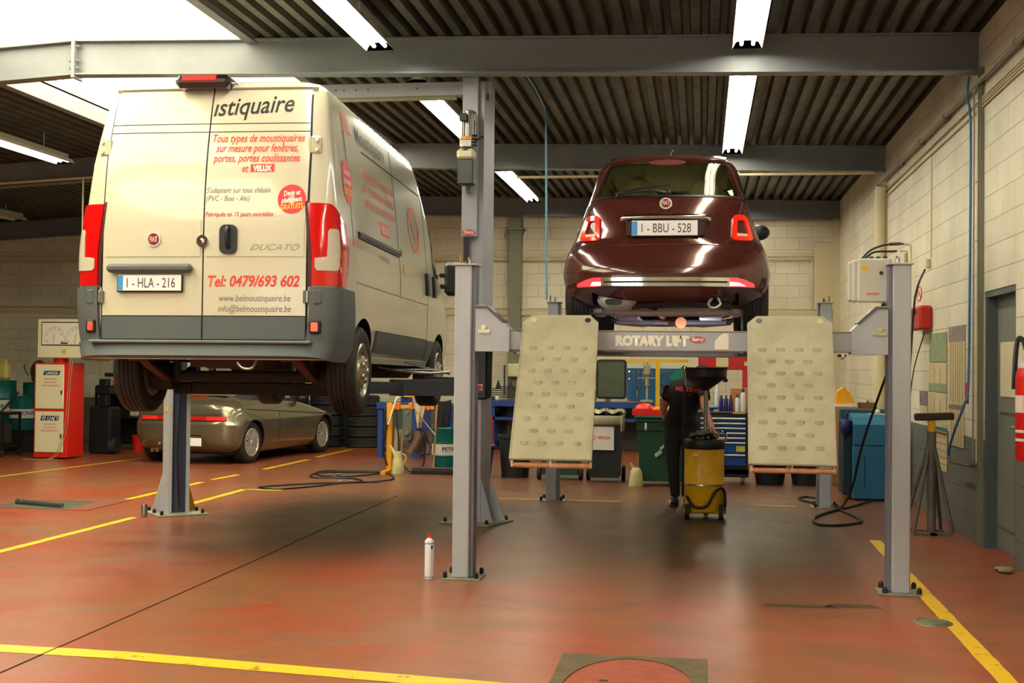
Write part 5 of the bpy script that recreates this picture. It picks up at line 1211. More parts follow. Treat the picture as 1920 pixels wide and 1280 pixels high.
# ================================================================ left side: tester cabinet, drums, trolley, balancer
M_cabw = mat('cabinet_cream', (216, 210, 176), .45); M_cabr = mat('cabinet_red', (206, 34, 20), .42, 0, .1, 4)
t = thing('test_cabinet', 'red engine test cabinet with two cream doors, in front of the left wall drums', 'cabinet', (-9.77, 17.95, 0))
b = MB(); b.b2(-.27, .27, 0, .52, .02, 1.455, .006); b.build('body', M_cabr, t)
for z0, z1, lg in ((.76, 1.43, 0), (.10, .72, 1)):
    b = MB(); b.b2(-.245, .215, -.018, 0, z0, z1, .006); d = b.build('door', M_cabw, t)
    b = MB(); b.b2(.17, .19, -.024, -.018, z0 + .22, z0 + .28); b.build('latch', M_black, d)
    if lg == 0:
        b = MB(); b.add([(-.125, -.0195, 1.27), (.135, -.0195, 1.27), (.165, -.0195, 1.335), (-.10, -.0195, 1.335)], [(0, 1, 2, 3)]); lb = b.build('logo_band', mat('logo_navy', (24, 60, 100), .4), d, 0); text('logo_lettering', 'LANCIA', .062, M_wht_tx, lb, yface(.02, 1.28, -.0205), align='CENTER', sx=.9, off=.001)
    else:
        for k, ch in enumerate('FIAT'):
            x0 = -.155 + .075 * k; b = MB(); b.add([(x0, -.0195, .58), (x0 + .062, -.0195, .58), (x0 + .082, -.0195, .655), (x0 + .020, -.0195, .655)], [(0, 1, 2, 3)]); lb = b.build('logo_tile', mat('logo_blue', (20, 26, 84), .4), d, 0)
            text('logo_lettering', ch, .07, M_wht_tx, lb, yface(x0 + .042, .592, -.0205), align='CENTER', shear=.2, off=.002)
    for k, s_ in enumerate(('automobile', 'electronic', 'test equipment')): text('door_lettering', s_, .052, mat('lettering_soft_red', (206, 96, 70), .5), d, yface(.0, (1.20 if lg == 0 else .515) - .05 * k, -.0195), align='CENTER', sx=.92)
b = MB(); b.cyl((.02, .26, 1.455), (.02, .26, 1.53), .11, n=20); b.build('neck', M_cabr, t)
b = MB(); b.b2(-.27, .60, .06, .40, 1.53, 2.125, .012); hd = b.build('display_head', M_cabw, t)
b = MB(); b.b2(-.20, .57, .052, .06, 1.72, 2.08, .002); b.build('display_frame', M_black, hd, 0)
b = MB(); b.b2(-.185, .555, .046, .052, 1.735, 2.065); df = b.build('display_face', mat('dial_face', (222, 220, 206), .4), hd, 0)
for cx in (.02, .37):
    b = MB(); b.tube([(cx + .165 * math.cos(a), .045, 1.775 + .235 * math.sin(a)) for a in [PI * (1.0 - k / 16) for k in range(17)]], .0025, 4); b.build('dial_arc', mat('dial_line', (130, 120, 100), .5), df, 0)
    for k in range(7):
        a = PI * (1.0 - k / 6); text('dial_number', str(k), .055, M_gry_tx, df, yface(cx + .125 * math.cos(a), 1.765 + .20 * math.sin(a), .0445), align='CENTER')
    b = MB(); b.tube([(cx - .02, .044, 1.76), (cx - .005, .044, 1.90)], .004, 4); b.build('needle', M_red, df, 0)
b = MB(); b.b2(.12, .235, .044, .046, 1.745, 1.768); b.build('maker_plate', M_dark, df, 0)
b = MB(); b.b2(.14, .20, .053, .06, 1.60, 1.66); b.build('warning_sticker', M_yel, hd, 0)
for dx in (0, .035):
    b = MB(); b.tube([(.30 + dx, .02, 1.5), (.285 + dx, -.02, 1.1), (.25 + dx, -.03, .5), (.16 + dx, -.05, .16), (.03 + dx, -.08, .012), (-.35, -.16, .008), (-.15, -.20, .008), (.2, -.14, .008)], .0045, 5, smooth=4); b.build('cable', mat('cable_beige', (170, 150, 110), .6), t)
# petrol-green drums
M_grn = mat('drum_green', (12, 98, 92), .35, .1, .15, 5); M_band = mat('drum_band', (214, 214, 206), .45)
def drum(x, y, z, r, h, label, txt='PETRONAS', grp=None, face=-PI / 2):
    t = thing('oil_drum', label, 'drum', (x, y, z)); pr = [(r - .01, 0), (r, .01), (r, h * .32), (r + .008, h * .335), (r, h * .35), (r, h * .64), (r + .008, h * .655), (r, h * .67), (r, h - .01), (r + .006, h), (r - .012, h + .002), (r - .018, h - .015), (0, h - .015)]
    b = MB(); b.lathe(pr, n=36); b.build('shell', M_grn, t, 40)
    b = MB(); b.lathe([(r + .002, h * .36), (r + .003, h * .36), (r + .003, h * .63), (r + .002, h * .63)], n=36, closed=True); bd = b.build('label_band', M_band, t, 50)
    s = r * .42; text('drum_lettering', txt, s, M_blk_tx, bd, lambda u, v: (math.cos(face + u / r) * (r + .005), math.sin(face + u / r) * (r + .005), h * .46 + v), align='CENTER', off=.001)
    b = MB(); b.cyl((r * .5, 0, h - .015), (r * .5, 0, h + .005), .03, n=12); b.build('bung', M_black, t)
    return t
drum(-3.60, 17.70, 0, .195, .585, 'green and white oil drum beside the broom, middle of the floor', face=-PI / 2 + .95)
drum(-11.90, 20.1, .26, .29, .88, 'large green drum at the left picture edge under the jerrycan', face=-PI / 2 + .45)
drum(-11.26, 20.35, .26, .29, .85, 'large green drum half hidden by the red cabinet', face=-PI / 2 - .4)
drum(-11.08, 19.45, .34, .20, .56, 'small green and white drum standing before the large ones', face=-PI / 2 + .6)
b = MB(); b.b2(-.95, .75, -.95, .45, 0, .26, .02); single(b, 'spill_tray', mat('tray_dark', (40, 38, 34), .8), 'dark spill pallet under the green drums', 'pallet', (-11.45, 20.2, 0))
b = MB(); b.b2(-.17, .17, -.15, .15, 0, .08, .01); single(b, 'drum_stand', M_dark, 'low dark block under the small green drum', 'stand', (-11.08, 19.45, .262))
M_jer = mat('jerrycan_yellowish', (198, 184, 106), .5, 0, .2, 5)
b = MB(); b.box((0, 0, .16), (.26, .18, .32), .05); b.cyl((.05, 0, .31), (.05, 0, .36), .03, n=12); b.tube([(-.08, 0, .31), (-.07, 0, .36), (.0, 0, .36), (.01, 0, .31)], .012, 6, smooth=2); single(b, 'jerrycan', M_jer, 'pale yellow plastic jerrycan on the leftmost green drum', 'jerrycan', (-11.83, 20.1, 1.14))
b = MB(); b.ball((0, 0, .19), .2, (.75, .6, .98), 14); b.box((.02, 0, .08), (.26, .22, .16), .05); b.tube([(-.14, -.1, .12), (-.2, -.14, .26), (-.16, -.15, .3)], .01, 6, smooth=3); single(b, 'tool_bag', mat('bag_brown', (62, 50, 34), .8), 'dark brown bag lying on the drum beside the red cabinet', 'bag', (-11.3, 20.35, 1.11))
t = thing('parts_trolley', 'black wheeled frame trolley in front of the drums at the left edge', 'trolley', (-10.75, 18.4, 0))
b = MB()
for x in (-.5, .08):
    for y in (-.25, .25): b.box((x, y, .38), (.035, .035, .60))
for z in (.12, .64): b.b2(-.52, .10, -.27, .27, z, z + .03)
b.cyl((.0, -.2, .66), (.25, -.1, 1.0), .018, n=8); b.build('frame', M_black, t)
b = MB(); b.b2(-.55, -.1, -.28, .28, .675, .685); b.build('top_sheet', mat('tray_silver', (170, 164, 140), .4, .4), t)
for x in (-.5, .08):
    for y in (-.25, .25):
        b = MB(); b.cyl((x - .02, y, .05), (x + .02, y, .05), .05, n=14); b.box((x, y, .09), (.05, .03, .05)); b.build('castor', M_rub, t)
b = MB(); b.b2(-.43, .0, -.2, .2, .155, .50, .04); single(b, 'crate', mat('crate_brown', (60, 50, 36), .8), 'dark crate sitting inside the black trolley', 'crate', (-10.75, 18.4, 0))
t = thing('wheel_balancer', 'black wheel balancer with orange head behind the red cabinet', 'workshop machine', (-9.42, 19.3, 0))
b = MB(); b.b2(-.32, .05, -.2, .2, 0.0, .75, .03); b.b2(-.22, -.08, -.08, .08, .75, 1.2, .02); b.b2(-.28, .0, -.1, .1, .95, 1.1, .02); b.b2(-.14, .06, -.05, .05, 1.24, 1.30, .01); b.build('body', M_black, t)
b = MB(); b.b2(.0, .17, -.07, .07, 1.10, 1.19, .02); b.build('head', mat('orange_red', (216, 66, 26), .4), t)
b = MB(); b.cyl((.17, 0, 1.14), (.36, 0, 1.14), .012, n=8); b.build('spindle', M_steel, t)
b = MB(); b.cyl((.02, -.1, .13), (.14, -.1, .13), .13, n=20); b.build('wheel', M_rub, t)
t = thing('storage_shelf', 'dark open shelf with small parts behind the balancer', 'shelf', (-9.72, 20.55, 0))
b = MB()
for x in (-.52, .5):
    for y in (-.2, .2): b.box((x, y, .48), (.04, .04, .96))
for z in (.08, .52, .92): b.b2(-.54, .52, -.22, .22, z, z + .03)
b.b2(-.52, .5, .19, .2, .08, .94); b.build('rack', M_black, t)
b = MB(); b.box((0, 0, .06), (.16, .14, .12), .02); b.box((.16, 0, .05), (.1, .12, .1), .02); single(b, 'parts_box', M_box, 'pale parts box on the middle shelf', 'box', (-9.6, 20.5, .55))
b = MB(); b.box((0, 0, .06), (.34, .2, .12), .01); single(b, 'file_box', mat('brick_red', (96, 44, 34), .7), 'dark red box on the top of the dark shelf', 'box', (-9.6, 20.5, .95))
b = MB(); b.lathe([(.09, 0), (.11, .24), (.115, .25), (.105, .25), (.09, .02), (0, .02)], n=24); bk = single(b, 'bucket', M_red, 'small red bucket with a brush, beside the grey convertible', 'bucket', (-9.35, 20.1, 0))
b = MB(); b.cyl((0, 0, .02), (.03, 0, .42), .012, n=8); b.build('brush_handle', M_wht_tx, bk)
b = MB(); b.box((0, 0, .26), (.34, .4, .52), .02); b.box((-.12, -.21, .3), (.08, .02, .06)); single(b, 'tool_cart', mat('cart_blue', (20, 34, 92), .4), 'dark blue tool cart just left of the grey convertible', 'tool cart', (-8.98, 20.6, 0))
b = MB(); b.b2(-.22, .22, 0, .012, 0, .66)
for k in range(3): b.b2(-.12, .10, -.003, 0, .18 + .16 * k, .186 + .16 * k)
single(b, 'wall_notice', mat('paper_white', (214, 206, 178), .8), 'pale notice sheet on the back wall above the dark shelf', 'notice', (-11.1, 22.655, .92))
# tyres in stacks, each tyre its own
M_tyr = mat('stacked_tyre', (30, 30, 30), .7, 0, .3, 6, (52, 50, 46))
b = MB(); pr = [(.19, .02), (.20, .0), (.27, .0), (.305, .02), (.31, .05), (.302, .07), (.31, .09), (.302, .11), (.31, .13), (.305, .165), (.27, .185), (.20, .185), (.19, .165)]
b.lathe(pr, n=28, closed=True); ty0 = single(b, 'loose_tyre', M_tyr, 'bottom tyre', 'tyre', (0, 0, 0), group='stacked tyres by the back wall', smooth=40)
rank = ['bottom', 'second', 'third', 'fourth', 'top']; first = True
for (x, y, nm) in ((-5.98, 21.95, 'the stack nearest the blue workbench'), (-6.66, 22.0, 'the stack behind the convertible bonnet'), (-7.33, 22.05, 'the stack behind the convertible windscreen'), (-8.0, 22.1, 'the leftmost stack behind the convertible roof')):
    for k in range(5):
        o = ty0 if first else ty0.copy()
        if not first: COL.objects.link(o)
        first = False; o.location = (x + random.uniform(-.012, .012), y + random.uniform(-.012, .012), .1855 * k); o['label'] = '%s tyre of %s' % (rank[k], nm)
# ================================================================ middle: benches, crane, jug, broom
def bench(x0, x1, y0, y1, h, label, nleg=2, lower=True):
    t = thing('workbench', label, 'workbench', ((x0 + x1) / 2, y0, 0)); w = (x1 - x0) / 2
    b = MB(); b.b2(-w, w, 0, y1 - y0, h - .05, h, .004); b.build('top', mat('bench_top_grey', (150, 140, 112), .6, .1, .4, 4), t)
    b = MB(); b.b2(-w, w, -.012, .0, h - .10, h + .002, .002); b.build('apron', M_blue, t)
    for k in range(nleg):
        x = -w + .05 + (2 * w - .1) * k / (nleg - 1); b = MB(); b.b2(x - .04, x + .04, .03, .10, 0, h - .05); b.b2(x - .04, x + .04, y1 - y0 - .1, y1 - y0 - .03, 0, h - .05); b.b2(x - .03, x + .03, .1, y1 - y0 - .1, .08, .14); b.build('leg', M_blue, t)
    if lower:
        b = MB(); b.b2(-w + .06, w - .06, .03, y1 - y0 - .03, h - .34, h - .29); b.build('shelf', M_blue, t)
    return t
bench(-5.12, -3.90, 19.62, 20.3, .88, 'blue workbench behind the yellow pipe stand', 3, False)
bench(-4.30, -2.35, 21.9, 22.6, .87, 'blue workbench at the back wall left of the left ramp', 4)
bench(-2.25, -.35, 21.9, 22.6, .87, 'blue workbench at the back wall under the tool board', 4)
b = MB(); b.b2(-.10, .10, -.02, .02, 0, .72, .01); single(b, 'bench_cabinet', mat('cabinet_navy', (26, 40, 96), .5), 'narrow dark blue cabinet end beneath the workbench', 'cabinet', (-4.33, 19.55, .06))
t = thing('bench_vise', 'bench vice with grey body on the blue workbench', 'vice', (-4.70, 19.9, .88))
b = MB(); b.box((0, 0, .04), (.16, .16, .08), .01); b.box((0, 0, .12), (.12, .26, .09), .02); b.cyl((0, -.13, .11), (0, -.24, .11), .02, n=10); b.cyl((-.08, -.22, .11), (.08, -.22, .11), .008, n=6); b.build('body', M_blue, t)
b = MB(); b.box((0, -.03, .175), (.12, .03, .03)); b.box((0, .02, .175), (.12, .03, .03)); b.build('jaw', M_steel, t)
# yellow pipe stand with hanging gear
t = thing('pipe_stand', 'yellow frame stand hung with hoses, rags and a grey tool bar', 'stand', (-4.25, 17.0, 0))
b = MB(); b.b2(-.035, .035, -.03, .03, 0, .96); b.b2(-.04, .62, -.025, .025, .88, .93); b.b2(.56, .62, -.02, .02, .93, 1.06); b.b2(-.3, .3, -.02, .02, .0, .03) if False else None; b.b2(-.035, .035, -.35, .35, 0, .04); b.b2(.20, .62, -.018, .018, 1.04, 1.07); b.build('frame', mat('stand_yellow', (222, 150, 14), .45, 0, .2, 8), t)
for x in (.12, .30, .44, .54):
    b = MB(); b.b2(x - .03, x + .03, -.05, .02, .86, .96, .01); b.build('clamp', mat('clamp_orange', (226, 120, 20), .45), t)
b = MB(); b.prism(rrect(.125, .44, .03, 4, .26, .67), 1, -.06, -.03); b.cyl((.26, -.06, .555), (.26, -.085, .555), .045, n=18); tb = b.build('tool_bar', mat('tool_grey', (92, 98, 90), .45, .2), t)
b = MB(); b.cyl((.26, -.085, .555), (.26, -.095, .555), .03, n=16); b.build('knob', M_chrome, tb); b = MB(); b.cyl((.26, -.062, .83), (.26, -.07, .83), .022, n=12); b.build('knob', M_chrome, tb)
def cloth(pts_top, pts_bot, y, n=10, amp=.02):
    b = MB()
    def f(u, v):
        xt = pts_top[0] + (pts_top[1] - pts_top[0]) * u; xb = pts_bot[0] + (pts_bot[1] - pts_bot[0]) * u; zt, zb = pts_top[2], pts_bot[2]
        return Vector((xt + (xb - xt) * v, y + amp * math.sin(u * 9 + v * 2) * (.4 + v), zt + (zb - zt) * v - .03 * math.sin(u * PI) * (1 - v)))
    b.grid(f, n, n); g = [v + Vector((0, .006, 0)) for v in b.V]; b.add(g, [list(q)[::-1] for q in b.F]); return b
b = cloth((.35, .52, .98), (.40, .46, .62), -.07); b.build('rag', mat('rag_cream', (196, 176, 140), .9, 0, .5, 8, (150, 110, 80)), t)
b = cloth((.33, .60, .60), (.22, .58, .28), -.05, amp=.04); b.build('rag', mat('rag_brown', (96, 72, 60), .9, 0, .5, 8), t)
b = cloth((.08, .20, .62), (.05, .19, .18), -.03); b.build('rag', mat('rag_beige', (150, 132, 104), .9, 0, .4, 8), t)
b = MB(); b.tube([(-.02, -.05, .10), (-.07, -.06, .35), (.0, -.07, .70), (.06, -.07, .80)], .012, 8, smooth=4); b.tube([(.10, -.06, .85), (.14, -.07, .5), (.18, -.09, .2), (.28, -.1, .05), (.38, -.1, .04), (.5, -.09, .12), (.5, -.07, .4), (.42, -.06, .7), (.60, -.06, .35)], .010, 8, smooth=5); b.build('hose', M_black, t)
b = MB(); b.tube([(.0, -.08, .66), (.06, -.08, .86), (.11, -.07, 1.02), (.14, -.06, 1.03)], .013, 8, smooth=3); b.build('white_pipe', M_white, t)
b = MB(); b.cyl((.38, -.07, .85), (.66, -.07, .52), .011, n=8); b.cyl((.52, -.07, .90), (.44, -.07, .62), .009, n=8); b.build('lever', M_steel, t)
b = MB(); b.lathe([(0, 0), (.085, 0), (.09, .02), (.07, .18), (.05, .26), (.055, .30), (0, .30)], n=20, c=(0, 0, 0)); b.tube([(-.03, 0, .24), (-.07, 0, .31), (-.115, 0, .385)], [.035, .022, .010], 10); b.tube([(.05, 0, .27), (.10, 0, .25), (.105, 0, .19), (.075, 0, .14)], .010, 8, smooth=3)
single(b, 'measuring_jug', mat('jug_cream', (196, 186, 136), .5, 0, .45, 14, (140, 110, 70)), 'stained cream oil jug with spout, standing before the yellow stand', 'jug', (-4.08, 16.82, 0))
t = thing('floor_broom', 'wide floor broom leaning with its wooden handle beside the green drum', 'broom', (-3.60, 16.86, 0))
b = MB(); b.cyl((.0, 0, .07), (-.11, .75, 1.10), .013, n=10); b.build('handle', mat('broom_wood', (150, 98, 50), .6), t)
b = MB(); b.box((.02, 0, .075), (.62, .07, .04), .012); b.build('head', mat('broom_head', (70, 44, 28), .7), t)
b = MB(); b.box((.02, 0, .03), (.64, .09, .055), .004); b.build('bristles', M_black, t)
b = cloth((-.16, .12, .50), (-.10, .05, .0), 0, amp=.03); o = single(b, 'work_jacket', mat('jacket_dark', (34, 34, 36), .85), 'dark work jacket hanging from the workbench end', 'jacket', (-4.02, 19.58, .44))
# hoses on the floor
b = MB(); b.tube([(-4.0, 15.5, .01), (-4.6, 15.2, .01), (-5.05, 14.75, .01), (-5.2, 14.45, .01), (-4.9, 14.35, .01), (-4.6, 14.75, .012), (-4.4, 15.2, .014), (-4.1, 15.5, .012), (-3.93, 15.95, .01), (-4.15, 16.6, .01), (-4.36, 16.95, .01), (-4.7, 16.95, .01), (-5.1, 16.9, .01), (-5.15, 16.5, .01), (-4.85, 16.05, .01), (-4.5, 16.2, .012), (-4.3, 16.8, .012), (-4.6, 16.8, .012), (-5.1, 16.5, .014), (-5.0, 15.9, .01), (-4.5, 15.9, .01), (-4.25, 15.6, .01)], .010, 7, smooth=6)
hs = single(b, 'air_hose', M_black, 'black hose lying in long loops on the floor behind the left lift column', 'hose')
b = MB()
for (x, y) in ((-4.45, 15.3), (-4.33, 15.36), (-4.85, 16.2), (-4.75, 16.25)): b.box((x, y, .02), (.06, .03, .03), .006, rz(.5))
b.build('coupling', M_steel, hs)
b = MB(); b.tube([(1.88, 13.0, 1.60), (1.78, 13.2, 1.25), (1.66, 13.6, .7), (1.60, 13.9, .25), (1.50, 13.95, .02), (1.40, 14.0, .01), (1.18, 14.4, .01), (1.10, 14.75, .01), (1.22, 14.95, .01), (1.35, 14.7, .01), (1.38, 14.2, .012), (1.45, 13.6, .012), (1.55, 12.9, .012), (1.50, 12.55, .012), (1.25, 12.3, .012), (1.10, 12.4, .012), (1.12, 12.9, .012), (1.35, 13.5, .014), (1.65, 14.1, .012), (1.90, 14.50, .04)], .013, 8, smooth=6)
single(b, 'suction_hose', M_black, 'black hose looping on the floor in front of the teal cabinet', 'hose')
# ================================================================ bins and tubs in the middle
def wheelie(x, y, w, d, h, col, label, lid=True, face=1, rot=0.0):
    t = thing('wheeled_bin', label, 'bin', (x, y, 0), rot); M_ = mat('bin_%d_%d_%d' % col, col, .5, 0, .1, 5)
    b = MB(); k = .82; z0 = .06
    vs = [(-w / 2 * k, -d / 2 * k, z0), (w / 2 * k, -d / 2 * k, z0), (w / 2 * k, d / 2 * k, z0), (-w / 2 * k, d / 2 * k, z0), (-w / 2, -d / 2, h), (w / 2, -d / 2, h), (w / 2, d / 2, h), (-w / 2, d / 2, h)]
    b.add(vs, [(0, 3, 2, 1), (4, 5, 6, 7), (0, 1, 5, 4), (1, 2, 6, 5), (2, 3, 7, 6), (3, 0, 4, 7)]); b.box((0, 0, h - .02), (w + .03, d + .03, .04), .012); b.box((0, -d / 2 * .98 - .006, h - .13), (w + .01, .02, .012)); b.build('body', M_, t, 20)
    if lid: b = MB(); b.box((0, 0, h + .02), (w + .05, d + .05, .04), .018); b.build('lid', M_, t)
    for sx in (-1, 1):
        b = MB(); b.cyl((sx * (w / 2 * .9), -face * d / 2 * .7, .10), (sx * (w / 2 * .9 + .045), -face * d / 2 * .7, .10), .10, n=20); b.build('wheel', M_rub, t)
    return t
w = wheelie(-1.235, 16.45, .46, .52, .86, (32, 36, 38), 'dark grey wheeled bin with a white label, lid open, half behind the left ramp', False, -1)
b = MB(); b.prism(rrect(.40, .52, .05, 5, -.10 + .16, 1.32), 1, .16, .20); ld = b.build('lid', mat('bin_32_36_38', (32, 36, 38), .5), w)
b = MB(); b.prism(rrect(.34, .46, .04, 5, .06, 1.32), 1, .15, .162); b.build('lid_panel', mat('lid_inside', (76, 84, 66), .35, 0, .4, 3), ld)
b = MB(); b.grid(lambda u, v: Vector(((u - .5) * .50, (.5 - v) * .54, .87 + .05 * math.sin(u * 17 + v * 5) * math.sin(v * 13) + .03)), 16, 12); b.box((.23, -.1, .76), (.03, .4, .22), .012); b.box((0, -.27, .80), (.48, .02, .12), .01); b.build('bin_liner', mat('liner_plastic', (150, 146, 118), .25, 0, .4, 6, (90, 86, 70)), w, 60)
b = MB(); b.b2(-.19, .13, -.262, -.256, .42, .74); lb = b.build('label', mat('label_white', (216, 208, 204), .5), w, 0)
text('label_lettering', 'VEOLIA', .052, M_red_tx, lb, yface(.0, .56, -.2635), align='CENTER', sx=.95, off=.001)
b = MB(); b.tube([(-.135 + .025 * math.cos(a), -.2635, .575 + .03 * math.sin(a)) for a in [2 * PI * k / 16 for k in range(16)]], .003, 5, True); b.build('label_logo', M_red_tx, lb)
w = wheelie(-.50, 16.15, .62, .58, .84, (16, 60, 42), 'tall green wheeled bin with red tray of parts on top, beside the mechanic', True, -1)
b = MB(); b.b2(-.09 - .05, .02, -.305, -.302, .36, .40) if False else b.add([(-.02, -.285, .48), (.08, -.275, .56), (.10, -.275, .54), (.01, -.285, .46)], [(0, 1, 2, 3)]); b.add([(-.08, -.272, .40), (.0, -.28, .47), (.02, -.28, .42), (-.06, -.272, .36)], [(0, 1, 2, 3)]); b.build('worn_mark', mat('mark_pale', (150, 168, 150), .6), w, 0)
b = MB(); b.b2(-.20, -.175, -.30, -.296, .70, .79); b.build('label', M_wht_tx, w, 0)
t = thing('parts_tray', 'red plastic tray of orange and white parts on the green bin', 'tray', (-.55, 16.1, .882))
b = MB(); b.b2(-.30, .22, -.22, .22, 0, .02); b.b2(-.31, -.29, -.23, .23, 0, .07); b.b2(.21, .23, -.23, .23, 0, .07); b.b2(-.31, .23, -.235, -.215, 0, .07); b.b2(-.31, .23, .215, .235, 0, .07); b.build('tray', M_red, t)
b = MB(); b.ball((-.17, 0, .08), .12, (1, .8, .55), 12); b.cyl((-.25, 0, .06), (-.02, -.05, .09), .04, .02, n=10); b.build('funnel', mat('funnel_orange_red', (230, 60, 28), .4), t)
b = MB(); b.ball((.0, -.05, .07), .07, (1, .8, .5), 10); b.build('orange_part', mat('part_orange', (246, 140, 20), .4), t)
b = MB(); b.box((.12, 0, .08), (.16, .3, .05), .01, ry(-.1)); b.build('white_part', mat('part_white', (206, 206, 210), .4), t)
wheelie(-1.83, 16.7, .56, .5, .80, (16, 70, 48), 'green wheeled bin turned with its wheels forward, hidden behind the left ramp', True, 1)
def tub(x, y, r, h, label, col=(28, 30, 32)):
    b = MB(); b.lathe([(r * .82, 0), (r, h - .03), (r + .02, h - .03), (r + .02, h), (r - .01, h), (r * .8, .02), (0, .02)], n=30); return single(b, 'waste_tub', mat('tub_black', col, .5), label, 'tub', (x, y, 0), smooth=40)
tub(-2.46, 16.75, .22, .56, 'tall black round tub left of the left ramp'); o = tub(-2.93, 16.6, .20, .40, 'shorter black tub beside the lift column, covered with a tray')
b = MB(); b.b2(-.2, .2, -.16, .16, 0, .03, .01); single(b, 'drip_tray', mat('tray_steel', (112, 110, 100), .4, .6), 'grey metal tray lying on the shorter black tub', 'tray', (-2.93, 16.6, .402))
tub(.87, 16.55, .21, .28, 'low black tub behind the right ramp, nearer the tool chest'); tub(1.32, 16.6, .20, .28, 'low black tub behind the rear right lift post')
b = MB(); b.lathe([(0, 0), (.085, 0), (.092, .02), (.075, .17), (.055, .22), (.03, .235), (0, .235)], n=18); b.tube([(-.03, 0, .22), (-.06, 0, .27), (-.075, 0, .29)], [.02, .012, .01], 8)
single(b, 'oil_canister', mat('canister_cream', (188, 180, 132), .5, 0, .5, 12, (132, 104, 60)), 'small stained cream canister on the floor before the green bin', 'canister', (-.80, 15.82, 0))
# ================================================================ tool chest and what stands on it
t = thing('tool_chest', 'blue rolling tool chest with aluminium drawer edges right of the mechanic', 'tool chest', (.27, 16.42, 0))
b = MB(); b.b2(-.33, .33, 0, .46, .12, .90, .008); b.b2(-.34, .34, -.01, .47, .895, .925, .008); b.b2(-.33, .33, 0, .46, .09, .2, .01); b.build('cabinet', mat('chest_black', (24, 28, 32), .4), t)
M_dr = mat('drawer_blue', (14, 74, 150), .35); zz = .855
for k, h in enumerate((.062, .062, .062, .062, .062, .155, .155)):
    b = MB(); b.b2(-.285, .285, -.012, .0, zz - h + .006, zz - .006, .003); d = b.build('drawer', M_dr, t)
    b = MB(); b.b2(-.285, .285, -.026, -.010, zz - .028, zz - .008, .004); b.build('drawer_handle', M_alu, d); zz -= h
b = MB(); b.b2(.17, .28, -.014, -.0125, .42, .49); b.build('sticker', mat('sticker_yellowgreen', (196, 190, 60), .5), t, 0); b = MB(); b.b2(.12, .28, -.012, -.010, .90, .918); b.build('maker_label', M_yel, t, 0)
for sx in (-.26, .26):
    for sy in (.07, .39): b = MB(); b.cyl((sx - .018, sy, .055), (sx + .018, sy, .055), .055, n=16); b.box((sx, sy, .10), (.07, .06, .03)); b.add([(sx - .04, sy - .03, .1), (sx + .04, sy - .03, .1), (sx + .012, sy - .05, .03), (sx - .012, sy - .05, .03)], [(0, 1, 2, 3)]); b.build('castor', M_steel, t)
def bottle(x, y, z, r, h, body, cap, label, kind='spray_can', cat='can'):
    t = thing(kind, label, cat, (x, y, z)); b = MB(); b.lathe([(0, 0), (r, 0), (r, h * .72), (r * .75, h * .80), (r * .45, h * .83), (0, h * .83)], n=18); b.build('body', body, t, 40)
    b = MB(); b.lathe([(r * .5, h * .82), (r * .5, h * .97), (r * .4, h), (0, h)], n=14); b.build('cap', cap, t, 40); return t
M_bb = mat('bottle_navy', (34, 28, 96), .25); M_wc = mat('can_white', (214, 212, 214), .35)
for k, x in enumerate((.25, .31, .37)): bottle(x, 16.52, .925, .027, .21, M_bb, M_black, '%s dark blue bottle on the tool chest' % ('left', 'middle', 'right')[k], 'fluid_bottle', 'bottle')
bottle(.455, 16.5, .925, .030, .22, M_wc, mat('cap_navy', (30, 40, 70), .4), 'shorter white spray can with dark cap on the tool chest'); bottle(.525, 16.5, .925, .032, .30, M_wc, mat('cap_blue', (26, 40, 110), .4), 'tall white spray can with blue cap at the right end of the tool chest')
bottle(.20, 16.7, .925, .035, .36, M_wc, M_wht_tx, 'tall white tube-like bottle behind the oil drainer bowl', 'white_bottle', 'bottle')
b = MB(); b.box((0, 0, .05), (.26, .16, .05), .02); b.box((.02, 0, .02), (.08, .1, .04), .01); single(b, 'parts_pack', mat('pack_blue', (92, 120, 190), .4, 0, .4, 12, (30, 50, 110)), 'crumpled blue packet on the left of the tool chest', 'packet', (.09, 16.52, .925))
b = MB(); b.box((0, 0, .15), (.26, .2, .30), .006); single(b, 'carton', M_card, 'brown cardboard box on the tool chest behind the tall spray can', 'box', (.50, 16.74, .925))
# front spray can
t = thing('spray_can', 'tall white spray can with red cap on the floor left of the front lift post', 'can', (-1.87, 8.66, 0))
b = MB(); b.lathe([(0, .004), (.028, 0), (.0325, .004), (.0325, .262), (.029, .270), (.018, .278), (.016, .284), (0, .284)], n=28); b.build('body', mat('can_bright', (222, 222, 228), .3), t, 40)
b = MB(); b.lathe([(.0328, .012), (.0330, .012), (.0330, .018), (.0328, .018)], n=28, closed=True); b.lathe([(.0328, .244), (.0330, .244), (.0330, .250), (.0328, .250)], n=28, closed=True); b.build('blue_ring', mat('ring_blue', (60, 120, 180), .4), t)
b = MB(); b.lathe([(.012, .284), (.014, .29), (.010, .300), (.014, .306), (.013, .312), (0, .312)], n=14); b.build('cap', M_red, t)
b = MB()
for a in (-.75,): b.add([(math.cos(-PI / 2 - a + d_) * .0332, math.sin(-PI / 2 - a + d_) * .0332, z) for d_, z in ((-.2, .21), (.2, .21), (.2, .235), (-.2, .235))], [(0, 1, 2, 3)])
b.add([(math.cos(-.95 + d_) * .0332, math.sin(-.95 + d_) * .0332, z) for d_, z in ((-.02, .02), (.02, .02), (.02, .24), (-.02, .24))], [(0, 1, 2, 3)]); b.build('label', mat('label_navy', (30, 26, 70), .4), t, 0)
b = MB(); b.lathe([(0, 0), (.024, 0), (.024, .018), (.03, .02), (.03, .115), (.026, .125), (0, .125)], n=20); single(b, 'lift_adapter', M_steel, 'small steel lifting pad extension standing beside the left column base', 'adapter', (-5.28, 11.50, 0))
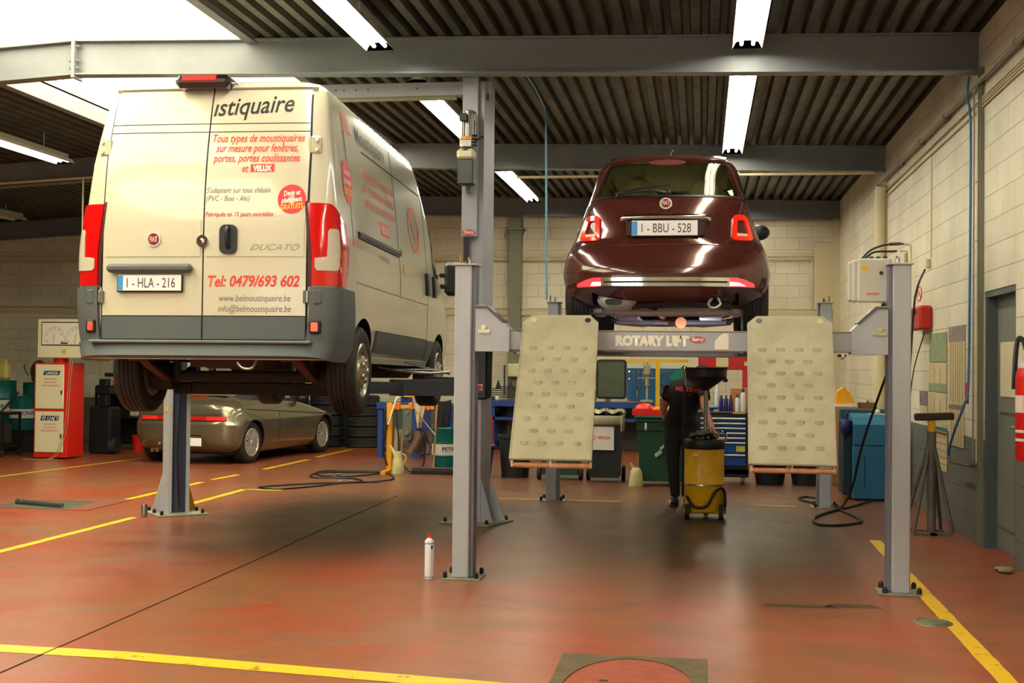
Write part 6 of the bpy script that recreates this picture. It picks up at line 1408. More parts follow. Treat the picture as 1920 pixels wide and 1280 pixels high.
# ================================================================ back wall: tool board, red press frame, clutter
t = thing('tool_board', 'blue perforated tool board with hanging tools on the back wall', 'tool board', (-.78, 22.60, .90))
b = MB(); b.b2(-.54, .54, .0, .03, 0, .56); b.build('panel', mat('board_blue', (16, 88, 140), .5), t); b = MB(); b.b2(-.54, .54, -.005, .03, .56, .635); hb = b.build('header', mat('header_cream', (206, 206, 186), .5), t)
text('header_lettering', 'FACOM', .05, mat('lettering_blue', (34, 70, 130), .5), hb, yface(-.5, .58, -.007), shear=.2) if False else None
rr = random.Random(3)
for k in range(12):
    x = -.5 + .082 * k; b = MB(); h = rr.uniform(.10, .22); z = .5; b.cyl((x, -.012, z), (x, -.012, z - h), .009, n=8); b.cyl((x, -.012, z), (x, -.02, z - .0), .018, n=8); b.box((x, -.012, z - h), (.03, .015, .03), .004); b.build('spanner', M_steel if k % 3 else M_chrome, t)
for k, (x, z) in enumerate(((-.36, .20), (-.18, .26), (.10, .22), (.30, .25), (.44, .15))):
    b = MB(); b.tube([(x + .05 * math.cos(a), -.014, z + .05 * math.sin(a)) for a in [2 * PI * i / 14 for i in range(14)]], .009, 6, True) if k % 2 == 0 else b.box((x, -.014, z), (.12, .015, .035), .004)
    b.box((x, -.014, z - .09), (.03, .015, .12), .004); b.build('puller', M_steel, t)
t = thing('drill_press', 'grey pedestal drill with yellow frame in front of the tool board', 'drill', (-.95, 22.2, .87))
b = MB(); b.box((0, 0, .02), (.22, .2, .04), .01); b.cyl((0, .05, 0), (0, .05, .74), .02, n=10); b.box((0, 0, .56), (.11, .2, .20), .03); b.lathe([(.03, .3), (.04, .46)], n=12); b.cyl((-.16, -.02, .42), (.2, -.02, .42), .009, n=8); b.tube([(-.06, -.06, .62), (-.06, -.06, .74), (.06, -.06, .74), (.06, -.06, .62)], .008, 6); b.build('body', mat('drill_cream', (176, 166, 132), .5, .1, .4, 9), t)
t = thing('shop_crane', 'yellow crane frame with upright and horizontal arm before the tool board', 'crane', (-.72, 21.0, 0))
b = MB(); b.b2(-.035, .035, -.03, .03, 0, 1.56); b.b2(-.95, .50, -.025, .025, 1.56, 1.61); b.b2(-.3, .3, -.35, .35, 0, .05); b.build('frame', M_yel, t)
t = thing('red_press_frame', 'tall red workshop press frame at the back, right of the mechanic', 'press', (.36, 21.2, 0))
b = MB(); b.b2(-.42, .46, -.05, .05, 1.45, 1.66, .004); b.b2(-.42, -.32, -.05, .05, 0, 1.45); b.b2(.30, .40, -.05, .05, 0, 1.45); b.b2(-.5, .5, -.05, .05, 0, .08); b.build('frame', mat('press_red', (182, 30, 30), .45, 0, .2, 6), t)
b = MB(); b.b2(-.13, .07, -.058, -.05, 1.50, 1.65); b.build('label_plate', mat('plate_cream', (204, 200, 150), .5), t, 0); b = MB(); b.b2(.33, .43, -.058, -.05, 1.52, 1.59); b.build('label_plate', mat('plate_cream', (204, 200, 150), .5), t, 0)
b = MB(); b.prism([(-.16, -.02), (.10, -.02), (.20, .16), (.06, .26), (-.02, .18), (-.16, .02)], 1, 0, .10); single(b, 'green_parts_bin', mat('bin_teal', (12, 110, 84), .45), 'teal green plastic bin tilted on the board behind the mechanic', 'box', (-.33, 21.3, 1.28)) if False else None
b = MB(); b.b2(-.11, .11, -.1, .1, 0, 1.28, .01); b.prism([(-.20, 1.28), (.12, 1.28), (.14, 1.36), (.02, 1.52), (-.22, 1.34)], 1, -.08, .08); single(b, 'green_cabinet', mat('bin_teal', (12, 110, 84), .45), 'narrow teal cabinet behind the head of the mechanic', 'cabinet', (-.30, 20.6, 0))
b = MB()
for k in range(9): b.ball((rr.uniform(-.22, .22), rr.uniform(-.08, .08), .03 + rr.uniform(0, .05)), rr.uniform(.05, .08), (1.3, 1, .55), 8)
single(b, 'rag_heap', mat('rag_heap_cream', (176, 160, 120), .95, 0, .5, 12), 'heap of pale cleaning rags on the bench under the tool board', 'rags', (-.62, 22.1, .87), kind='stuff')
for k, (x, z, c, s_, lb) in enumerate(((-1.62, .12, (150, 100, 50), (.10, .08, .24), 'brown upright bottle-shaped box on the bench by the open bin lid'), (-1.9, .10, (110, 96, 80), (.16, .12, .20), 'grey-brown metal part on the bench behind the left ramp'))):
    b = MB(); b.box((0, 0, z), s_, .02); single(b, 'bench_part', mat('part_%d' % k, c, .6, .2), lb, 'part', (x, 22.1, .87))
# metal stock rack on the left back bench
t = thing('metal_rack', 'rack of dark metal bars with pointed uprights on the back bench', 'rack', (-3.45, 22.15, .87))
b = MB()
for k in range(6): b.box((-.05 + .02 * k, -.1 + .05 * k, .06 + .035 * k), (.95 - .1 * k, .02, .018), 0, rz(.05 * (k - 2)))
for x in (-.12, .10): b.cyl((x, 0, .20), (x, 0, .36), .055, .006, n=8)
b.cyl((-.01, 0, .1), (-.01, 0, .62), .014, n=8); b.box((-.2, 0, .03), (.12, .2, .06)); b.box((.3, 0, .03), (.12, .2, .06)); b.build('bars', M_dark, t)
b = MB(); b.cyl((-.42, -.1, .0), (-.36, -.1, .16), .06, .03, n=12); b.build('red_cup', mat('cup_red', (222, 52, 36), .4), t); b = MB(); b.ball((-.12, -.12, .04), .045, n=10); b.build('white_cup', M_wht_tx, t)
for k, (x, lb) in enumerate(((-3.68, 'black bin bag on the shelf under the left back bench'), (-3.15, 'dark box on the shelf under the left back bench'))):
    b = MB(); b.ball((0, 0, .12), .17, (1.2, .8, .75), 12) if k == 0 else b.box((0, 0, .09), (.3, .25, .18), .01); single(b, ('waste_bag', 'storage_box')[k], mat('bag_black', (34, 36, 44), .3), lb, ('bag', 'box')[k], (x, 22.2, .60))
b = MB(); b.box((0, 0, .12), (.26, .16, .24), .02); single(b, 'wall_unit', mat('heater_cream', (214, 206, 170), .5), 'small cream unit fixed to the back column above the bench', 'wall unit', (-3.31, 22.36, 1.28))
b = MB(); b.cyl((0, 0, 0), (0, 0, .62), .012, n=8); b.cyl((0, 0, 0), (0, 0, .22), .02, n=8); single(b, 'jack_handle', M_red, 'red handled rod standing below the left back bench', 'rod', (-3.60, 21.7, .0))
# ================================================================ right side
M_teal = mat('washer_teal', (40, 108, 146), .4, 0, .15, 4, (26, 84, 100))
t = thing('parts_washer', 'teal blue parts washer cabinet behind the right front lift post', 'cabinet', (1.90, 14.75, 0))
b = MB(); b.b2(-.20, .28, 0, .5, 0.02, .62, .008); b.build('cabinet', M_teal, t)
b = MB(); b.prism([(0, .63), (0, .86), (.14, .94), (.5, .98), (.5, .63)], 0, -.20, .28); hd = b.build('hood', M_teal, t, 20)
b = MB(); b.b2(-.30, -.20, .12, .55, .05, .90, .01); b.build('side_panel', mat('washer_side', (26, 48, 60), .5), t)
b = MB(); b.b2(-.30, .30, .48, .62, .30, 1.02, .01); b.build('backboard', mat('washer_back', (30, 84, 92), .45), t)
b = MB(); b.b2(-.075, -.068, -.004, .0, .16, .50); b.build('groove', M_black, t, 0)
b = MB(); b.ball((-.27, .1, .82), .08, (.8, .8, 1.3), 10); b.tube([(-.27, .1, .9), (-.26, .1, .98), (-.24, .1, 1.0)], .015, 6); b.build('blue_glove', mat('glove_navy', (26, 24, 84), .5), t)
b = MB(); b.box((.12, .25, .975), (.26, .03, .012)); b.ball((.10, .25, 1.0), .03, n=8); b.build('brush', M_wht_tx, t)
for (x, y, z, s_, lb) in ((1.82, 16.95, 0, (.28, .4, .50), 'lower brown carton of the pile left of the teal cabinet'), (1.82, 16.95, .503, (.27, .38, .49), 'upper brown carton of the pile left of the teal cabinet'), (2.08, 16.6, 0, (.22, .4, .93), 'tall brown carton behind the teal cabinet')):
    b = MB(); b.box((0, 0, s_[2] / 2), s_, .004); b.b2(-s_[0] / 2 - .001, s_[0] / 2 + .001, -s_[1] / 2 - .001, -s_[1] / 2 + .03, s_[2] * .5 - .002, s_[2] * .5 + .002); single(b, 'carton', M_card, lb, 'box', (x, y, z))
b = MB(); b.b2(-.11, .11, -.1, .1, 0, .01); b.b2(-.11, .11, -.1, -.09, 0, .13); b.b2(-.11, .11, .09, .1, 0, .13); b.b2(-.11, -.10, -.1, .1, 0, .13); b.b2(.10, .11, -.1, .1, 0, .13); single(b, 'open_carton', mat('carton_dark', (124, 76, 50), .8), 'open dark brown carton on top of the tall carton', 'box', (2.08, 16.6, .932))
b = MB(); b.b2(-.06, .06, -.05, .05, 0, .05); b.cyl((.02, 0, .05), (.02, 0, .14), .012, n=8); single(b, 'hand_tool', M_black, 'small black tool standing in the open brown carton', 'tool', (2.07, 16.6, .945))
b = MB(); b.prism([(-.12, 0), (.12, .02), (.06, .14), (-.02, .22), (-.10, .16)], 1, -.12, .12); y_ = single(b, 'yellow_sack', mat('sack_yellow', (232, 160, 24), .5, 0, .2, 9), 'yellow folded sack on the upper brown carton', 'sack', (1.84, 16.95, 1.03))
b = MB(); b.box((0, 0, .02), (.24, .12, .035), .004); single(b, 'paper_roll', M_wht_tx, 'white rolled paper on the carton edge before the yellow sack', 'paper', (1.82, 16.82, .994))
b = MB()
for k in range(7): x = -.05 + .018 * k; b.tube([(x, 0, .45 - .02 * (k % 3)), (x + .02, -.01, .2), (x + .005 * k, 0, -.05 - .03 * (k % 3))], .008 + .003 * (k % 2), 6, smooth=3)
single(b, 'hanging_belts', M_dark, 'bundle of dark belts hanging on the back wall beside the cartons', 'belts', (1.72, 22.675, 1.35), kind='stuff')
# tall axle stand
t = thing('axle_stand', 'tall grey axle stand with yellow neck and flat dark head by the right wall', 'axle stand', (2.07, 11.95, 0))
b = MB(); b.cyl((0, 0, .0), (0, 0, .93), .040, n=18)
for (x, y) in ((-.17, -.10), (.17, -.10), (.12, .20), (-.22, .18)): b.cyl((x * .12, y * .12, .80), (x, y, .02), .017, n=8)
b.b2(-.17, .17, -.13, -.08, 0, .02); b.b2(-.20, .14, .16, .20, 0, .02); b.b2(-.03, .03, -.13, .2, 0, .02)
b.build('tripod', mat('stand_grey', (108, 104, 96), .5, .3, .5, 8, (70, 56, 44)), t)
b = MB(); b.cyl((0, 0, .93), (0, 0, 1.03), .034, n=16); nk = b.build('neck', M_yel, t)
b = MB()
for k in range(4): b.cyl((-.012 + .008 * (k % 2), -.033, .945 + .022 * k), (-.012 + .008 * (k % 2), -.037, .945 + .022 * k), .004, n=6)
b.build('neck_hole', M_black, nk)
b = MB(); b.box((.02, 0, 1.065), (.34, .10, .065), .01, ry(-.04)); b.build('head', mat('head_dark', (54, 42, 34), .7, .2, .4, 9), t)
b = MB(); b.lathe([(0, 0), (.035, 0), (.045, .03), (.045, .12), (.03, .15), (.02, .22), (0, .22)], n=16); b.tube([(0, 0, .2), (.02, .1, .34), (.0, .2, .30)], .012, 6, smooth=3); single(b, 'grease_gun', M_dark, 'dark grease gun hanging behind the right front lift post', 'tool', (1.93, 12.6, .85)) if False else None
# wall things
def wallbox(name, y, z, dy, dz, dx, m, label, cat, bev=.01):
    b = MB(); b.box((-dx / 2, 0, 0), (dx, dy, dz), bev); return single(b, name, m, label, cat, (2.35, y, z))
wb = wallbox('alarm_box', 13.85, 2.03, .62, .25, .13, mat('alarm_red', (176, 26, 20), .4), 'red fire alarm box on the right wall above the posters', 'alarm box', .02)
b = MB(); b.box((-.135, .05, .07), (.03, .18, .06), .01); b.build('handle', M_black, wb)
b = MB(); b.box((-.02, 0, 0), (.04, .10, .09), .006); so = single(b, 'wall_socket', mat('socket_cream', (196, 184, 140), .5), 'cream wall socket with a black lead plugged in', 'socket', (2.35, 13.7, 2.60))
b = MB(); b.tube([(2.30, 13.70, 2.54), (2.20, 13.70, 2.25), (2.17, 13.78, 1.6), (2.14, 13.9, 1.12)], .011, 6, smooth=4); b.tube([(2.33, 13.9, 1.88), (2.24, 14.0, 1.5), (2.2, 14.05, 1.1)], .006, 6, smooth=3); cb_ = single(b, 'power_lead', M_black, 'black power lead hanging down the right wall behind the post', 'cable')
b = MB(); b.cyl((2.14, 13.9, .90), (2.14, 13.9, 1.12), .035, .02, n=12); b.cyl((2.14, 13.9, .62), (2.14, 13.9, .9), .045, n=12); b.build('plug', M_black, cb_)
# no-smoking roundel, posters
b = MB(); b.tube([(2.345, 14.33 + .15 * math.cos(a), 2.32 + .08 * math.sin(a)) for a in [2 * PI * k / 24 for k in range(24)]], .006, 5, True); b.tube([(2.345, 14.22, 2.26), (2.345, 14.44, 2.38)], .006, 5); single(b, 'warning_sign', mat('sign_orange_red', (206, 84, 48), .5), 'round red prohibition sign on the right wall above the alarm box', 'sign')
M_pap = mat('poster_paper', (206, 190, 148), .8, 0, .3, 4, (170, 150, 110)); M_pimg = mat('poster_photo', (112, 140, 124), .7, 0, .9, 14, (188, 170, 60))
def poster(name, y0, y1, z0, z1, label, bands=(), lines=0, vlines=0):
    t = thing(name, label, 'poster', (2.346, (y0 + y1) / 2, (z0 + z1) / 2)); h = (y1 - y0) / 2; v = (z1 - z0) / 2
    b = MB(); b.b2(-.004, 0, -h, h, -v, v); b.build('sheet', M_pap, t, 0)
    for (a, c, mt) in bands: b = MB(); b.b2(-.006, -.004, -h, h, -v + 2 * v * a, -v + 2 * v * c); b.build('picture', mt, t, 0)
    if lines or vlines:
        b = MB()
        for k in range(lines): z = -v + 2 * v * (k + 1) / (lines + 1); b.b2(-.0055, -.004, -h * .92, h * .92, z - .004, z + .004)
        for k in range(vlines): y = -h + 2 * h * (k + 1) / (vlines + 1); b.b2(-.0055, -.004, y - .008, y + .008, -v * .95, v * .62)
        b.build('ruling', mat('ruling_brown', (140, 112, 78), .8), t, 0)
    return t
poster('wall_calendar', 12.75, 13.68, 1.57, 1.86, 'upper picture calendar on the right wall, left of the striped chart', ((.0, 1.0, M_pimg),))
poster('wall_calendar', 12.75, 13.68, 1.27, 1.55, 'plain calendar sheets just below the upper picture calendar', ((.0, .30, M_pimg),), 0, 2)
poster('wall_calendar', 12.75, 13.68, .98, 1.25, 'lower plain calendar block above the ruled chart', (), 0, 2)
poster('wall_chart', 12.70, 13.66, .50, .96, 'ruled price chart curling at the foot of the calendars', ((.84, .92, mat('band_teal', (40, 110, 120), .6)), (.76, .82, mat('band_maroon', (120, 50, 40), .6))), 6, 0)
poster('wall_chart', 11.88, 12.62, 1.17, 1.90, 'long striped chart on the right wall nearest the steel pillar, upper half', ((.80, 1.0, mat('poster_photo2', (150, 130, 110), .7, 0, .9, 10, (90, 110, 140))),), 0, 6)
poster('wall_chart', 11.92, 12.60, .78, 1.16, 'long striped chart on the right wall, lower half with curling foot', ((.90, 1.0, mat('band_brown', (130, 100, 72), .7)),), 0, 5)
poster('wall_calendar', 13.80, 14.25, .95, 1.26, 'small calendar partly hidden behind the right front lift post', ((.5, 1.0, mat('poster_photo3', (120, 120, 130), .7, 0, .8, 12, (90, 70, 60))),))
# conduits and pipes along the right wall
b = MB(); b.cyl((2.30, 6.0, 3.93 + .0), (2.30, 17.0, 3.93), .022, n=10)
for y in (7, 8.4, 9.8, 12.6, 14.0, 15.4): b.cyl((2.30, y, 3.93), (2.30, y + .05, 3.93), .032, n=10); b.b2(2.30, 2.35, y + .01, y + .03, 3.90, 3.96)
single(b, 'compressed_air_pipe', M_pipeg, 'upper grey pipe running along the top of the right wall', 'pipe')
for k, z in enumerate((3.80, 3.775, 3.75, 3.725)):
    b = MB(); b.cyl((2.335, 6.0, z), (2.335, 16.9 if k in (0, 3) else 11.35, z), .009, n=6); single(b, 'wall_cable', M_pipe, '%s of the thin cables clipped below the grey pipe' % ('topmost', 'second', 'third', 'lowest')[k], 'cable', group='thin cables on the right wall')
b = MB(); b.b2(2.20, 2.34, 6.0, 17.0, 4.0, 4.01) if False else b.cyl((2.33, 11.30, .70), (2.33, 11.30, 3.74), .011, n=8)
for z in (.9, 1.3, 1.6, 1.66, 2.0, 2.3, 2.6, 3.1): b.b2(2.31, 2.35, 11.26, 11.34, z, z + .012)
single(b, 'conduit', M_pipe, 'pale vertical conduit beside the steel pillar', 'pipe')
b = MB(); b.cyl((2.31, 11.36, .72), (2.31, 11.36, 3.9), .008, n=6); single(b, 'conduit', M_pipeg, 'thin darker conduit close to the pale one by the pillar', 'pipe')
b = MB(); b.tube([(2.28, 11.42, 4.04), (2.26, 11.40, 3.85), (2.29, 11.40, 3.65), (2.29, 11.40, 2.6), (2.28, 11.40, 1.40), (2.24, 11.36, 1.2), (2.20, 11.55, .98), (2.20, 11.80, .80), (2.2, 11.83, .72)], .011, 7, smooth=3); bh = single(b, 'air_line', mat('hose_blue', (30, 104, 150), .4), 'blue air line running down the pillar to the brass tap', 'hose')
b = MB(); b.cyl((2.2, 11.83, .66), (2.2, 11.83, .72), .012, n=8); b.build('nozzle', M_steel, bh)
b = MB(); b.cyl((2.25, 11.20, .68), (2.25, 11.95, .655), .012, n=8); b.cyl((2.33, 11.25, .68), (2.25, 11.2, .68), .012, n=8); single(b, 'tap_pipe', mat('brass_dark', (120, 100, 60), .4, .7), 'short brass pipe projecting from the right wall below the blue hose', 'pipe')
b = MB(); b.cyl((2.27, 11.40, 1.20), (2.27, 11.40, 1.38), .014, n=8); single(b, 'air_gun', M_red, 'red air gun clipped beside the conduit', 'tool')
b = MB(); b.cyl((2.27, 16.9, 0.9), (2.27, 16.9, 3.62), .072, n=24); b.cyl((2.27, 16.9, 3.62), (2.275, 16.80, 3.86), .072, n=24)
for z in (3.62, 3.0, 2.2): b.cyl((2.27, 16.9, z), (2.27, 16.9, z + .015), .078, n=24)
single(b, 'flue_pipe', mat('flue_cream', (222, 208, 170), .4), 'wide cream flue pipe rising on the right wall above the control box', 'pipe')
b = MB(); b.cyl((2.345, 13.6, 2.65), (2.345, 13.6, 3.74), .009, n=6); single(b, 'conduit', M_pipe, 'thin pale conduit above the wall socket', 'pipe')
t = thing('flue_duct', 'wide cream boxed duct in the back right corner', 'duct', (2.13, 22.55, 2.5))
b = MB(); b.b2(-.20, .19, 0, .09, 0, 1.2, .02); b.build('casing', M_pipe, t)
b = MB(); b.cyl((XL + .1, 22.62, 2.52), (2.0, 22.62, 2.52), .014, n=8); single(b, 'wall_pipe', M_pipe, 'thin cream pipe crossing the back wall at beam-lettering height', 'pipe')
b = MB(); b.cyl((XL + .1, 22.62, 3.40), (1.9, 22.62, 3.40), .018, n=8); b.cyl((1.9, 22.62, 3.40), (1.9, 22.62, 2.52), .018, n=8); single(b, 'wall_pipe', M_pipe, 'cream pipe crossing the back wall above the maroon car bumper', 'pipe')
# hanging blue air tube down to the rear left post
b = MB(); b.tube([(-1.78, 11.8, 4.42), (-1.76, 13.2, 4.41), (-1.75, 13.9, 4.36), (-1.735, 13.92, 4.2), (-1.72, 13.92, 3.0), (-1.71, 13.92, 2.22)], .011, 8)
for z in (3.6, 3.1, 2.65): b.cyl((-1.725, 13.92, z), (-1.725, 13.92, z + .012), .015, n=8)
single(b, 'air_tube', mat('tube_blue', (96, 150, 176), .4), 'pale blue air tube hanging from the roof to the rear left post', 'hose')
b = MB(); b.b2(-11.3, 1.6, 16.89, 16.92, 4.01, 4.03) if False else b.cyl((-2.5, 16.9, 4.035), (2.2, 16.9, 4.035), .018, n=8); single(b, 'beam_pipe', M_pipe, 'pale pipe under the second roof beam', 'pipe')
b = MB(); b.cyl((-12.0, 16.88, 3.93), (-8.0, 16.88, 4.14), .018, n=8); b.cyl((-8.75, 16.88, 1.6), (-8.75, 16.88, 4.08), .012, n=8); single(b, 'beam_pipe', M_pipe, 'pale pipe with a drop under the far left part of the second beam', 'pipe')
# fire extinguisher at the right picture edge
t = thing('fire_extinguisher', 'red fire extinguisher with black hose hanging at the right picture edge', 'fire extinguisher', (2.26, 9.27, .86))
b = MB(); b.lathe([(0, 0), (.075, 0), (.09, .02), (.09, .58), (.085, .62), (.06, .68), (.03, .70), (0, .70)], n=28); b.build('cylinder', M_red, t, 40)
b = MB(); b.lathe([(.0855, .615), (.061, .681), (.03, .702), (.0, .702), ], n=28); b.build('shoulder', mat('ext_grey', (150, 150, 150), .4, .3), t, 40)
b = MB(); b.cyl((0, 0, .70), (0, 0, .77), .022, n=12); b.box((-.02, -.04, .79), (.03, .16, .02), .004); b.box((-.02, -.05, .75), (.02, .14, .012), .003); b.build('valve', M_steel, t)
b = MB(); b.tube([(0, .04, .76), (-.01, .12, .84), (-.03, .17, .86), (-.05, .16, .78), (-.07, .12, .60), (-.075, .11, .5)], .018, 8, smooth=4); b.build('hose', M_black, t)
b = MB(); b.cyl((.08, 0, .55), (.12, 0, .55), .02); b.build('bracket', M_dark, t)
b = MB()
for (z0, z1) in ((.34, .46), (.14, .16), (.20, .22)): b.add([(math.cos(a) * .0905, math.sin(a) * .0905, z) for z in (z0, z1) for a in [PI * (.75 + .08 * k) for k in range(8)]], [(k, k + 1, 8 + k + 1, 8 + k) for k in range(7)])
b.build('label', mat('ext_label', (230, 214, 204), .5), t, 0)
b = MB()
for k in range(6): b.ball((rr.uniform(-.05, .05), rr.uniform(-.07, .07), .018), rr.uniform(.025, .04), (1.4, 1.2, .5), 8)
single(b, 'floor_rag', mat('rag_grey', (138, 124, 98), .9, 0, .5, 20), 'crumpled grey rag on the floor by the right wall', 'rag', (2.20, 9.82, 0))
# ================================================================ oil drainer
t = thing('oil_drainer', 'yellow wheeled oil drainer with a wide black bowl in front of the mechanic', 'oil drainer', (.03, 12.72, 0))
b = MB(); b.lathe([(0, .075), (.185, .075), (.195, .09), (.195, .325), (.199, .33), (.199, .34), (.195, .345), (.195, .70), (0, .70)], n=36); b.build('tank', mat('tank_yellow', (232, 178, 22), .3, 0, .4, 5, (140, 96, 20)), t, 40)
b = MB(); b.lathe([(.196, .328), (.203, .330), (.203, .345), (.196, .347)], n=36, closed=True); b.build('chrome_band', M_chrome, t, 40)
b = MB(); b.lathe([(.199, .685), (.203, .69), (.203, .765), (.19, .785), (.03, .79), (0, .79)], n=36); b.build('lid', M_black, t, 40)
b = MB(); b.b2(-.11, -.06, -.19, -.175, .62, .645); b.build('label', M_wht_tx, t, 0)
b = MB(); b.cyl((.01, 0, .78), (.01, 0, 1.28), .020, n=14); b.build('pole', M_steel, t)
b = MB(); b.lathe([(.03, 1.26), (.045, 1.27), (.205, 1.385), (.215, 1.40), (.218, 1.47), (.232, 1.482), (.232, 1.490), (.212, 1.486), (.206, 1.41), (.04, 1.30), (0, 1.30)], n=40, M=tr(.0, 0, 0)); b.box((.20, 0, 1.365), (.05, .05, .04), .01); b.build('bowl', M_black, t, 30)
b = MB(); b.tube([(-.19, -.12, 1.30), (-.195, -.12, 1.44), (-.20, -.12, 1.475), (-.18, -.12, 1.49), (-.165, -.12, 1.47)], .008, 8, smooth=3); b.build('hook', M_chrome, t)
b = MB(); b.tube([(-.20, -.13, 1.32), (-.205, -.14, .9), (-.215, -.15, .5), (-.21, -.14, .22)], .010, 8, smooth=3); b.build('level_tube', M_black, t)
b = MB(); b.tube([(-.17, -.12, .22), (-.10, -.20, .13), (.02, -.225, .14), (.10, -.20, .27), (.17, -.15, .31), (.20, -.10, .25), (.205, -.08, .12)], .014, 10, smooth=6); b.build('drain_hose', M_black, t)
b = MB(); b.tube([(.10, .10, .78), (.14, .12, .84), (.20, .12, .845), (.215, .1, .82), (.21, .08, .77)], .010, 8, smooth=3); b.build('push_handle', M_chrome, t)
b = MB(); b.cyl((.204, -.06, .05), (.204, -.06, .2), .012, n=8); b.build('drain_valve', M_steel, t)
b = MB(); b.b2(-.20, .20, -.16, .12, .055, .08, .01); b.build('base_frame', mat('base_yellow', (190, 140, 14), .4), t)
for sx in (-1, 1): b = MB(); b.cyl((sx * .165 - .022, -.14, .075), (sx * .165 + .022, -.14, .075), .075, n=22); b.build('wheel', M_rub, t)
b = MB(); b.ball((.02, .16, .03), .03, n=10); b.cyl((.02, .16, .05), (.02, .14, .08), .015); b.build('castor', M_rub, t)
b = MB(); b.grid(lambda u, v: Vector((-.15 + .28 * u, -.12 + .2 * v, .795 + .035 * math.sin(u * 11 + v * 3) * math.sin(v * 8 + u) + .03 * math.sin(PI * u))), 12, 10); g = [v - Vector((0, 0, .012)) for v in b.V]; b.add(g, [list(q)[::-1] for q in b.F]); single(b, 'shop_rag', mat('rag_dark', (96, 88, 74), .9, 0, .5, 15), 'grey crumpled rag on top of the oil drainer lid', 'rag', (.03, 12.72, .012), smooth=60)

# ================================================================ the mechanic
def skin(name, pts, edges, root, material, parent, sub=2):
    me = bpy.data.meshes.new(name); keys = list(pts); me.from_pydata([pts[k][0] for k in keys], [(keys.index(a), keys.index(c)) for a, c in edges], [])
    o = bpy.data.objects.new(name, me); COL.objects.link(o)
    if parent is not None: o.parent = parent
    md = o.modifiers.new('skin', 'SKIN'); md.use_smooth_shade = True
    for i, k in enumerate(keys):
        r = pts[k][1]; r = (r, r) if not isinstance(r, tuple) else r; me.skin_vertices[0].data[i].radius = r; me.skin_vertices[0].data[i].use_root = (k == root)
    s_ = o.modifiers.new('sub', 'SUBSURF'); s_.levels = sub; s_.render_levels = sub
    bpy.context.view_layer.update()
    m2 = bpy.data.meshes.new_from_object(o.evaluated_get(bpy.context.evaluated_depsgraph_get())); o.modifiers.clear(); o.data = m2; bpy.data.meshes.remove(me)
    m2.materials.clear(); m2.materials.append(material); m2.polygons.foreach_set('use_smooth', [True] * len(m2.polygons)); return o
M_skin = mat('skin', (196, 132, 100), .5); M_shirt = mat('tshirt_black', (20, 20, 22), .8); M_trs = mat('trousers_charcoal', (44, 42, 46), .85, 0, .3, 8); M_hair = mat('hair_dark', (38, 28, 22), .7); M_shoe = mat('shoe_black', (24, 24, 26), .5)
ps = thing('person', 'person in black T-shirt and dark trousers, back to us, holding the oil drainer', 'person', (-.20, 13.45, 0))
# joints, local to the person: x right, y away from the camera
J = {'pel': ((-.02, .03, .86), (.15, .10)), 'sp1': ((-.01, .02, .98), (.15, .11)), 'sp2': ((.03, .03, 1.12), (.165, .115)), 'che': ((.06, .06, 1.24), (.175, .115)), 'nek': ((.13, .12, 1.34), .055), 'hd0': ((.17, .17, 1.38), .085), 'hd1': ((.20, .22, 1.43), .088),
     'ls': ((-.11, .06, 1.28), .062), 'le': ((-.21, .14, 1.04), .043), 'lw': ((-.17, .34, .90), .030), 'lh': ((-.15, .42, .88), .036),
     'rs': ((.21, .04, 1.27), .062), 're': ((.235, -.22, 1.06), .044), 'rw': ((.30, -.47, .885), .031), 'rh': ((.315, -.53, .86), .036),
     'lhp': ((-.11, .03, .80), .10), 'lk': ((-.10, .06, .47), .062), 'la': ((-.07, .22, .11), .042), 'lf': ((-.13, .10, .045), .04),
     'rhp': ((.09, .03, .80), .10), 'rk': ((.06, .02, .47), .062), 'ra': ((.06, .16, .11), .042), 'rf': ((.03, .04, .045), .04)}
E = [('pel', 'sp1'), ('sp1', 'sp2'), ('sp2', 'che'), ('che', 'nek'), ('nek', 'hd0'), ('hd0', 'hd1'), ('che', 'ls'), ('ls', 'le'), ('le', 'lw'), ('lw', 'lh'), ('che', 'rs'), ('rs', 're'), ('re', 'rw'), ('rw', 'rh'), ('pel', 'lhp'), ('lhp', 'lk'), ('lk', 'la'), ('la', 'lf'), ('pel', 'rhp'), ('rhp', 'rk'), ('rk', 'ra'), ('ra', 'rf')]
J['lf'] = ((-.10, .34, .04), .038); J['rf'] = ((.06, .30, .04), .038)
bd = skin('body', J, E, 'pel', M_skin, ps, 2)
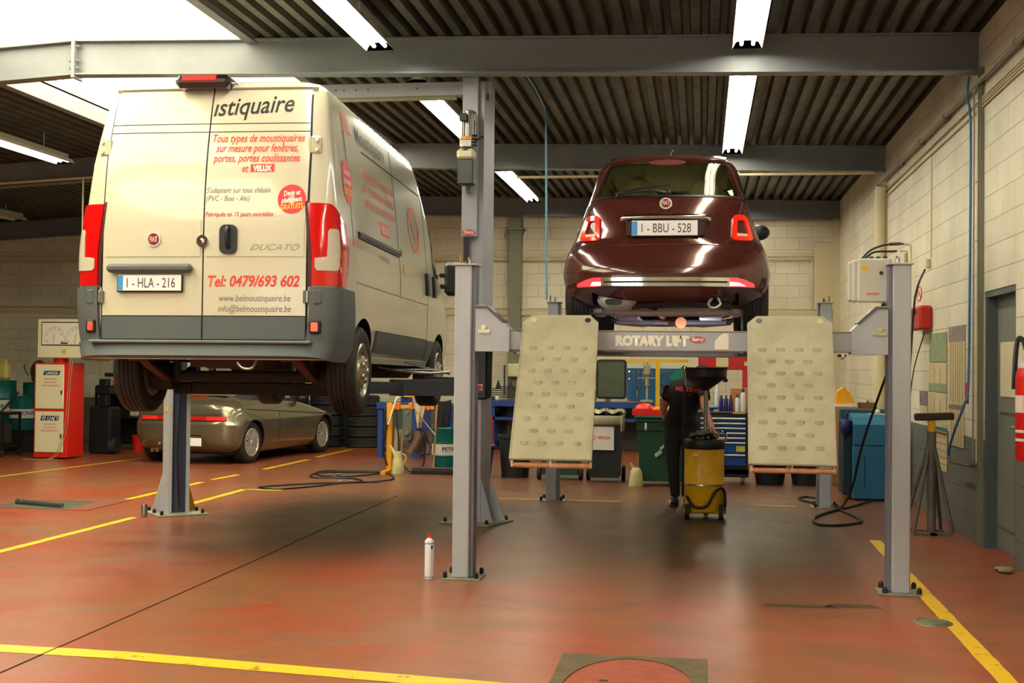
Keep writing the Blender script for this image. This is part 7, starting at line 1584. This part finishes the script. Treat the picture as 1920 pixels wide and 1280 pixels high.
def garment(name, segs, off, material, zmin=-9):
    """cloth shell lifted off the body where it lies along the given limbs (limb, from, to)"""
    me = bd.data; keep = []
    for p in me.polygons:
        c = p.center; best = None
        for (i, j) in E:
            A, B_ = Vector(J[i][0]), Vector(J[j][0]); d = B_ - A; t = max(0, min(1, (c - A).dot(d) / d.length_squared))
            ri = J[i][1][0] if isinstance(J[i][1], tuple) else J[i][1]; rj = J[j][1][0] if isinstance(J[j][1], tuple) else J[j][1]
            q = (c - (A + d * t)).length / (ri + (rj - ri) * t)
            if best is None or q < best[0]: best = (q, (i, j), t)
        if best[1] in segs and segs[best[1]][0] <= best[2] <= segs[best[1]][1] and c.z > zmin: keep.append(p)
    used = sorted({v for p in keep for v in p.vertices}); ix = {v: n for n, v in enumerate(used)}; o_ = [me.vertices[v].co + me.vertices[v].normal * off for v in used]; i_ = [me.vertices[v].co + me.vertices[v].normal * (off - .008) for v in used]; n = len(used)
    fs = [[ix[v] for v in p.vertices] for p in keep]; cnt = {}
    for f in fs:
        for k in range(len(f)): e = (f[k], f[(k + 1) % len(f)]); cnt[e] = 1
    rim = [(e[0], e[1], n + e[1], n + e[0]) for e in cnt if (e[1], e[0]) not in cnt]
    b = MB(); b.add(o_ + i_, fs + [[n + v for v in f[::-1]] for f in fs] + rim); return b.build(name, material, ps, 80)
sh = garment('tshirt', {('pel', 'sp1'): (.12, 1), ('sp1', 'sp2'): (0, 1), ('sp2', 'che'): (0, 1), ('che', 'nek'): (0, .72), ('che', 'ls'): (0, 1), ('ls', 'le'): (0, .55), ('che', 'rs'): (0, 1), ('rs', 're'): (0, .5)}, .019, M_shirt)
garment('trousers', {('pel', 'sp1'): (0, .35), ('pel', 'lhp'): (0, 1), ('lhp', 'lk'): (0, 1), ('lk', 'la'): (0, .95), ('pel', 'rhp'): (0, 1), ('rhp', 'rk'): (0, 1), ('rk', 'ra'): (0, .95)}, .012, M_trs)
for sx, k in ((-1, 'l'), (1, 'r')):
    a = Vector(J[k + 'a'][0]); f = Vector(J[k + 'f'][0]); b = MB(); b.ball(((a + f) / 2).to_tuple()[:2] + (.05,), .15, (.34, .95, .42), 14); b.box(((a.x + f.x) / 2, (a.y + f.y) / 2, .012), (.10, .27, .024), .01); s_ = b.build('shoe', M_shoe, ps, 50)
    b = MB(); b.box((a.x - .055, a.y - .06, .06), (.008, .05, .035), .003, rz(.3)); b.build('reflective_patch', mat('reflective_white', (240, 236, 250), .3), s_)
b = MB(); b.ball((.20, .215, 1.425), .096, (.95, 1.05, 1.0), 16); b.build('hair', M_hair, ps, 60)
b = MB(); b.ball((.105, .215, 1.40), .022, (.5, .8, 1.1), 8); b.ball((.295, .215, 1.40), .022, (.5, .8, 1.1), 8); b.build('ear', M_skin, ps, 60)
b = MB(); b.ball((.21, .325, 1.385), .018, (1, 1.2, 1), 8); b.build('nose', M_skin, ps, 60)
# right hand gripping the drainer handle, fingers curled; left hand ahead
def hand(c, d, nrm, thumb, par):
    c = Vector(c); d = Vector(d).normalized(); nrm = Vector(nrm).normalized(); s = d.cross(nrm).normalized() * thumb
    P = {'w': (c, .026), 'p': (c + d * .05, (.036, .018))}; Eg = [('w', 'p')]
    o = skin('palm', P, Eg, 'w', M_skin, par, 1); fl = (.030, .036, .038, .034, .026)
    for i in range(4):
        k = s * (.027 - .018 * i) + c + d * .068; L_ = (.040, .046, .042, .034)[i]
        pts = {'a': (k, .0088), 'b': (k + d * L_ * .8 + nrm * .010, .0084), 'c': (k + d * L_ * .95 + nrm * .036, .0078), 'e': (k + d * L_ * .45 + nrm * .052, .007)}
        skin('finger', pts, [('a', 'b'), ('b', 'c'), ('c', 'e')], 'a', M_skin, o, 1)
    k = c + d * .02 + s * .028; pts = {'a': (k, .011), 'b': (k + s * .022 + d * .025 + nrm * .014, .0095), 'c': (k + s * .012 + d * .048 + nrm * .034, .008)}
    skin('thumb', pts, [('a', 'b'), ('b', 'c')], 'a', M_skin, o, 1)
hand((.305, -.515, .872), (.35, -.55, -.25), (-.1, -.25, -1), -1, ps); hand((-.155, .40, .885), (.1, 1, -.1), (.2, 0, -1), 1, ps)
# shirt lettering, laid over the back of the shirt by ray casting
bpy.context.view_layer.update()
def onback(x0, z0, rot, ob):
    c, s_ = math.cos(rot), math.sin(rot)
    def f(u, v):
        x = x0 + u * c - v * s_; z = z0 + u * s_ + v * c; hit, loc, nn, _ = ob.ray_cast(Vector((x, -1.5, z)), Vector((0, 1, 0)))
        return loc + Vector((0, -.006, 0)) if hit else Vector((x, 0, z))
    return f
text('shirt_lettering', 'MERTENS', .062, mat('lettering_bright_red', (222, 40, 34), .6), sh, onback(.045, 1.235, -.10, sh), align='CENTER', sx=.92, off=.002)
text('shirt_lettering', 'GARAGE', .026, mat('lettering_dull_red', (150, 32, 28), .6), sh, onback(.05, 1.195, -.10, sh), align='CENTER', sx=.9)
